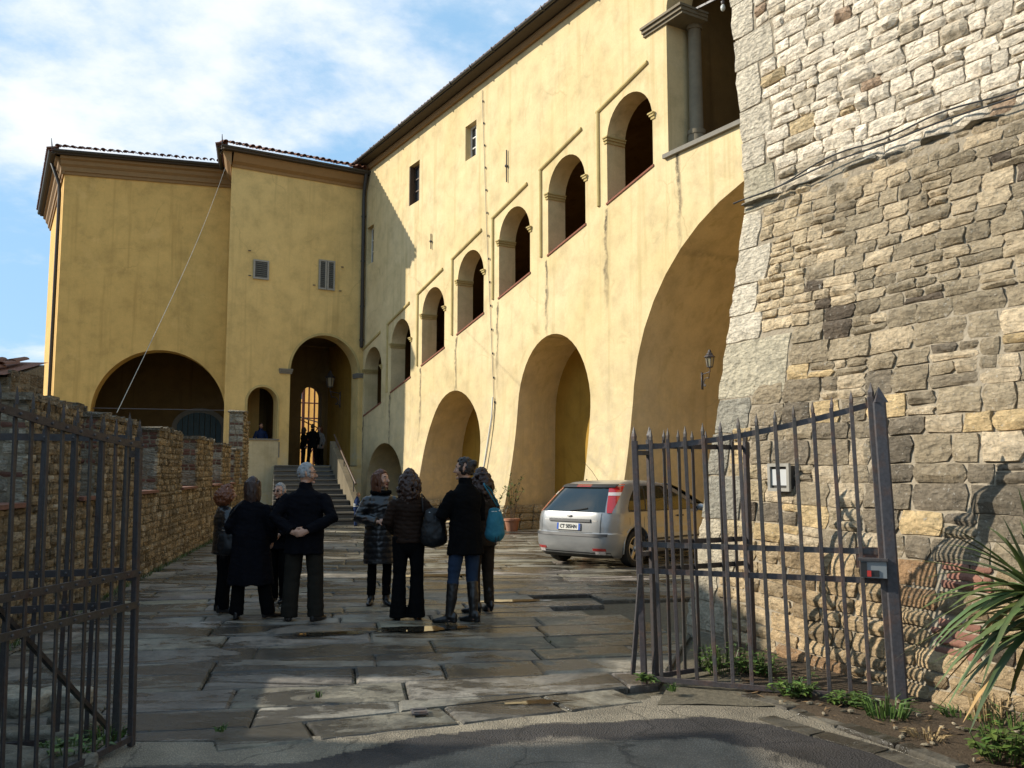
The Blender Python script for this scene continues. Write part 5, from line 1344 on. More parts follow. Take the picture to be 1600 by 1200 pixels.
# ------------------------------------------------ hut behind the parapet with a tumbled tile roof
hut = empty('stone_hut', (-7.6, 12.4, 0), label='low rubble stone hut with a tumbled terracotta tile roof behind the parapet, far left', cat='building')
HX, HY = nrm([1, .12, 0]), nrm([-.12, 1, 0]); HO = V(-11.62, 11.9, 0)
WH = lambda u, z, off=0.0: HO+HX*u-HY*off+V(0, 0, z)
it = face_items(0, 4.6, 1.2, 2.98, .13, .22, (.18, .42), rw)
mb = MB(); dH = 1.15; q = [HO, HO+HX*4.6, HO+HX*4.6+HY*dH, HO+HY*dH]; top_ = [q[0]+V(0, 0, 2.97), q[1]+V(0, 0, 2.97), q[2]+V(0, 0, 3.28), q[3]+V(0, 0, 3.28)]
mb.add(q+top_, [(3,2,1,0),(4,5,6,7),(0,1,5,4),(1,2,6,5),(2,3,7,6),(3,0,4,7)]); o = mb.build('wall', M['mortar_dark']); adopt(o, hut)
sid = face_items(0, dH, 1.2, 3.1, .12, .2, (.16, .34), rw)
place_stones(sid, lambda s, z, off=0.0: HO+HX*(4.6+off)+HY*s+V(0, 0, z), hut, M['stone_low'], lambda s, z, r: tuple(V(.20, .155, .10)*r.uniform(.6, 1.2)), .03, rw, 30, nx=4, nz=3)
place_stones(it, WH, hut, M['stone_low'], lambda s, z, r: tuple(V(.21, .165, .105)*r.uniform(.6, 1.2)), .04, rw, 70, nx=4, nz=3)
mb = MB(); mb.add([HO-HY*.25+V(0, 0, 2.99), HO+HX*4.6-HY*.18+V(0, 0, 2.99), HO+HX*4.6+HY*1.3+V(0, 0, 3.34), HO+HY*1.3+V(0, 0, 3.34)], [(0, 1, 2, 3)], (.6, .5, .45)); adopt(mb.build('roof', M['terracotta']), hut)
for r in range(4):
    for i in range(16):
        o = bpy.data.objects.new('roof_tile', TILE_ME); COL.objects.link(o)
        p = HO+HX*(.15+i*.275+rw.uniform(-.06, .06))-HY*(.38-r*.36)+V(0, 0, 2.985+r*.36*.23+rw.uniform(0, .035)); o.location = p
        o.scale = (1, 1, .6); o.rotation_euler = (.20+rw.uniform(-.05, .03), rw.uniform(-.10, .10), math.atan2(HX[1], HX[0])+rw.uniform(-.14, .14)); o.parent = hut; o.matrix_parent_inverse = hut.matrix_basis.inverted()
# ------------------------------------------------ tumbled stones inside the left gate
rl = random.Random(3)
for i, (px, py, w, d, h, z, lab) in enumerate(((25, 1100, .46, .30, .16, 0, 'pale tumbled block at the left edge behind the left gate'), (95, 1092, .42, .26, .14, 0, 'pale tumbled block nearest the left gate\'s diagonal stay'), (60, 1150, .5, .26, .12, 0, 'lower grey block of the tumbled stones inside the left gate'),
      (118, 1128, .34, .22, .13, 0, 'small brown block of the tumbled stones inside the left gate'), (10, 1190, .5, .3, .13, 0, 'dark block in the bottom left corner inside the left gate'), (90, 1185, .42, .24, .10, 0, 'flat block at the foot of the tumbled stones inside the left gate'))):
    c = G(px, py, .05); mb = MB()
    def fn(p): return tuple(math.copysign(abs(x)**.35, x) for x in p)
    MM = Matrix.Rotation(rl.uniform(-.5, .5), 4, 'Z') @ Matrix.Rotation(rl.uniform(-.1, .1), 4, 'X')
    mb.ball((0, 0, 0), (w/2, d/2, h/2), 14, 9, tuple(V(.30, .27, .21)*(1.25 if 'pale' in lab else .75)), MM, fn=fn)
    mb.v = [tuple(V(*p)*(1+.12*ns(p[0]*7, p[1]*7, p[2]*7+i))) for p in mb.v]
    o = mb.build('tumbled_stone', M['stone_low'], smooth=55, label=lab, cat='stone block', group='tumbled stones inside the left gate'); o.location = (c[0], c[1], h/2-.02)
# ================================================================== unseen houses added on the left, sized so their shadows cross the foreground
shade = empty('shade_house', (-12, 9, 0), label='plain unseen house added left of the courtyard to cast shade over it', cat='building')
def prism_house(parent, x0, x1, y0, y1, ze, zr, mat):
    mb = MB(); P = [(x0,y0,-.05),(x1,y0,-.05),(x1,y1,-.05),(x0,y1,-.05),(x0,y0,ze),(x1,y0,ze),(x1,y1,ze),(x0,y1,ze),((x0+x1)/2,y0,zr),((x0+x1)/2,y1,zr)]
    mb.add(P, [(0,1,5,8,4),(2,3,7,9,6),(1,2,6,5),(3,0,4,7)]); adopt(mb.build('wall', mat), parent)
    mb = MB(); o_ = .4
    for (xa, xb) in ((x0-o_, (x0+x1)/2), (x1+o_, (x0+x1)/2)):
        k = (zr-ze)/((x1-x0)/2); za = ze-o_*k
        q = [V(xa, y0-o_, za), V(xb, y0-o_, zr), V(xb, y1+o_, zr), V(xa, y1+o_, za)]
        mb.add(q+[p+V(0, 0, .12) for p in q], [(0,1,2,3),(4,5,6,7),(0,1,5,4),(1,2,6,5),(2,3,7,6),(3,0,4,7)], (.8, .7, .6))
    o = mb.build('roof', M['terracotta']); fixnormals(o); adopt(o, parent)
prism_house(shade, -16.5, -10.3, 10.1, 15.0, 7.7, 8.9, M['plaster_left']); prism_house(shade, -16.4, -10.35, 9.15, 9.69, 6.5, 7.4, M['plaster_left'])
shade2 = empty('shade_house', (-13, 2, 0), label='second unseen house added nearer the viewer to shade the forecourt', cat='building')
prism_house(shade2, -16.5, -10.3, -3.0, 6.75, 6.9, 8.2, M['plaster_mid'])
# ================================================================== people
def cloth(name, col, rough=.9, var=.25, bump=.3, sheen=.0, spec=.06, coat=0):
    t = NT(name); c = t.co(); f = t.noise(c, 9, 5); w = t.noise(c, 260, 2)
    t.set(color=t.mix(f, tuple(x*(1-var) for x in col), tuple(min(1, x*(1+var)) for x in col)), rough=rough, spec=spec, coat=coat, coatr=.15, normal=t.bump(w, bump, .002))
    return t.m
M['skin'] = plain('skin', (.46, .255, .17), .5, .12, 18, .1, 90, spec=.4)
CL = dict(navy=cloth('navy_cloth', (.0048, .0050, .0072)), black=cloth('black_cloth', (.0042, .0042, .0046)), gloss=cloth('glossy_quilt', (.008, .008, .0095), .34, .2, .1, spec=.5, coat=.25), olive=cloth('olive_cloth', (.019, .017, .0135)),
          brown=cloth('brown_quilt', (.020, .0115, .008), .6, .25, .2), jeans=cloth('jeans', (.022, .036, .066), .9), boot=cloth('boot_leather', (.012, .011, .011), .32, .2, .2, spec=.5), tealbag=cloth('teal_leather', (.035, .16, .22), .5, .2), bag=cloth('black_leather', (.007, .007, .008), .45, .2, .2, spec=.3),
          white=cloth('white_cloth', (.55, .55, .53)), grey=cloth('grey_cloth', (.16, .15, .14)), kidblue=cloth('blue_cloth', (.02, .035, .09)), dkbrown=cloth('dark_brown_cloth', (.028, .021, .016)))
def hair_mat(name, c, rough=.45):
    t = NT(name); k = t.co((1, 1, .25)); f = t.noise(k, 55, 4, .6); col = t.mix(f, tuple(x*.55 for x in c), tuple(min(1, x*1.5) for x in c))
    return t.set(color=col, rough=rough, spec=.4, normal=t.bump(f, .8, .006))
HM = dict(grey=hair_mat('grey_hair', (.24, .24, .24)), dark=hair_mat('dark_hair', (.018, .011, .008)), auburn=hair_mat('auburn_hair', (.085, .028, .012)), red=hair_mat('red_hair', (.13, .040, .014)), brown=hair_mat('brown_hair', (.030, .014, .010)), curl=hair_mat('curly_brown_hair', (.034, .016, .011)), blond=hair_mat('fair_hair', (.22, .12, .05)))
M['lip'] = plain('lip', (.30, .085, .075), .45); M['eye'] = plain('eye_dark', (.015, .01, .008), .2); M['eye_white'] = plain('eye_white', (.6, .58, .55), .3); M['metal'] = plain('clasp_metal', (.5, .48, .45), .3, metal=.9)

def add_hand(mb, wrist, d, palm_n, size=1.0, curl=.5, left=False, spread=.12):
    """palm and five separate bent fingers from the wrist along d; palm_n points out of the palm"""
    wrist = V(*wrist); d = nrm(d); pn = nrm(np.asarray(palm_n, float)-d*np.dot(palm_n, d)); sd = np.cross(d, pn)*(1 if left else -1)  # towards the thumb
    s = size; Mx = Matrix(((sd[0], d[0], pn[0]), (sd[1], d[1], pn[1]), (sd[2], d[2], pn[2]))).to_4x4()
    mb.tube([wrist-d*.02*s, wrist+d*.02*s, wrist+d*.055*s, wrist+d*.088*s], [(.026*s, .020*s), (.032*s, .019*s), (.040*s, .017*s), (.039*s, .014*s)], 10, ref=sd)
    for k, (o, L, r) in enumerate(((.029, .072, .0090), (.010, .080, .0095), (-.010, .074, .0090), (-.028, .058, .0080))):
        p = wrist+d*.080*s+sd*o*s; a = 0; pts = [p-d*.02*s, p]; dirv = nrm(d+sd*o*spread*20*.3)
        for j, seg in enumerate((.45, .31, .24)):
            a += curl*(.7, 1.0, .7)[j]*(1+.08*k); dd = dirv*math.cos(a)+pn*math.sin(a); p = p+dd*L*seg*s; pts.append(p)
        mb.tube(pts, [r*1.05*s, r*1.05*s, r*s, r*.92*s, r*.8*s], 8)
    p = wrist+d*.025*s+sd*.026*s; t1 = nrm(sd*.8+d*.65+pn*.35); t2 = nrm(sd*.35+d*.9+pn*.5)
    mb.tube([p-t1*.01*s, p+t1*.034*s, p+t1*.034*s+t2*.030*s, p+t1*.034*s+t2*.052*s], [.0135*s, .0115*s, .0105*s, .0085*s], 8)

class Person:
    """standing figure; local frame: x to its right, y forward, z up, drawn for 1.75 m and scaled"""
    def __init__(s, loc, yaw, H, label, group='people standing in the courtyard', female=False, name='person', cat='person'):
        s.root = empty(name, tuple(loc), yaw, label=label, cat=cat, group=group); s.k = H/1.75; s.f = female
        s.hx = .155 if female else .185; s.seed = RNG.uniform(0, 50); s.vox = .0085
        s.legs = dict(l=((-.095, 0, .93), (-.10, .01, .50), (-.11, -.02, .085)), r=((.095, 0, .93), (.10, .01, .50), (.11, -.02, .085)))
        s.toe = dict(l=(-.12, 1), r=(.12, 1)); s.lean = V(0, 0, 0)
        s.arms = dict(l=((-s.hx, 0, 1.42), (-s.hx-.075, -.02, 1.13), (-s.hx-.065, .05, .88)), r=((s.hx, 0, 1.42), (s.hx+.075, -.02, 1.13), (s.hx+.065, .05, .88)))
        s.hands = dict(l=None, r=None); s.head_yaw = 0; s.head_pitch = 0; s.head_off = V(0, .02, 0)
    def L(s, p): return tuple(V(*p)*s.k)
    def finish(s, mb):
        mb.v = [tuple(V(*p)*s.k) for p in mb.v]; return mb
    def headM(s):
        return Matrix.Translation(Vector((s.lean[0]+s.head_off[0], s.lean[1]+s.head_off[1], 1.632))) @ Matrix.Rotation(s.head_yaw, 4, 'Z') @ Matrix.Rotation(s.head_pitch, 4, 'X')
    def body(s):
        mb = MB(); le = s.lean; Mh = s.headM(); Hh = lambda p: tuple(Mh @ Vector(p))
        def hd(p):
            x, y, z = p
            if z < 0: x *= 1-.30*(-z)**1.6; y *= (1-.10*(-z)) if y > 0 else (1-.42*(-z)**1.2)
            if z > .3: y *= 1-.04*z
            return x, y, z
        def fn(p):
            x, y, z = hd(p); return x*.076, y*.098, z*.118
        mb.ball((0, 0, 0), (1, 1, 1), 20, 14, M=Mh, fn=fn)
        mb.v = mb.v
        mb.tube([Hh((0, .085, .022)), Hh((0, .104, -.005)), Hh((0, .119, -.032)), Hh((0, .100, -.040))], [.009, .011, .016, .010], 8)           # nose
        mb.tube([Hh((-.04, .078, .032)), Hh((0, .092, .030)), Hh((.04, .078, .032))], [.011, .011, .011], 8)                                  # brow
        mb.ball(Hh((0, .080, -.098)), (.022, .018, .016), 10, 6)                                                                               # chin
        for sg in (-1, 1):
            mb.ball(Hh((sg*.048, .064, -.030)), (.024, .022, .026), 10, 6)
            mb.tube([Hh((sg*.073, -.005, -.035)), Hh((sg*.085, -.014, -.005)), Hh((sg*.082, -.016, .022))], [(.008, .011), (.009, .017), (.007, .013)], 8)  # ears
        nb = V(le[0], le[1], 1.44)
        mb.tube([nb+V(0, -.01, -.06), nb+V(0, .0, .03), V(*Hh((0, -.012, -.075))), V(*Hh((0, -.005, -.03)))], [(.075, .065), (.056, .056), (.053, .055), (.05, .05)], 12)
        wf = .93 if s.f else 1.0; hx = s.hx
        mb.tube([V(0, 0, .84), V(0, -.005, .93), V(0, 0, 1.02)+le*.2, V(0, .0, 1.13)+le*.5, V(0, .0, 1.28)+le*.8, V(0, -.01, 1.38)+le, V(0, -.01, 1.45)+le],
                [(.13, .10), (.165, .115), (.148, .105), (.132*wf, .095), (.155*wf, .112), (hx*.72, .09), (.075, .065)], 16)
        for k in 'lr':
            h, kn, an = s.legs[k]; h, kn, an = V(*h), V(*kn), V(*an); m1 = (h+kn)/2; m2 = kn*.7+an*.3
            mb.tube([h+V(0, 0, .02), m1, kn, m2+V(0, -.012, 0), an], [.080, .066, .050, .048, .034], 12)
            tx, ty = s.toe[k]; d = nrm([tx, ty, 0]); mb.tube([an+V(0, 0, -.01), an-d*.03+V(0, 0, -.045), an+d*.06+V(0, 0, -.055), an+d*.13+V(0, 0, -.062)], [(.034, .034), (.034, .034), (.038, .028), (.034, .018)], 10)
            a0, a1, a2 = (V(*p) for p in s.arms[k]); a0 = a0+le+V(.035 if k == 'l' else -.035, 0, -.05)
            mb.tube([a0-V(0, 0, .0), (a0+a1)/2, a1, (a1*.55+a2*.45), a2], [.042, .042, .038, .035, .026], 10)
            hd_ = s.hands[k]
            if hd_ is None: hd_ = (nrm(a2-a1), V(1 if k == 'l' else -1, 0, 0), .55)
            add_hand(mb, a2, hd_[0], hd_[1], 1.0 if not s.f else .9, hd_[2], left=(k == 'l'))
        s.finish(mb); b = fuse(mb, 'body', M['skin'], s.vox*s.k, s.root, 1)
        e = MB(); w = MB()
        for sg in (-1, 1):
            w.ball(Hh((sg*.031, .0815, .010)), (.0125, .007, .0065), 10, 6, M=None); e.ball(Hh((sg*.031, .0875, .010)), (.006, .004, .006), 8, 6)
            e.tube([Hh((sg*.018, .0925, .033)), Hh((sg*.034, .089, .038)), Hh((sg*.050, .078, .032))], .0045, 6)
        s.finish(w); s.finish(e); w.build('eye', M['eye_white'], b, smooth=True); e.build('eye_and_brow', M['eye'], b, smooth=True)
        l = MB(); l.tube([Hh((-.024, .086, -.066)), Hh((0, .097, -.064)), Hh((.024, .086, -.066))], [.004, .0065, .004], 8); s.finish(l); l.build('mouth', M['lip'], b, smooth=True)
        return b
    def trousers(s, mat, w=(.098, .085, .070, .066, .068), hem=.07, name='trousers', top=1.0, boot=None, mats=None):
        mb = MB()
        mb.tube([V(0, 0, .80), V(0, 0, .86), V(0, -.005, .93), V(0, 0, top)], [(.135, .108), (.168, .125), (.185, .132), (.165, .12)], 16)
        for k in 'lr':
            h, kn, an = (V(*p) for p in s.legs[k]); m1 = (h+kn)/2; m2 = (kn+an)/2; end = V(an[0], an[1]+.01, hem if hem < .4 else hem)
            if hem > .3: pts = [h+V(0, 0, .03), m1, kn, kn*.78+an*.22]; r = [w[0], w[1], w[2], w[3]]
            else: pts = [h+V(0, 0, .03), m1, kn, m2, end]; r = list(w)
            mb.tube(pts, r, 14, round_cap=False)
        s.finish(mb); sd = s.seed
        def disp(c, n):
            z = c[2]/s.k; a = .006*ns(c[0]*16+sd, c[1]*16, z*7)+.006*ns(c[0]*5, c[1]*5+sd, z*22)*(1 if abs(z-.5) < .14 or z < .25 else .35); return a*s.k
        return fuse(mb, name, mat, .0105*s.k, s.root, 2, disp)
    def shoes(s, mat, tall=0.0, heel=.0, name='shoe'):
        for k in 'lr':
            an = V(*s.legs[k][2]); kn = V(*s.legs[k][1]); tx, ty = s.toe[k]; d = nrm([tx, ty, 0]); mb = MB()
            b = V(an[0], an[1], 0)
            mb.tube([b-d*.060+V(0, 0, .052+heel), b-d*.01+V(0, 0, .050+heel*.7), b+d*.07+V(0, 0, .036), b+d*.15+V(0, 0, .026), b+d*.185+V(0, 0, .022)], [(.036, .050), (.040, .050), (.046, .036), (.042, .026), (.022, .018)], 12)
            mb.tube([b-d*.055+V(0, 0, .006), b-d*.05+V(0, 0, .05+heel)], [.030 if heel < .03 else .018, .034], 10, round_cap=False)
            mb.tube([b-d*.03+V(0, 0, .012+heel*.6), b+d*.09+V(0, 0, .012), b+d*.17+V(0, 0, .012)], [(.036, .012), (.046, .012), (.030, .012)], 10)
            if tall: mb.tube([an-V(0, 0, .02), an+V(0, .0, .04), an*.6+kn*.4+V(0, -.006, 0), an+(kn-an)*tall], [.050, .046, .060, .064], 14, round_cap=False)
            else: mb.tube([an-V(0, 0, .03), an+V(0, 0, .03)], [.044, .042], 12, round_cap=False)
            s.finish(mb); fuse(mb, name if not tall else 'boot', mat, .008*s.k, s.root, 1, (lambda c, n: .004*ns(c[0]*30+s.seed, c[1]*30, c[2]*26)) if tall else None)
    def jacket(s, mat, hem=.80, hemw=(.20, .15), waist=(.172, .128), chest=(.192, .138), sleeve=(.074, .064, .056, .050), quilt=None, name='jacket', collar=.075, fold=1.0, vent=False, rough_seed=0, shoulder=None, mid=None, mid_z=.95):
        mb = MB(); le = s.lean; hx = s.hx
        sh = shoulder or (hx*1.06, .112)
        pts = [V(0, 0, hem)]; r = [hemw]
        if hem < .80: pts.append(V(0, 0, .88)+le*.1); r.append(mid or (.185, .142))
        pts += [V(0, 0, 1.05)+le*.3, V(0, 0, 1.16)+le*.55, V(0, 0, 1.30)+le*.85, V(0, -.008, 1.395)+le, V(0, -.008, 1.445)+le, V(0, -.004, 1.475)+le]; r += [((waist[0]*2+hemw[0])/3, (waist[1]*2+hemw[1])/3), waist, chest, sh, (.105, .088), (.07, .07)]
        mb.tube(pts, r, 22, round_cap=False)
        mb.tube([V(0, -.008, 1.43)+le, V(0, .0, 1.47+collar*.3)+le, V(0, .006, 1.47+collar)+le], [(.088, .080), (.076, .074), (.072, .072)], 14, round_cap=False)
        for k in 'lr':
            a0, a1, a2 = (V(*p) for p in s.arms[k]); a0 = a0+le; e = a2-(a2-a1)*.06
            a0 = a0+V(.012 if k == 'l' else -.012, 0, -.025)
            mb.tube([a0+V(.015 if k == 'l' else -.015, 0, .0), a0*.85+a1*.15, (a0+a1)/2, a1, (a1+e)/2, e], [sleeve[0]*.80, sleeve[0]*.90, sleeve[0]*.90, sleeve[1], sleeve[2], sleeve[3]], 14, round_cap=False)
        s.finish(mb); sd = s.seed; k_ = s.k; A = {q: [V(*p)*k_ for p in s.arms[q]] for q in 'lr'}
        def disp(c, n):
            z = c[2]/k_; x = c[0]/k_
            d = .007*fold*ns(c[0]*11+sd, c[1]*11, z*8)+.0045*fold*ns(c[0]*24, c[1]*24+sd, z*30)
            if hem < .75 and z < 1.0 and not quilt: a = math.atan2(c[1], c[0]); d += .010*math.sin(a*7+sd+2*ns(z*3, sd))*smooth01((1.0-z)/.35)
            if abs(x) > .2 or z > .95:                                     # elbow and waist creases
                d += .006*fold*ns(x*9, sd+3, z*34+x*12)
            if quilt: d += .007*(abs(math.sin(math.pi*(z+.02*ns(x*5, sd, 0))/quilt))**.55)-.004
            return d*k_
        return fuse(mb, name, mat, .0105*s.k, s.root, 2, disp)
    def hair(s, mat, style='short', name='hair', length=.0, curls=0):
        mb = MB(); Mh = s.headM(); rr = random.Random(int(s.seed*100)); Hh = lambda p: tuple(Mh @ Vector(p))
        def cap(p):
            x, y, z = p
            if z < 0: y *= (1-.30*(-z)); x *= 1-.10*(-z)
            return x, y, z
        fr = 0
        def shell(off, zlo, yfront):
            """skull cap trimmed at the hairline"""
            P = 0
            for i in range(420):
                u = rr.uniform(-1, 1); a = rr.uniform(0, 2*math.pi); q = math.sqrt(1-u*u); x, y, z = q*math.cos(a), q*math.sin(a), u
                if y > yfront and z < .62+.25*(y-.5): continue
                if z < zlo: continue
                x, y, z = cap((x, y, z)); r_ = rr.uniform(.013, .018)
                mb.ball(Hh((x*(.076+off), (y*(.098+off))-.004, z*(.118+off)+.004)), r_, 6, 5)
        if style == 'short': shell(-.004, -.42, .42)
        else: shell(.002, -.5, .40)
        sd = s.seed
        if style in ('long', 'bob', 'curly'):
            n = {'long': 150, 'bob': 150, 'curly': 260}[style]
            for i in range(n):
                a = rr.uniform(math.radians(-32), math.radians(212)); a = a+math.pi     # around the back and the sides
                if style == 'bob': a = math.radians(rr.uniform(155, 385))
                x, y = math.cos(a), math.sin(a); t = rr.random(); zt = .05; zb = -length*(.85+.15*abs(ns(a*2, sd)))
                z = zt+(zb-zt)*t
                if style == 'curly':
                    wd = 1.0+.55*math.sin(math.pi*min(1, t*1.05))+.12*rr.uniform(-1, 1); bk = .02*t
                    p = V(x*.080*wd, y*.094*wd*.95-.012-bk, z); mb.ball(Hh(p), rr.uniform(.017, .032), 6, 5)
                else:
                    wd = 1.10+.16*math.sin(math.pi*t)-(.10*t if style == 'long' else -.04*t)
                    p = V(x*.078*wd, y*.098*wd-.006, z); q = p+V(rr.uniform(-.006, .006), rr.uniform(-.006, .006), -.05)
                    mb.tube([Hh(p+V(0, 0, .03)), Hh(p), Hh(q)], [.014, .017, .012], 6)
        if style == 'bun':
            mb.ball(Hh((0, -.105, .060)), (.045, .042, .042), 10, 8); mb.ball(Hh((0, -.085, .03)), (.05, .04, .05), 10, 8)
        s.finish(mb)
        amp = {'short': .003, 'long': .004, 'bob': .005, 'curly': .008, 'bun': .005}[style]
        fz = {'short': 60, 'long': 30, 'bob': 34, 'curly': 34, 'bun': 50}[style]
        o = fuse(mb, name, mat, .0075*s.k, s.root, 2 if style != 'curly' else 1, lambda c, n: amp*(ns(c[0]*fz+sd, c[1]*fz, c[2]*(fz if style in ('curly', 'short', 'bun') else fz*.25))+.5*ns(c[0]*fz*2.2, c[1]*fz*2.2+sd, c[2]*fz*(2.2 if style == 'curly' else .4))))
        return o
def at(px, py, dx=0, dy=0): q = gpt(px, py); return (q[0]+dx, q[1]+dy, 0)
def belt(p, pts, mat, name='belt', r=.012): 
    mb = MB(); mb.tube([V(*q) for q in pts], r, 8); p.finish(mb); return mb.build(name, mat, p.root, smooth=True)

# --- man with his hands clasped behind his back, seen from behind, head turned right
m1 = Person((-2.33, 10.12, 0), 0, 1.745, 'grey haired man seen from behind in a black jacket, hands clasped behind his back')
m1.hx = .20; m1.legs = dict(l=((-.10, 0, .93), (-.13, .01, .50), (-.155, -.02, .085)), r=((.10, 0, .93), (.125, .01, .50), (.145, -.03, .085))); m1.toe = dict(l=(-.35, 1), r=(.45, 1))
m1.arms = dict(l=((-.205, 0, 1.40), (-.315, -.10, 1.14), (-.085, -.205, .985)), r=((.205, 0, 1.40), (.325, -.10, 1.14), (.065, -.215, .995)))
m1.hands = dict(l=(V(.95, -.10, -.12), V(0, 1, .1), .45), r=(V(-.9, -.25, -.25), V(.1, 1, .1), .55)); m1.head_yaw = math.radians(-72)
m1.body(); m1.trousers(CL['olive'], (.11, .10, .092, .092, .096), .045); m1.shoes(CL['boot']); m1.jacket(CL['navy'], .74, (.225, .165), (.205, .15), (.222, .155), (.085, .075, .066, .056), collar=.06, shoulder=(.215, .12), mid=(.215, .16)); m1.hair(HM['grey'], 'short')
mb = MB(); Mh = m1.headM()
for sg in (-1, 1):
    c = Mh @ Vector((sg*.033, .105, .008)); mb.tube([tuple(Mh @ Vector((sg*(.033+.022*math.cos(a)), .104, .008+.017*math.sin(a)))) for a in np.linspace(0, 2*math.pi, 13)], .002, 5)
    mb.tube([tuple(Mh @ Vector((sg*.055, .102, .012))), tuple(Mh @ Vector((sg*.078, .02, .014)))], .0022, 5)
m1.finish(mb); mb.build('glasses', CL['boot'], m1.root)
# --- woman in the long dark coat, back to the viewer
w1 = Person((-2.98, 10.28, 0), math.radians(4), 1.585, 'woman seen from behind in a long navy coat with straight dark brown hair', female=True)
w1.legs['l'] = ((-.09, 0, .93), (-.13, 0, .5), (-.15, -.03, .085)); w1.legs['r'] = ((.09, 0, .93), (.16, .0, .5), (.235, .02, .085)); w1.toe = dict(l=(-.15, 1), r=(.75, .6))
w1.arms = dict(l=((-.165, 0, 1.40), (-.27, -.0, 1.14), (-.25, .13, .93)), r=((.165, 0, 1.40), (.27, .0, 1.14), (.24, .14, .94)))
w1.body(); w1.trousers(CL['black'], (.11, .095, .085, .085, .09), .05); w1.shoes(CL['boot'], heel=.02); w1.jacket(CL['navy'], .42, (.29, .22), (.20, .15), (.20, .15), (.082, .072, .066, .06), name='long_coat', collar=.04, mid=(.235, .175), shoulder=(.185, .12)); w1.hair(HM['brown'], 'long', length=.20)
# --- red haired woman facing right, half behind the coat
w2 = Person((-3.43, 10.75, 0), math.radians(-62), 1.49, 'red haired woman in a glossy black jacket, half hidden at the group\'s left', female=True)
w2.arms = dict(l=((-.165, 0, 1.40), (-.24, .0, 1.13), (-.16, .18, .98)), r=((.165, 0, 1.40), (.24, .0, 1.13), (.16, .2, .98))); w2.head_pitch = -.05
w2.body(); w2.trousers(CL['black'], (.108, .09, .08, .078, .08), .05); w2.shoes(CL['boot'], heel=.02); w2.jacket(CL['gloss'], .80, (.21, .17), (.195, .15), (.20, .155), (.084, .076, .07, .062), quilt=.085); w2.hair(HM['red'], 'curly', length=.17)
# --- older man half hidden behind the jacket, facing the viewer
m2 = Person((-2.98, 11.55, 0), math.radians(158), 1.50, 'short grey haired man with glasses facing us between the navy coat and the black jacket')
m2.arms = dict(l=((-.185, 0, 1.42), (-.27, .02, 1.14), (-.14, .2, 1.0)), r=((.185, 0, 1.42), (.27, .02, 1.14), (.14, .2, 1.0)))
m2.body(); m2.trousers(CL['black'], (.105, .095, .085, .082, .085), .05); m2.shoes(CL['boot']); m2.jacket(CL['navy'], .78, (.21, .16), (.2, .15), (.21, .15)); m2.hair(HM['grey'], 'short')
mb = MB(); Mh = m2.headM()
for sg in (-1, 1):
    mb.ball(tuple(Mh @ Vector((sg*.033, .103, .008))), (.022, .006, .016), 10, 6, M=Matrix.Rotation(m2.head_yaw, 4, 'Z')); mb.tube([tuple(Mh @ Vector((sg*.055, .098, .012))), tuple(Mh @ Vector((sg*.078, .02, .014)))], .0022, 5)
m2.finish(mb); mb.build('glasses', CL['boot'], m2.root)
# --- woman in the shiny long quilted coat, face turned right
w3 = Person((-1.66, 11.35, 0), math.radians(188), 1.67, 'auburn haired woman in a shiny black quilted coat, face turned right', female=True)
w3.head_yaw = math.radians(58); w3.legs = dict(l=((-.085, 0, .93), (-.095, .0, .50), (-.085, .02, .085)), r=((.085, 0, .93), (.10, .0, .50), (.11, .0, .085))); w3.toe = dict(l=(-.35, 1), r=(.15, 1))
w3.arms = dict(l=((-.165, 0, 1.40), (-.265, .03, 1.13), (-.075, .24, 1.10)), r=((.165, 0, 1.40), (.285, .02, 1.12), (.03, .25, 1.08)))
w3.hands = dict(l=(V(.8, .5, .1), V(0, -.2, -1), .8), r=(V(-.85, .4, .1), V(0, -.2, -1), .8))
w3.body(); w3.trousers(CL['black'], (.09, .078, .062, .060, .056), .12, 'tights'); w3.shoes(CL['boot'], heel=.02, tall=.35); w3.jacket(CL['gloss'], .53, (.215, .175), (.185, .145), (.20, .155), (.085, .078, .072, .06), quilt=.075, name='quilted_coat', mid=(.215, .17), shoulder=(.185, .12)); w3.hair(HM['auburn'], 'bob', length=.15)
for k in range(1):
    mb = MB()
    for i in range(46):
        a = 2*math.pi*i/46; mb.ball((.105*math.cos(a)*1.1, .095*math.sin(a), 1.455+.02*ns(a*3)), .03, 6, 5)
    w3.finish(mb); fuse(mb, 'fur_collar', CL['black'], .009, w3.root, 0, lambda c, n: .008*ns(c[0]*90, c[1]*90, c[2]*90))
# --- woman with long curly hair in a brown quilted jacket, back to the viewer
w4 = Person((-1.17, 10.2, 0), math.radians(6), 1.675, 'woman seen from behind with long dark curly hair and a brown quilted jacket', female=True)
w4.legs = dict(l=((-.09, 0, .93), (-.105, .01, .50), (-.115, -.02, .085)), r=((.09, 0, .93), (.10, .01, .50), (.10, -.02, .085))); w4.toe = dict(l=(-.2, 1), r=(.25, 1))
w4.arms = dict(l=((-.165, 0, 1.40), (-.25, .0, 1.13), (-.16, .22, 1.0)), r=((.165, 0, 1.40), (.285, -.02, 1.15), (.23, .18, 1.03)))
w4.body(); w4.trousers(CL['black'], (.105, .09, .078, .086, .105), .025); w4.shoes(CL['boot'], heel=.03); w4.jacket(CL['brown'], .89, (.185, .145), (.168, .13), (.19, .145), (.078, .07, .064, .056), quilt=.05, collar=.05); w4.hair(HM['curl'], 'curly', length=.33)
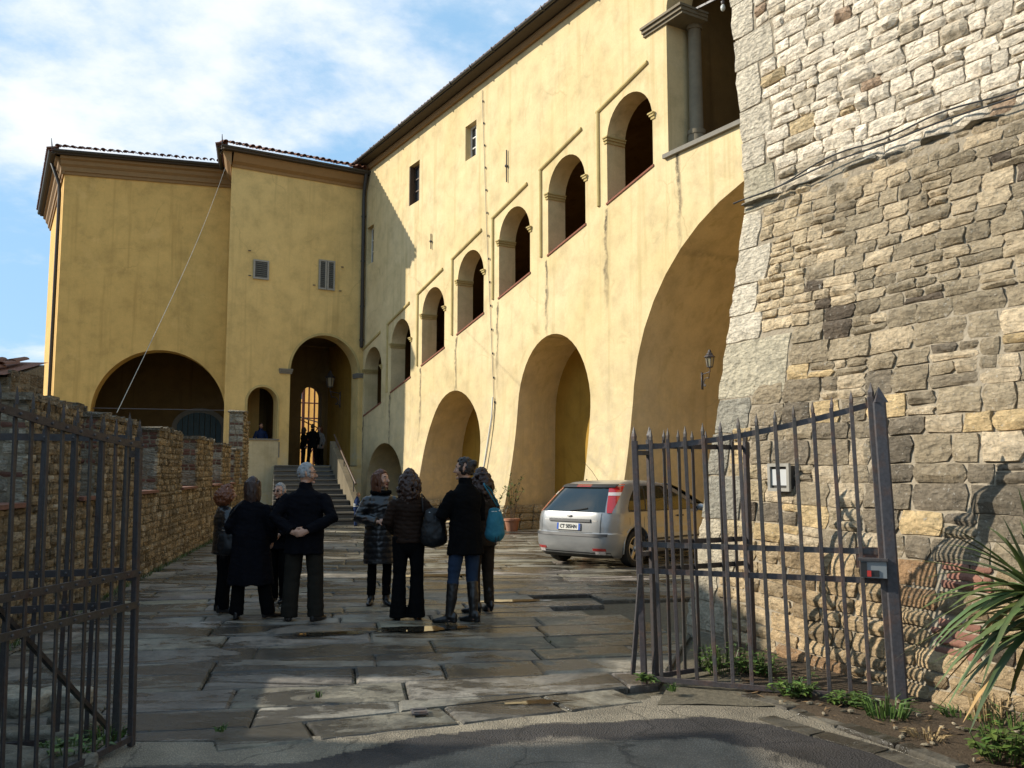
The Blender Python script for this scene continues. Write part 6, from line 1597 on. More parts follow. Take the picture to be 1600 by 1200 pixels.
# --- tall woman, black coat, jeans and boots, looking left
w5 = Person((-.52, 10.02, 0), math.radians(38), 1.80, 'tall woman in a black coat, blue jeans and knee boots with pinned up dark hair', female=True)
w5.head_yaw = math.radians(38); w5.legs = dict(l=((-.09, 0, .93), (-.13, .03, .50), (-.17, .04, .085)), r=((.09, 0, .93), (.09, .0, .50), (.07, -.06, .085))); w5.toe = dict(l=(-.75, .75), r=(-.35, 1))
w5.arms = dict(l=((-.165, 0, 1.40), (-.255, .08, 1.14), (-.06, .25, 1.20)), r=((.165, 0, 1.40), (.26, .06, 1.12), (-.06, .24, 1.10)))
w5.hands = dict(l=(V(-.2, .4, .85), V(.9, 0, .2), .7), r=(V(-.95, .15, .05), V(0, -1, 0), .5))
w5.body(); w5.trousers(CL['jeans'], (.10, .085, .068, .062, .06), .45, 'jeans'); w5.shoes(CL['boot'], tall=.82, heel=.02); w5.jacket(CL['black'], .72, (.215, .165), (.172, .132), (.19, .145), (.078, .07, .064, .056), name='coat', collar=.07, mid=(.195, .15)); w5.hair(HM['dark'], 'bun')
# --- woman behind her with long curly hair and the teal bag
w6 = Person((-.36, 10.72, 0), math.radians(40), 1.69, 'woman with long curly brown hair hidden behind the tall woman in black', female=True)
w6.arms = dict(l=((-.165, 0, 1.40), (-.25, .05, 1.13), (-.12, .22, 1.05)), r=((.165, 0, 1.40), (.25, .0, 1.12), (.2, .2, 1.05))); w6.toe = dict(l=(-.5, 1), r=(.2, 1))
w6.body(); w6.trousers(CL['dkbrown'], (.10, .088, .074, .066, .064), .10); w6.shoes(CL['boot'], tall=.5, heel=.04); w6.jacket(CL['dkbrown'], .80, (.20, .155), (.172, .132), (.19, .145)); w6.hair(HM['curl'], 'curly', length=.36)
# --- bags
def handbag(loc, yaw, w, h, d, mat, strap, label, tassel=False):
    b = empty('handbag', tuple(loc), yaw, label=label, cat='handbag', group='handbags'); mb = MB()
    mb.tube([(0, 0, 0), (0, 0, h*.12), (0, 0, h*.35), (0, 0, h*.7), (0, 0, h)], [(w*.47, d*.42), (w*.52, d*.5), (w*.50, d*.47), (w*.42, d*.34), (w*.33, d*.10)], 18); fuse(mb, 'bag_body', mat, .010, b, 2, lambda c, n: .010*ns(c[0]*14, c[1]*14, c[2]*10+w*9)+.004*ns(c[0]*40, c[1]*40, c[2]*30))
    mb = MB(); L_ = Matrix.Rotation(-yaw, 3, 'Z'); 
    pts = [tuple(L_ @ (Vector(p)-Vector(loc))) for p in strap]; mb.tube(pts, [(.009, .005)]*len(pts), 8); mb.build('strap', mat, b, smooth=True)
    mb = MB(); mb.tube([(-w*.2, -d*.1, h*.93), (w*.2, -d*.1, h*.93)], .007, 6); mb.ball((w*.2, -d*.12, h*.95), .014, 8, 6); mb.build('clasp', M['metal'], b, smooth=True)
    if tassel:
        mb = MB()
        for k in range(3): mb.tube([(-.02+.02*k, -d*.45, h*.1), (-.025+.024*k, -d*.48, -.07)], .004, 5)
        mb.build('tassel', CL['bag'], b)
    return b
handbag((-.875, 10.10, .86), .15, .30, .36, .16, CL['bag'], [(-1.00, 10.10, 1.20), (-1.015, 10.12, 1.36), (-1.03, 10.20, 1.40), (-.96, 10.28, 1.30), (-.86, 10.16, 1.2)], 'slouchy black shoulder bag hanging at the right side of the brown quilted jacket')
handbag((-.195, 10.25, .90), math.radians(25), .235, .32, .14, CL['tealbag'], [(-.17, 10.22, 1.26), (-.30, 10.02, 1.48), (-.32, 10.08, 1.52), (-.24, 10.25, 1.44), (-.15, 10.3, 1.26)], 'teal blue leather handbag behind the tall woman in the black coat', True)
handbag((-3.27, 10.30, .74), -.3, .24, .26, .13, CL['bag'], [(-3.26, 10.28, .98), (-3.20, 10.20, 1.15), (-3.10, 10.16, 1.28), (-3.06, 10.26, 1.33)], 'black bag with metal clasps hanging at the left side of the long navy coat', True)
# --- child by the stairs
c1 = Person((-4.75, 27.35, 0), math.radians(-85), 1.02, 'small fair haired child in a white striped blue jacket by the stairs', name='person', cat='child'); c1.vox = .013; c1.hx = .15; c1.lean = V(0, .05, 0)
c1.arms = dict(l=((-.15, 0, 1.40), (-.2, .05, 1.13), (-.1, .25, 1.1)), r=((.15, 0, 1.40), (.2, .05, 1.13), (.1, .27, 1.05))); c1.head_off = V(0, .05, -.02)
c1.body(); c1.trousers(CL['kidblue'], (.11, .095, .085, .08, .085), .05); c1.shoes(CL['boot']); c1.jacket(CL['kidblue'], .82, (.20, .16), (.19, .15), (.2, .155)); c1.hair(HM['blond'], 'short')
for z in (1.02, 1.12):
    mb = MB(); mb.tube([V(0, .01, z), V(0, .01, z+.055)], [(.208, .166), (.208, .166)], 18, round_cap=False); c1.finish(mb); mb.build('white_stripe', CL['white'], c1.root, smooth=35)
# --- silhouettes in the passage and the person in the window niche
def far_person(loc, yaw, H, label, coat, hair, style, hl, legs=None, trs='black'):
    p = Person(loc, yaw, H, label, group='people beyond the stairs', female=style != 'short'); p.vox = .014
    if legs: p.legs = legs
    p.body(); p.trousers(CL[trs], (.10, .09, .078, .075, .078), .05); p.shoes(CL['boot']); p.jacket(CL[coat], .76, (.205, .16)); p.hair(HM[hair], style, length=hl); return p
def on_pass(px, back): 
    r = ray(px, 700); n = D2; p0 = WM(0, 0, -back); t = ((p0-EYEP)@n)/(r@n); q = EYEP+r*t; return (q[0], q[1], 1.9)
far_person(on_pass(488, 1.6), .3, 1.72, 'dark figure standing with legs apart at the top of the stairs in the passage', 'black', 'dark', 'short', 0, dict(l=((-.095, 0, .93), (-.13, 0, .5), (-.17, 0, .085)), r=((.095, 0, .93), (.13, 0, .5), (.17, 0, .085))))
far_person(on_pass(500, 2.3), 2.6, 1.66, 'person in a paler grey jacket at the right of the passage group', 'grey', 'auburn', 'bob', .13)
far_person(on_pass(474, 2.2), -1.2, 1.60, 'smaller dark figure at the left of the passage group', 'black', 'brown', 'long', .18)
nq_ = ppt(407, 690, WM(0, 0, -1.0), D2); far_person((nq_[0], nq_[1], 1.945), math.atan2(D2[1], D2[0])-math.pi/2, 1.62, 'person in dark blue leaning in the small arched window niche', 'kidblue', 'dark', 'short', 0, None, 'jeans')
# ================================================================== iron gates
def spear(mb, p, r, h, t=(1, 1, 1), fat=1.0):
    p = V(*p); e = r*fat
    P = [p+V(-e, 0, h*.30), p+V(0, -r*.8, h*.30), p+V(e, 0, h*.30), p+V(0, r*.8, h*.30), p+V(0, 0, h), p+V(-r*.7, 0, 0), p+V(0, -r*.7, 0), p+V(r*.7, 0, 0), p+V(0, r*.7, 0)]
    F = [(0,1,4),(1,2,4),(2,3,4),(3,0,4),(5,6,1,0),(6,7,2,1),(7,8,3,2),(8,5,0,3)]; mb.add(P, F, t)
rg = random.Random(2)
def gate_leaf(root, A, B, nbar, ztop, rails, lean, bw=.029, stile=(True, True), zb=.035, tip=.095, dark=1.0, fat=.85):
    A = V(*A); B = V(*B); d = nrm(B-A); L = np.linalg.norm(B-A); n_ = V(-d[1], d[0], 0); lean = V(*lean)
    P = lambda t, z, o=0.0: A+d*(L*t)+n_*o+lean*(z/2.0)+V(0, 0, z)
    T = lambda: tuple(V(1, 1, 1)*dark*rg.uniform(.8, 1.2)*V(1, rg.uniform(.93, 1), rg.uniform(.88, 1)))
    for i in range(nbar+2):
        t = i/(nbar+1); st = i == 0 and stile[0] or i == nbar+1 and stile[1]
        if (i == 0 and not stile[0]) or (i == nbar+1 and not stile[1]): continue
        w = bw*(1.6 if st else 1.0); mb = MB(); zt = ztop(t); x_ = rg.uniform(-.006, .006)
        tt = t+x_/L if not st else t
        mb.bar(P(tt, .0 if st else zb), P(t+rg.uniform(-.003, .003), zt+.05), w, w*(.9 if st else .5), up=n_, tint=T(), bev=w*.10); spear(mb, P(t, zt+.05), w*.62, tip*(1.25 if st else 1)*rg.uniform(.92, 1.05), T(), fat)
        adopt(mb.build('stile' if st else 'bar', M['iron']), root)
    N = 10
    for k in range(1):
        mb = MB(); tn = T()
        for i in range(N): mb.bar(P(i/N-.001, ztop(i/N)), P((i+1)/N+.001, ztop((i+1)/N)), .012, .042, up=(0, 0, 1), tint=tn)
        mb.v = [tuple(V(*v)+n_*.020) for v in mb.v]; adopt(mb.build('top_rail', M['iron']), root)
    for z in rails:
        mb = MB(); mb.bar(P(0, z, .020), P(1, z, .020), .012, .042, tint=T())
        adopt(mb.build('rail', M['iron']), root)
    mb = MB(); mb.bar(P(0, zb+.01, -.004), P(1, zb+.01, -.004), .03, .035, tint=T()); adopt(mb.build('bottom_rail', M['iron']), root)
    mb = MB()
    for z in list(rails)+[None]:
        for i in range(nbar+2):
            t = i/(nbar+1); q = P(t, ztop(t) if z is None else z, .028); mb.ball(q, .009, 6, 4)
    adopt(mb.build('rivets', M['iron'], kind='stuff'), root)
    return P
gA = G(1007, 1068); gB = G(1409, 1091)*V(.965, .965, 1)
rgate = empty('iron_gate', tuple(gB), label='open iron bar gate with a grey lock box in front of the stone tower', cat='gate', group='iron gates of the courtyard')
PR = gate_leaf(rgate, (gA[0], gA[1], 0), (gB[0]-.06, gB[1]+.015, 0), 12, lambda t: 1.845+.30*t**1.7, (1.075, .868), (-.06, 0, 0))
mb = MB(); pb_ = V(gB[0], gB[1], -.02); pt_ = pb_+V(-.075, 0, 2.17)
mb.bar(pb_, pt_, .10, .09, up=nrm(gA-gB), tint=(.8, .85, .95), bev=.012)
mb2 = MB(); c = pt_; e = .048
P = [c+V(-e, -e, 0), c+V(e, -e, 0), c+V(e, e, 0), c+V(-e, e, 0), c+V(0, 0, .12)]; mb2.add(P, [(0,1,4),(1,2,4),(2,3,4),(3,0,4)], (.8, .85, .95))
adopt(mb.build('post', M['iron']), rgate); adopt(mb2.build('post_cap', M['iron']), rgate)
lb = PR(.955, .955, .0)+V(0, -.05, 0); yaw = math.atan2(gB[1]-gA[1], gB[0]-gA[0])
lk = empty('lock_box', tuple(lb), yaw); lk.parent = rgate; lk.matrix_parent_inverse = Matrix.Translation(-Vector(rgate.location))
mb = MB(); mb.box((-.085, -.035, -.058), (.085, .05, .058)); mb.build('case', plain('lock_grey', (.22, .24, .25), .45, .15, 10), lk)
mb = MB(); mb.box((-.085, -.042, -.052), (-.045, -.0355, .052)); mb.box((-.04, -.042, -.048), (.035, -.0355, -.004)); mb.build('face_plate', M['cable_black'], lk)
mb = MB(); mb.box((-.045, -.048, -.048), (-.018, -.0425, -.006)); mb.build('button', plain('button_red', (.5, .04, .03), .4), lk)
mb = MB(); mb.box((-.105, -.05, .062), (.095, .055, .078)); mb.build('lid', M['iron'], lk)
mb = MB(); mb.bar(PR(.90, 1.03, .022), PR(.985, 1.03, .022), .008, .15, tint=(1.5, 1.0, .8)); adopt(mb.build('lock_plate', M['iron']), rgate)
# folded second leaf behind it
hA = V(gA[0]+.10, gA[1]+.07, 0); hB = V(*G(1178, 1042))
gate_leaf(rgate, hA, hB, 6, lambda t: 1.86, (1.075, .868), (-.02, .02, 0), dark=.7)
for z in (1.80, 1.0):
    mb = MB(); mb.bar(PR(0, z), hA+V(-.03, .02, z), .05, .035); adopt(mb.build('hinge', M['iron']), rgate)
mb = MB(); mb.bar(PR(.01, .85, -.05), PR(-.06, .05, .06), .035, .02); adopt(mb.build('stay_bar', M['iron']), rgate)
# left gate
lS = G(205, 1165); lE = V(lS[0]-.19*1.78, lS[1]-1.05*1.78, 0)
lgate = empty('iron_gate', tuple(lS), label='dark iron bar gate at the left edge, folded open along the parapet', cat='gate', group='iron gates of the courtyard')
PLf = gate_leaf(lgate, (lS[0], lS[1], 0), lE, 15, lambda t: 1.815+.27*t**1.3, (1.03, .84), (-.03, 0, 0), dark=.55, bw=.025, fat=.7)
mb = MB(); mb.bar(lE+V(0, -.08, 0), lE+V(-.05, -.08, 2.25), .125, .125, tint=(.7, .7, .75), bev=.012); adopt(mb.build('post', M['iron']), lgate)
h2A = V(-2.43, 5.63, 0); h2B = V(-3.75, 5.10, 0)
gate_leaf(lgate, h2A, h2B, 8, lambda t: 1.86, (1.035, .83), (0, .02, 0), dark=.5, bw=.026, fat=.7)
for z in (1.76, 1.0):
    mb = MB(); mb.bar(PLf(0, z), h2A+V(.02, .0, z), .05, .04, tint=(.6, .6, .6)); adopt(mb.build('hinge', M['iron']), lgate)
e_ = G(168, 1150); mb = MB(); mb.bar(PLf(.62, 1.04, -.03), V(e_[0], e_[1], .05), .026, .026, tint=(.5, .5, .5)); adopt(mb.build('diagonal_stay', M['iron']), lgate)

# ================================================================== the parked hatchback
CAR_O = V(.96, 15.71, 0); CAR_YAW = math.atan2(.731, .682)
car = empty('parked_car', tuple(CAR_O), CAR_YAW, label='silver five door hatchback parked behind the right gate, rear towards the viewer', cat='car')
LV = [(.17,.16,4.16,.82,.30),(.24,.07,4.26,.87,.33),(.38,.01,4.33,.905,.36),(.54,0.0,4.33,.915,.38),(.585,.005,4.32,.918,.38),(.61,.045,4.30,.905,.36),(.75,.06,4.22,.915,.36),(.88,.085,4.0,.91,.36),(.945,.105,3.62,.895,.36),(1.0,.15,3.38,.865,.36),(1.10,.235,3.17,.825,.36),(1.22,.345,2.93,.765,.35),(1.33,.45,2.68,.705,.34),(1.41,.54,2.43,.65,.33),(1.455,.66,2.22,.585,.32),(1.48,.86,2.02,.48,.30),(1.492,1.1,1.8,.33,.25)]
def lev(z):
    z = min(max(z, LV[0][0]), LV[-1][0])
    for i in range(len(LV)-1):
        if z <= LV[i+1][0]:
            t = (z-LV[i][0])/(LV[i+1][0]-LV[i][0]); return [LV[i][k]+(LV[i+1][k]-LV[i][k])*t for k in range(5)]
    return list(LV[-1])
def arcpt(q, z, sgn=1, off=0.0):
    """point on the shell: q metres from the rear centre line round the corner and along one side (sgn +1 left, -1 right)"""
    _, xr, xf, w, rc = lev(z); s0 = w-rc; s1 = s0+rc*math.pi/2
    if q <= s0: p = V(xr+.10*0*(q/s0)**2, q, 0); n = V(-1, 0, 0)
    elif q <= s1:
        a = (q-s0)/rc; p = V(xr+rc-rc*math.cos(a), s0+rc*math.sin(a), 0); n = V(-math.cos(a), math.sin(a), 0)
    else: p = V(xr+rc+(q-s1), w, 0); n = V(0, 1, 0)
    bow = .05*(min(1, q/w))**2 if q <= s0 else .05*(s0/w)**2+(.05-.05*(s0/w)**2)*min(1, (q-s0)/(s1-s0)) if q < s1 else .05
    p = p+V(bow, 0, 0)+n*off
    return V(p[0], p[1]*sgn, z)
def q_of_x(x, z):
    _, xr, xf, w, rc = lev(z); return w-rc+rc*math.pi/2+(x-.05-xr-rc)
def ring(z):
    _, xr, xf, w, rc = lev(z); s0 = w-rc; s1 = s0+rc*math.pi/2; rf_ = min(.75, w*.9, (xf-xr)*.4); P = []
    qs = [s0*t for t in np.linspace(0, 1, 6)]+[s0+(s1-s0)*t for t in np.linspace(0, 1, 7)[1:]]
    right = [arcpt(q, z, -1) for q in qs]
    xs0 = xr+rc+.05; xs1 = xf-rf_
    right += [V(xs0+(xs1-xs0)*t, -w, z) for t in np.linspace(0, 1, 16)[1:]]
    right += [V(xs1+rf_*math.sin(a), -(w-rf_*.55)-rf_*.55*math.cos(a), z) for a in np.linspace(0, math.pi/2, 7)[1:]]
    right += [V(xf+.04*(1-(1-t)**2), -(w-rf_*.55)*(1-t), z) for t in np.linspace(0, 1, 5)[1:]]
    left_ = [V(p[0], -p[1], p[2]) for p in right[1:-1]][::-1]
    return right+left_
mb = MB(); zs_ = []
for i in range(len(LV)-1):
    n = 2 if LV[i+1][0]-LV[i][0] > .06 else 1
    zs_ += [LV[i][0]+(LV[i+1][0]-LV[i][0])*k/n for k in range(n)]
zs_.append(LV[-1][0]); rings = [ring(z) for z in zs_]; n = len(rings[0]); P = [p for r in rings for p in r]
F = [(i*n+k, i*n+(k+1) % n, (i+1)*n+(k+1) % n, (i+1)*n+k) for i in range(len(rings)-1) for k in range(n)]
F.append(tuple(range(n))[::-1])
F.append(tuple((len(rings)-1)*n+k for k in range(n)))
mb.add(P, F)
def paint_mat():
    t = NT('silver_paint'); c = t.co(); fl = t.vor(c, 900); col = t.mix(fl, (.30, .305, .305), (.38, .385, .385))
    d = t.ramp(t.noise(c, 3, 7, .65), [(.35, .88), (.7, 1.0)]); col = t.mix(1, col, d, 'MULTIPLY')
    return t.set(color=col, metal=.5, rough=.36, coat=.5, coatr=.06)
M['car_paint'] = paint_mat(); M['black_plastic'] = plain('black_plastic', (.022, .022, .023), .55, .2, 20); M['rubber'] = plain('rubber', (.018, .018, .018), .85, .3, 30, .3, 90)
M['car_glass'] = plain('car_glass', (.012, .016, .015), .04, .1, 3, spec=.9); M['tail_red'] = plain('tail_red', (.42, .012, .012), .15, .1, 30, coat=.8, coatr=.05); M['tail_clear'] = plain('tail_clear', (.62, .55, .53), .15, .1, 40, coat=.8, coatr=.05)
M['alloy'] = plain('alloy', (.42, .41, .39), .38, .12, 20, metal=.7)
body = mb.build('body', M['car_paint'], car, smooth=32); fixnormals(body)
WX = (.82, 3.46); WR = .315
def cutter(x, y0, y1, r):
    m = MB(); seg = 28; P = [(x+r*math.cos(2*math.pi*k/seg), y, .325+r*math.sin(2*math.pi*k/seg)) for y in (y0, y1) for k in range(seg)]
    m.add(P, [(k, (k+1) % seg, seg+(k+1) % seg, seg+k) for k in range(seg)]+[tuple(range(seg))[::-1], tuple(range(seg, 2*seg))]); return m
cm = MB()
for x in WX:
    for (y0, y1) in ((-1.1, -.60), (.60, 1.1)):
        c_ = cutter(x, y0, y1, .385); cm.add(c_.v, c_.f)
co_ = cm.build('cut', M['black_plastic']); fixnormals(co_)
bl = body.modifiers.new('b', 'BOOLEAN'); bl.operation = 'DIFFERENCE'; bl.solver = 'EXACT'; bl.object = co_; co_.parent = car
dg = bpy.context.evaluated_depsgraph_get(); nm = bpy.data.meshes.new_from_object(body.evaluated_get(dg), depsgraph=dg); body.modifiers.clear(); body.data = nm
nm.polygons.foreach_set('use_smooth', [True]*len(nm.polygons)); nm.set_sharp_from_angle(angle=math.radians(32)); bpy.data.objects.remove(co_)
def patch(name, mat, pts_fn, nu, nv, off, parent=car, thick=.012, smooth=40):
    """sheet hugging the shell: pts_fn(u, v, off) for u, v in 0..1"""
    m = MB(); P = [pts_fn(i/nu, j/nv, off) for j in range(nv+1) for i in range(nu+1)]; n1 = (nu+1)*(nv+1)
    P += [pts_fn(i/nu, j/nv, off-thick) for j in range(nv+1) for i in range(nu+1)]
    F = [(j*(nu+1)+i, j*(nu+1)+i+1, (j+1)*(nu+1)+i+1, (j+1)*(nu+1)+i) for j in range(nv) for i in range(nu)]
    edge = [i for i in range(nu+1)]+[j*(nu+1)+nu for j in range(1, nv+1)]+[nv*(nu+1)+i for i in range(nu-1, -1, -1)]+[j*(nu+1) for j in range(nv-1, 0, -1)]
    for k in range(len(edge)): a, b = edge[k], edge[(k+1) % len(edge)]; F.append((b, a, a+n1, b+n1))
    m.add(P, F); o = m.build(name, mat, parent, smooth=smooth); fixnormals(o); return o
lerp = lambda a, b, t: a+(b-a)*t
def rear(yl, yr, z0, z1, o=.004):
    def f(u, v, off):
        z = lerp(z0, z1, v); y = lerp(yl(v) if callable(yl) else yl, yr(v) if callable(yr) else yr, u); return arcpt(abs(y), z, 1 if y >= 0 else -1, off)
    return f
gw = lambda z: lev(z)[3]-lev(z)[4]+.17
rw_ = patch('rear_window', M['car_glass'], rear(lambda v: -gw(lerp(.955, 1.37, v)), lambda v: gw(lerp(.955, 1.37, v)), .955, 1.37), 12, 6, .005)
patch('spoiler', M['black_plastic'], rear(lambda v: -.60, lambda v: .60, 1.375, 1.432), 10, 2, .035, thick=.07)
patch('brake_light', M['tail_red'], rear(-.16, .16, 1.385, 1.42), 6, 1, .040)
for sg in (1, -1):
    def tl(z0, z1):
        def f(u, v, off):
            z = lerp(z0, z1, v); _, xr, xf, w, rc = lev(z); k = (z-.94)/(1.43-.94)
            q0 = w-rc+.165+.04*(1-k); q1 = w-rc+rc*math.pi/2*(.50+.30*k)+.02*k
            return arcpt(lerp(q0, q1, u), z, sg, off)
        return f
    tl_ = patch('tail_light', M['tail_red'], tl(.945, 1.43), 8, 8, .010)
    tc_ = patch('clear_lens', M['tail_clear'], tl(1.235, 1.29), 8, 3, .014); tc_.parent = tl_; tc_.matrix_parent_inverse = Matrix.Identity(4)
    patch('reflector', M['tail_red'], rear(.52*sg, .76*sg, .30, .345), 6, 1, .006)
    patch('fog_lamp', M['tail_clear'], rear(.56*sg, .74*sg, .245, .295), 6, 1, .004)
patch('bumper_strip', M['black_plastic'], rear(-.80, .80, .545, .592), 20, 1, .010, thick=.02)
patch('lower_valance', M['black_plastic'], rear(-.82, .82, .172, .272), 18, 2, .006)
patch('handle_bar', plain('handle_dark', (.10, .10, .10), .35, metal=.4), rear(-.46, .46, .785, .835), 14, 1, .022, thick=.03)
for (a, b, c_, d) in ((-.66, -.652, .61, .94), (.652, .66, .61, .94), (-.66, .66, .606, .613)):
    patch('hatch_seam', M['black_plastic'], rear(a, b, c_, d), 8, 4, .0022, thick=.004)
mbx = MB(); mbx.ball((.075, 0, .885), (.012, .055, .024), 16, 6); mbx.build('badge', M['alloy'], car, smooth=True)
for s_ in (-.53, .53): patch('model_badge', M['alloy'], rear(s_-.055, s_+.055, .80, .812), 3, 1, .004, thick=.006)
# number plate with its lettering
pl_ = patch('number_plate', M['white_paint'], rear(-.26, .26, .645, .757), 4, 1, .020, thick=.02)
blue = plain('plate_blue', (.02, .09, .42), .4)
for (a, b) in ((-.26, -.222), (.222, .26)):
    x_ = patch('plate_band', blue, rear(a, b, .645, .757), 1, 1, .0225, thick=.004); x_.parent = pl_; x_.matrix_parent_inverse = Matrix.Identity(4)
def text_mesh(txt, size, mat, name, depth=.001):
    cu = bpy.data.curves.new('t', 'FONT'); cu.body = txt; cu.size = size; cu.align_x = 'CENTER'; cu.align_y = 'CENTER'; cu.extrude = depth; cu.offset = size*.012
    o = bpy.data.objects.new('t', cu); COL.objects.link(o); dg = bpy.context.evaluated_depsgraph_get(); me = bpy.data.meshes.new_from_object(o.evaluated_get(dg), depsgraph=dg)
    bpy.data.objects.remove(o); me.materials.clear(); me.materials.append(mat); me.name = name; o = bpy.data.objects.new(name, me); COL.objects.link(o); return o
tx = text_mesh('CT 505HN', .098, M['black_plastic'], 'plate_lettering'); tx.parent = pl_
pc = arcpt(0, .70, 1, .0245); tx.matrix_basis = Matrix.Translation(Vector(pc)) @ Matrix(((0, 0, -1, 0), (-1, 0, 0, 0), (0, 1, 0, 0), (0, 0, 0, 1))) @ Matrix.Diagonal((.83, 1, 1, 1))
# wiper
mbx = MB(); a = arcpt(0, .965, 1, .02); b = arcpt(.34, 1.02, -1, .02); mbx.bar(a, b, .018, .014); mbx.build('wiper', M['black_plastic'], car)
# side glazing, handles, seams, mouldings
def side(sg, x0, x1, z0, z1):
    def f(u, v, off):
        z = lerp(z0, z1, v); x = lerp(x0(z) if callable(x0) else x0, x1(z) if callable(x1) else x1, u); return arcpt(q_of_x(x, z), z, sg, off)
    return f
for sg in (1, -1):
    top = 1.385
    patch('quarter_window', M['car_glass'], side(sg, lambda z: .62+.50*((z-.97)/(top-.97))**1.6, lambda z: 1.10+.22*(z-.97)/(top-.97), .985, 1.345), 5, 6, .004)
    patch('rear_side_window', M['car_glass'], side(sg, lambda z: 1.14+.22*(z-.97)/(top-.97), lambda z: 1.88-.02*(z-.97), .965, top), 5, 6, .004)
    patch('front_side_window', M['car_glass'], side(sg, lambda z: 1.97-.02*(z-.97), lambda z: min(2.95, lev(z)[2]-.62), .965, top), 6, 6, .004)
    patch('window_surround', M['black_plastic'], side(sg, lambda z: .60+.50*max(0, (z-.95)/(top-.95))**1.6, lambda z: min(3.0, lev(z)[2]-.56), .952, 1.398), 12, 6, .0015, thick=.003)
    for xs in (1.03, 1.93, 2.96): patch('door_seam', M['black_plastic'], side(sg, xs, xs+.008, .30, .955), 1, 6, .002, thick=.004)
    patch('side_moulding', M['black_plastic'], side(sg, 1.08, 2.95, .44, .475), 10, 1, .012, thick=.02)
    for xh in (1.16, 2.08):
        patch('door_handle', M['black_plastic'], side(sg, xh, xh+.20, .835, .862), 4, 1, .028, thick=.03)
    patch('fuel_flap', M['black_plastic'], side(sg, .60, .606, .74, .86), 1, 3, .002, thick=.003) if sg < 0 else None
    patch('sill_trim', M['black_plastic'], side(sg, 1.25, 3.05, .172, .225), 10, 1, .004, thick=.01)
    mbx = MB(); p = arcpt(q_of_x(2.86, .98), .98, sg, .09); mbx.ball(p, (.06, .10, .07), 12, 8); mbx.build('door_mirror', M['car_paint'], car, smooth=True)
    for x in WX:                                                     # arch lips
        mbx = MB(); pts = []
        for k in range(15):
            a = math.radians(-12+204*k/14); pts.append((x+.392*math.cos(a), sg*(.905 if .325+.39*math.sin(a) > .3 else .885), .325+.392*math.sin(a)))
        mbx.tube(pts, .016, 6); mbx.build('arch_lip', M['car_paint'], car, smooth=True)
        w = empty('wheel', (x, sg*.80, .315), parent=car)
        mbx = MB(); seg = 32; prof = [(.215, -.085), (.27, -.10), (.305, -.088), (.315, -.05), (.315, .05), (.305, .088), (.27, .10), (.215, .085)]
        P = [(r*math.cos(2*math.pi*k/seg), y, r*math.sin(2*math.pi*k/seg)) for k in range(seg) for r, y in prof]; m_ = len(prof)
        mbx.add(P, [(k*m_+i, k*m_+i+1, ((k+1) % seg)*m_+i+1, ((k+1) % seg)*m_+i) for k in range(seg) for i in range(m_-1)]); t_ = mbx.build('tyre', M['rubber'], w, smooth=40); fixnormals(t_)
        mbx = MB(); P = [(r*math.cos(2*math.pi*k/seg), y*sg, r*math.sin(2*math.pi*k/seg)) for k in range(seg) for r, y in ((.222, .082), (.20, .086), (.192, .03), (.19, -.08))]
        mbx.add(P, [(k*4+i, k*4+i+1, ((k+1) % seg)*4+i+1, ((k+1) % seg)*4+i) for k in range(seg) for i in range(3)])
        for k in range(5):
            a = 2*math.pi*k/5+.3; ca, sa = math.cos(a), math.sin(a)
            mbx.bar((.04*ca, .050*sg, .04*sa), (.198*ca, .066*sg, .198*sa), .075, .03, up=(0, sg, 0), bev=.006)
        mbx.tube([(0, .03*sg, 0), (0, .075*sg, 0)], .055, 14); r_ = mbx.build('rim', M['alloy'], w, smooth=40); fixnormals(r_)
        mbx = MB(); P = [(.2*math.cos(2*math.pi*k/20), .0, .2*math.sin(2*math.pi*k/20)) for k in range(20)]; mbx.add(P, [tuple(range(20))]); mbx.build('brake_disc', M['black_plastic'], w)
patch('windscreen', M['car_glass'], lambda u, v, off: V(lev(lerp(1.0, 1.40, v))[2]-.02+.04*(1-(2*u-1)**2)+off, lerp(-1, 1, u)*(lev(lerp(1.0, 1.40, v))[3]-.16), lerp(1.0, 1.40, v)+off), 8, 6, .03)
for sg in (1, -1): patch('headlight', M['tail_clear'], lambda u, v, off: V(lerp(4.0, 4.28, u)+.01+off*.5, sg*(lerp(.86, .52, u)+off), lerp(.62, .76-.03*u, v)), 4, 2, .02, thick=.03)
mbx = MB(); mbx.tube([(1.05, .1, 1.47), (.85, .1, 1.66), (.62, .1, 1.82)], .004, 5); mbx.build('aerial', M['black_plastic'], car)

# ================================================================== plants
def leaf_mat(name, c1, c2):
    t = NT(name); c = t.co(); f = t.noise(c, 6, 4); col = t.mix(1.0, t.mix(f, c1, c2), t.tint(), 'MULTIPLY')
    t.set(color=col, rough=.5, spec=.4); return t.m
M['leaf'] = leaf_mat('leaf_green', (.045, .085, .018), (.085, .14, .03)); M['sword'] = leaf_mat('sword_leaf', (.055, .082, .028), (.105, .14, .048)); M['dry'] = plain('dry_leaf', (.30, .21, .10), .9, .4, 10, tinted=True)
M['bark'] = plain('bark', (.13, .095, .06), .95, .4, 14, .7, 30)
ry = random.Random(8)
yc = V(2.80, 4.72, .92); yb = V(2.88, 4.80, 0)
yuc = empty('yucca_plant', tuple(yb), label='big green sword leaved yucca at the right edge in front of the tower', cat='plant')
mb = MB(); mb.tube([yb, yb+V(-.01, 0, .3), yb+V(-.03, -.03, .6), yc-V(0, 0, .02)], [.085, .08, .075, .07], 10); adopt(mb.build('trunk', M['bark'], smooth=True), yuc)
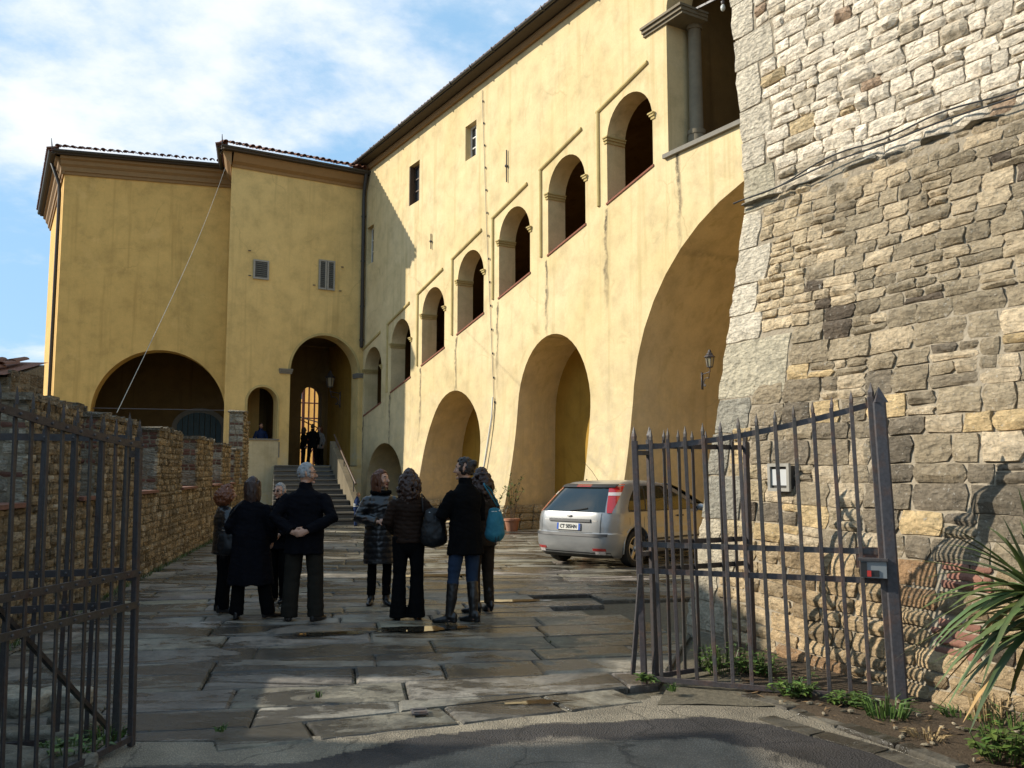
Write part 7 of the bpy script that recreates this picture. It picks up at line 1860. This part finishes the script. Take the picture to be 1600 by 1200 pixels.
for i in range(120):
    az = ry.uniform(0, 2*math.pi); el = math.radians(ry.choice([ry.uniform(-25, 20), ry.uniform(5, 50), ry.uniform(40, 85)])); L = ry.uniform(.52, .86); w = ry.uniform(.032, .05)
    d = V(math.cos(az)*math.cos(el), math.sin(az)*math.cos(el), math.sin(el)); drop = ry.uniform(.35, .95)*max(.15, math.cos(el)); n_ = 6
    side_ = nrm(np.cross(d, V(0, 0, 1))+1e-6); P = []; c0 = yc+V(0, 0, ry.uniform(-.14, .10))
    for k in range(n_+1):
        t = k/n_; p = c0+d*(L*t)+V(0, 0, -drop*L*t*t*.75); ww = w*(.75+.6*t)*(1-t**2.6)+.002
        up = V(0, 0, .018*(1-t)); P += [p-side_*ww/2+up, p, p+side_*ww/2+up]
    F = []
    for k in range(n_): F += [(3*k, 3*k+1, 3*k+4, 3*k+3), (3*k+1, 3*k+2, 3*k+5, 3*k+4)]
    old = el < math.radians(-5) and ry.random() < .35
    mb = MB(); mb.add(P, F, tuple(V(1, 1, 1)*ry.uniform(.55, 1.35)*V(ry.uniform(.85, 1.15), 1, ry.uniform(.7, 1.1)))); adopt(mb.build('leaf', M['dry'] if old else M['sword'], smooth=True), yuc)
def weed(loc, r, h, n, label, kind='leafy', group='weeds growing along the wall foot', mat='leaf', seed=0, nleaf=1.0):
    rr = random.Random(seed); o_ = empty('weed', tuple(loc), label=label, cat='weed', group=group); mb = MB(); sm = MB()
    for i in range(n):
        az = rr.uniform(0, 2*math.pi); q = r*math.sqrt(rr.random()); b = V(q*math.cos(az)*.8, q*math.sin(az)*.8, 0); tip = V(q*math.cos(az)*1.25, q*math.sin(az)*1.25, h*rr.uniform(.35, 1.0))
        if kind == 'grass':
            s = nrm(np.cross(tip-b, V(rr.uniform(-1, 1), rr.uniform(-1, 1), .2))); w = rr.uniform(.004, .008); m = b*.45+tip*.55+V(0, 0, h*.12); tp = tip+V(math.cos(az), math.sin(az), -.5)*h*.3
            mb.add([b-s*w, b+s*w, m+s*w*.8, m-s*w*.8, tp], [(0, 1, 2, 3), (3, 2, 4)], tuple(V(1, 1, 1)*rr.uniform(.6, 1.5)))
        else:
            sm.bar(b, tip, .005, .005)
            for k in range(max(2, int(5*nleaf))):
                t = rr.uniform(.35, 1.0); p = b+(tip-b)*t; a2 = rr.uniform(0, 6.28); ll = rr.uniform(.035, .075)*(1 if r < .3 else 1.15); d = nrm(V(math.cos(a2), math.sin(a2), rr.uniform(-.2, .6))); s = nrm(np.cross(d, V(0, 0, 1))); w = ll*.32
                mb.add([p, p+d*ll*.45+s*w, p+d*ll+V(0, 0, -.012), p+d*ll*.45-s*w], [(0, 1, 2), (0, 2, 3)], tuple(V(1, 1, 1)*rr.uniform(.55, 1.6)*V(rr.uniform(.9, 1.25), 1, .9)))
    mb.build('foliage', M[mat], o_)
    if sm.f: sm.build('stem', M['leaf'], o_)
    return o_
def bedz(p): return V(p[0], p[1], .03)
weed(bedz(G(1130, 1056)), .20, .24, 46, 'leafy green weed clump behind the folded gate leaf', seed=1); weed(bedz(G(1185, 1058)), .17, .18, 40, 'lower leafy weed clump behind the middle bars of the right gate', seed=2)
weed(bedz(G(1385, 1128)), .16, .18, 90, 'bright grassy tuft in the planting bed left of the gate post', 'grass', seed=3)
weed(bedz(G(1236, 1090)), .17, .12, 40, 'small flat weed under the bottom rail of the right gate', seed=4); weed(bedz(G(1052, 1086)), .05, .07, 26, 'tiny green tuft beside the free end of the right gate', 'grass', seed=5)
weed(bedz(G(1012, 1072)), .06, .06, 12, 'tiny leafy sprout at the foot of the right gate\'s free stile', seed=6)
weed(bedz(G(1548, 1140)), .12, .30, 90, 'dry yellowish grass tussock below the yucca', 'grass', mat='dry', seed=7); weed(bedz(G(1572, 1196)), .17, .22, 34, 'broad leaved green plant by the kerb at the bottom right corner', seed=8, nleaf=2.2)
weed(bedz(G(1588, 1150)), .14, .2, 60, 'green grass clump under the yucca leaves', 'grass', seed=14)
weed(bedz(G(497, 1097)), .03, .08, 16, 'thin green tuft in the joint between two sunny front flagstones', 'grass', seed=9); weed(bedz(G(345, 1150)), .05, .05, 22, 'low grass in a joint of the shaded front flagstones', 'grass', seed=10)
weed(bedz(G(165, 1165)), .12, .12, 60, 'grass tuft at the foot of the left gate', 'grass', seed=11); weed(bedz(G(110, 1190)), .16, .10, 40, 'leafy weeds before the tumbled stones at bottom left', seed=12)
weed(bedz(G(1330, 1108)), .13, .08, 30, 'low ground weed under the gate rail near the post', seed=15); weed(bedz(G(1450, 1160)), .12, .07, 50, 'sparse dry grass on the bed near the kerb', 'grass', mat='dry', seed=16); weed(bedz(G(1500, 1130)), .12, .10, 45, 'mixed grass blades at the wall foot left of the dry tussock', 'grass', seed=17)
# weeds along the foot of the parapet
mb = MB(); rr = random.Random(6)
for _ in range(1500):
    s = 24*rr.random()**.8; b = WPW(s, .0, .02+.10*rr.random()); a = rr.uniform(0, 6.28); L = rr.uniform(.03, .10); tip = b+V(math.cos(a)*.05, math.sin(a)*.05, L); sd = V(-math.sin(a), math.cos(a), 0)*.006
    mb.add([b-sd, b+sd, tip], [(0, 1, 2)], tuple(V(1, 1, 1)*rr.uniform(.4, 1.2)))
mb.build('wall_foot_grass', M['leaf'], kind='stuff')
def oleander(loc, h, n, label, pot=True, seed=0):
    rr = random.Random(seed); o_ = empty('potted_shrub', tuple(loc), label=label, cat='potted plant', group='potted shrubs along the yellow wing')
    if pot:
        mb = MB(); mb.tube([(0, 0, 0), (0, 0, .30)], [.15, .21], 14, round_cap=False); mb.tube([(0, 0, .28), (0, 0, .34)], [.23, .23], 14, round_cap=False); mb.build('pot', M['terracotta'], o_, smooth=35)
    mb = MB(); sm = MB()
    for i in range(n):
        az = rr.uniform(0, 6.28); sp = rr.uniform(.05, .42); top = V(sp*math.cos(az), sp*math.sin(az), h*rr.uniform(.55, 1)); b = V(.05*math.cos(az), .05*math.sin(az), .3); m = (b+top)/2+V(0, 0, .1)-V(math.cos(az), math.sin(az), 0)*.05
        sm.tube([b, m, top], [.009, .007, .004], 5)
        for k in range(20):
            t = rr.uniform(.3, 1); p = b+(m-b)*min(1, t*2) if t < .5 else m+(top-m)*(t*2-1); a2 = rr.uniform(0, 6.28); L = rr.uniform(.08, .15); d = nrm(V(math.cos(a2), math.sin(a2), rr.uniform(-.1, .9))); s = nrm(np.cross(d, V(0, 0, 1)))*L*.16
            mb.add([p, p+d*L*.5+s, p+d*L, p+d*L*.5-s], [(0, 1, 2, 3)], tuple(V(1, 1, 1)*rr.uniform(.5, 1.6)))
    mb.build('foliage', M['leaf'], o_); sm.build('stem', M['bark'], o_); return o_
p_ = G(800, 829); oleander((p_[0], p_[1]-.1, 0), 1.7, 9, 'straggly shrub in a terracotta pot against the sunny pier of the wing', True, 1)
p_ = G(772, 832); oleander((p_[0], p_[1]-.1, 0), 1.3, 7, 'lower potted shrub left of the straggly one on the wing\'s pier', True, 3)
oleander((1.75, 20.6, 0), 1.5, 26, 'dense green potted shrub just behind the silver car', True, 2)
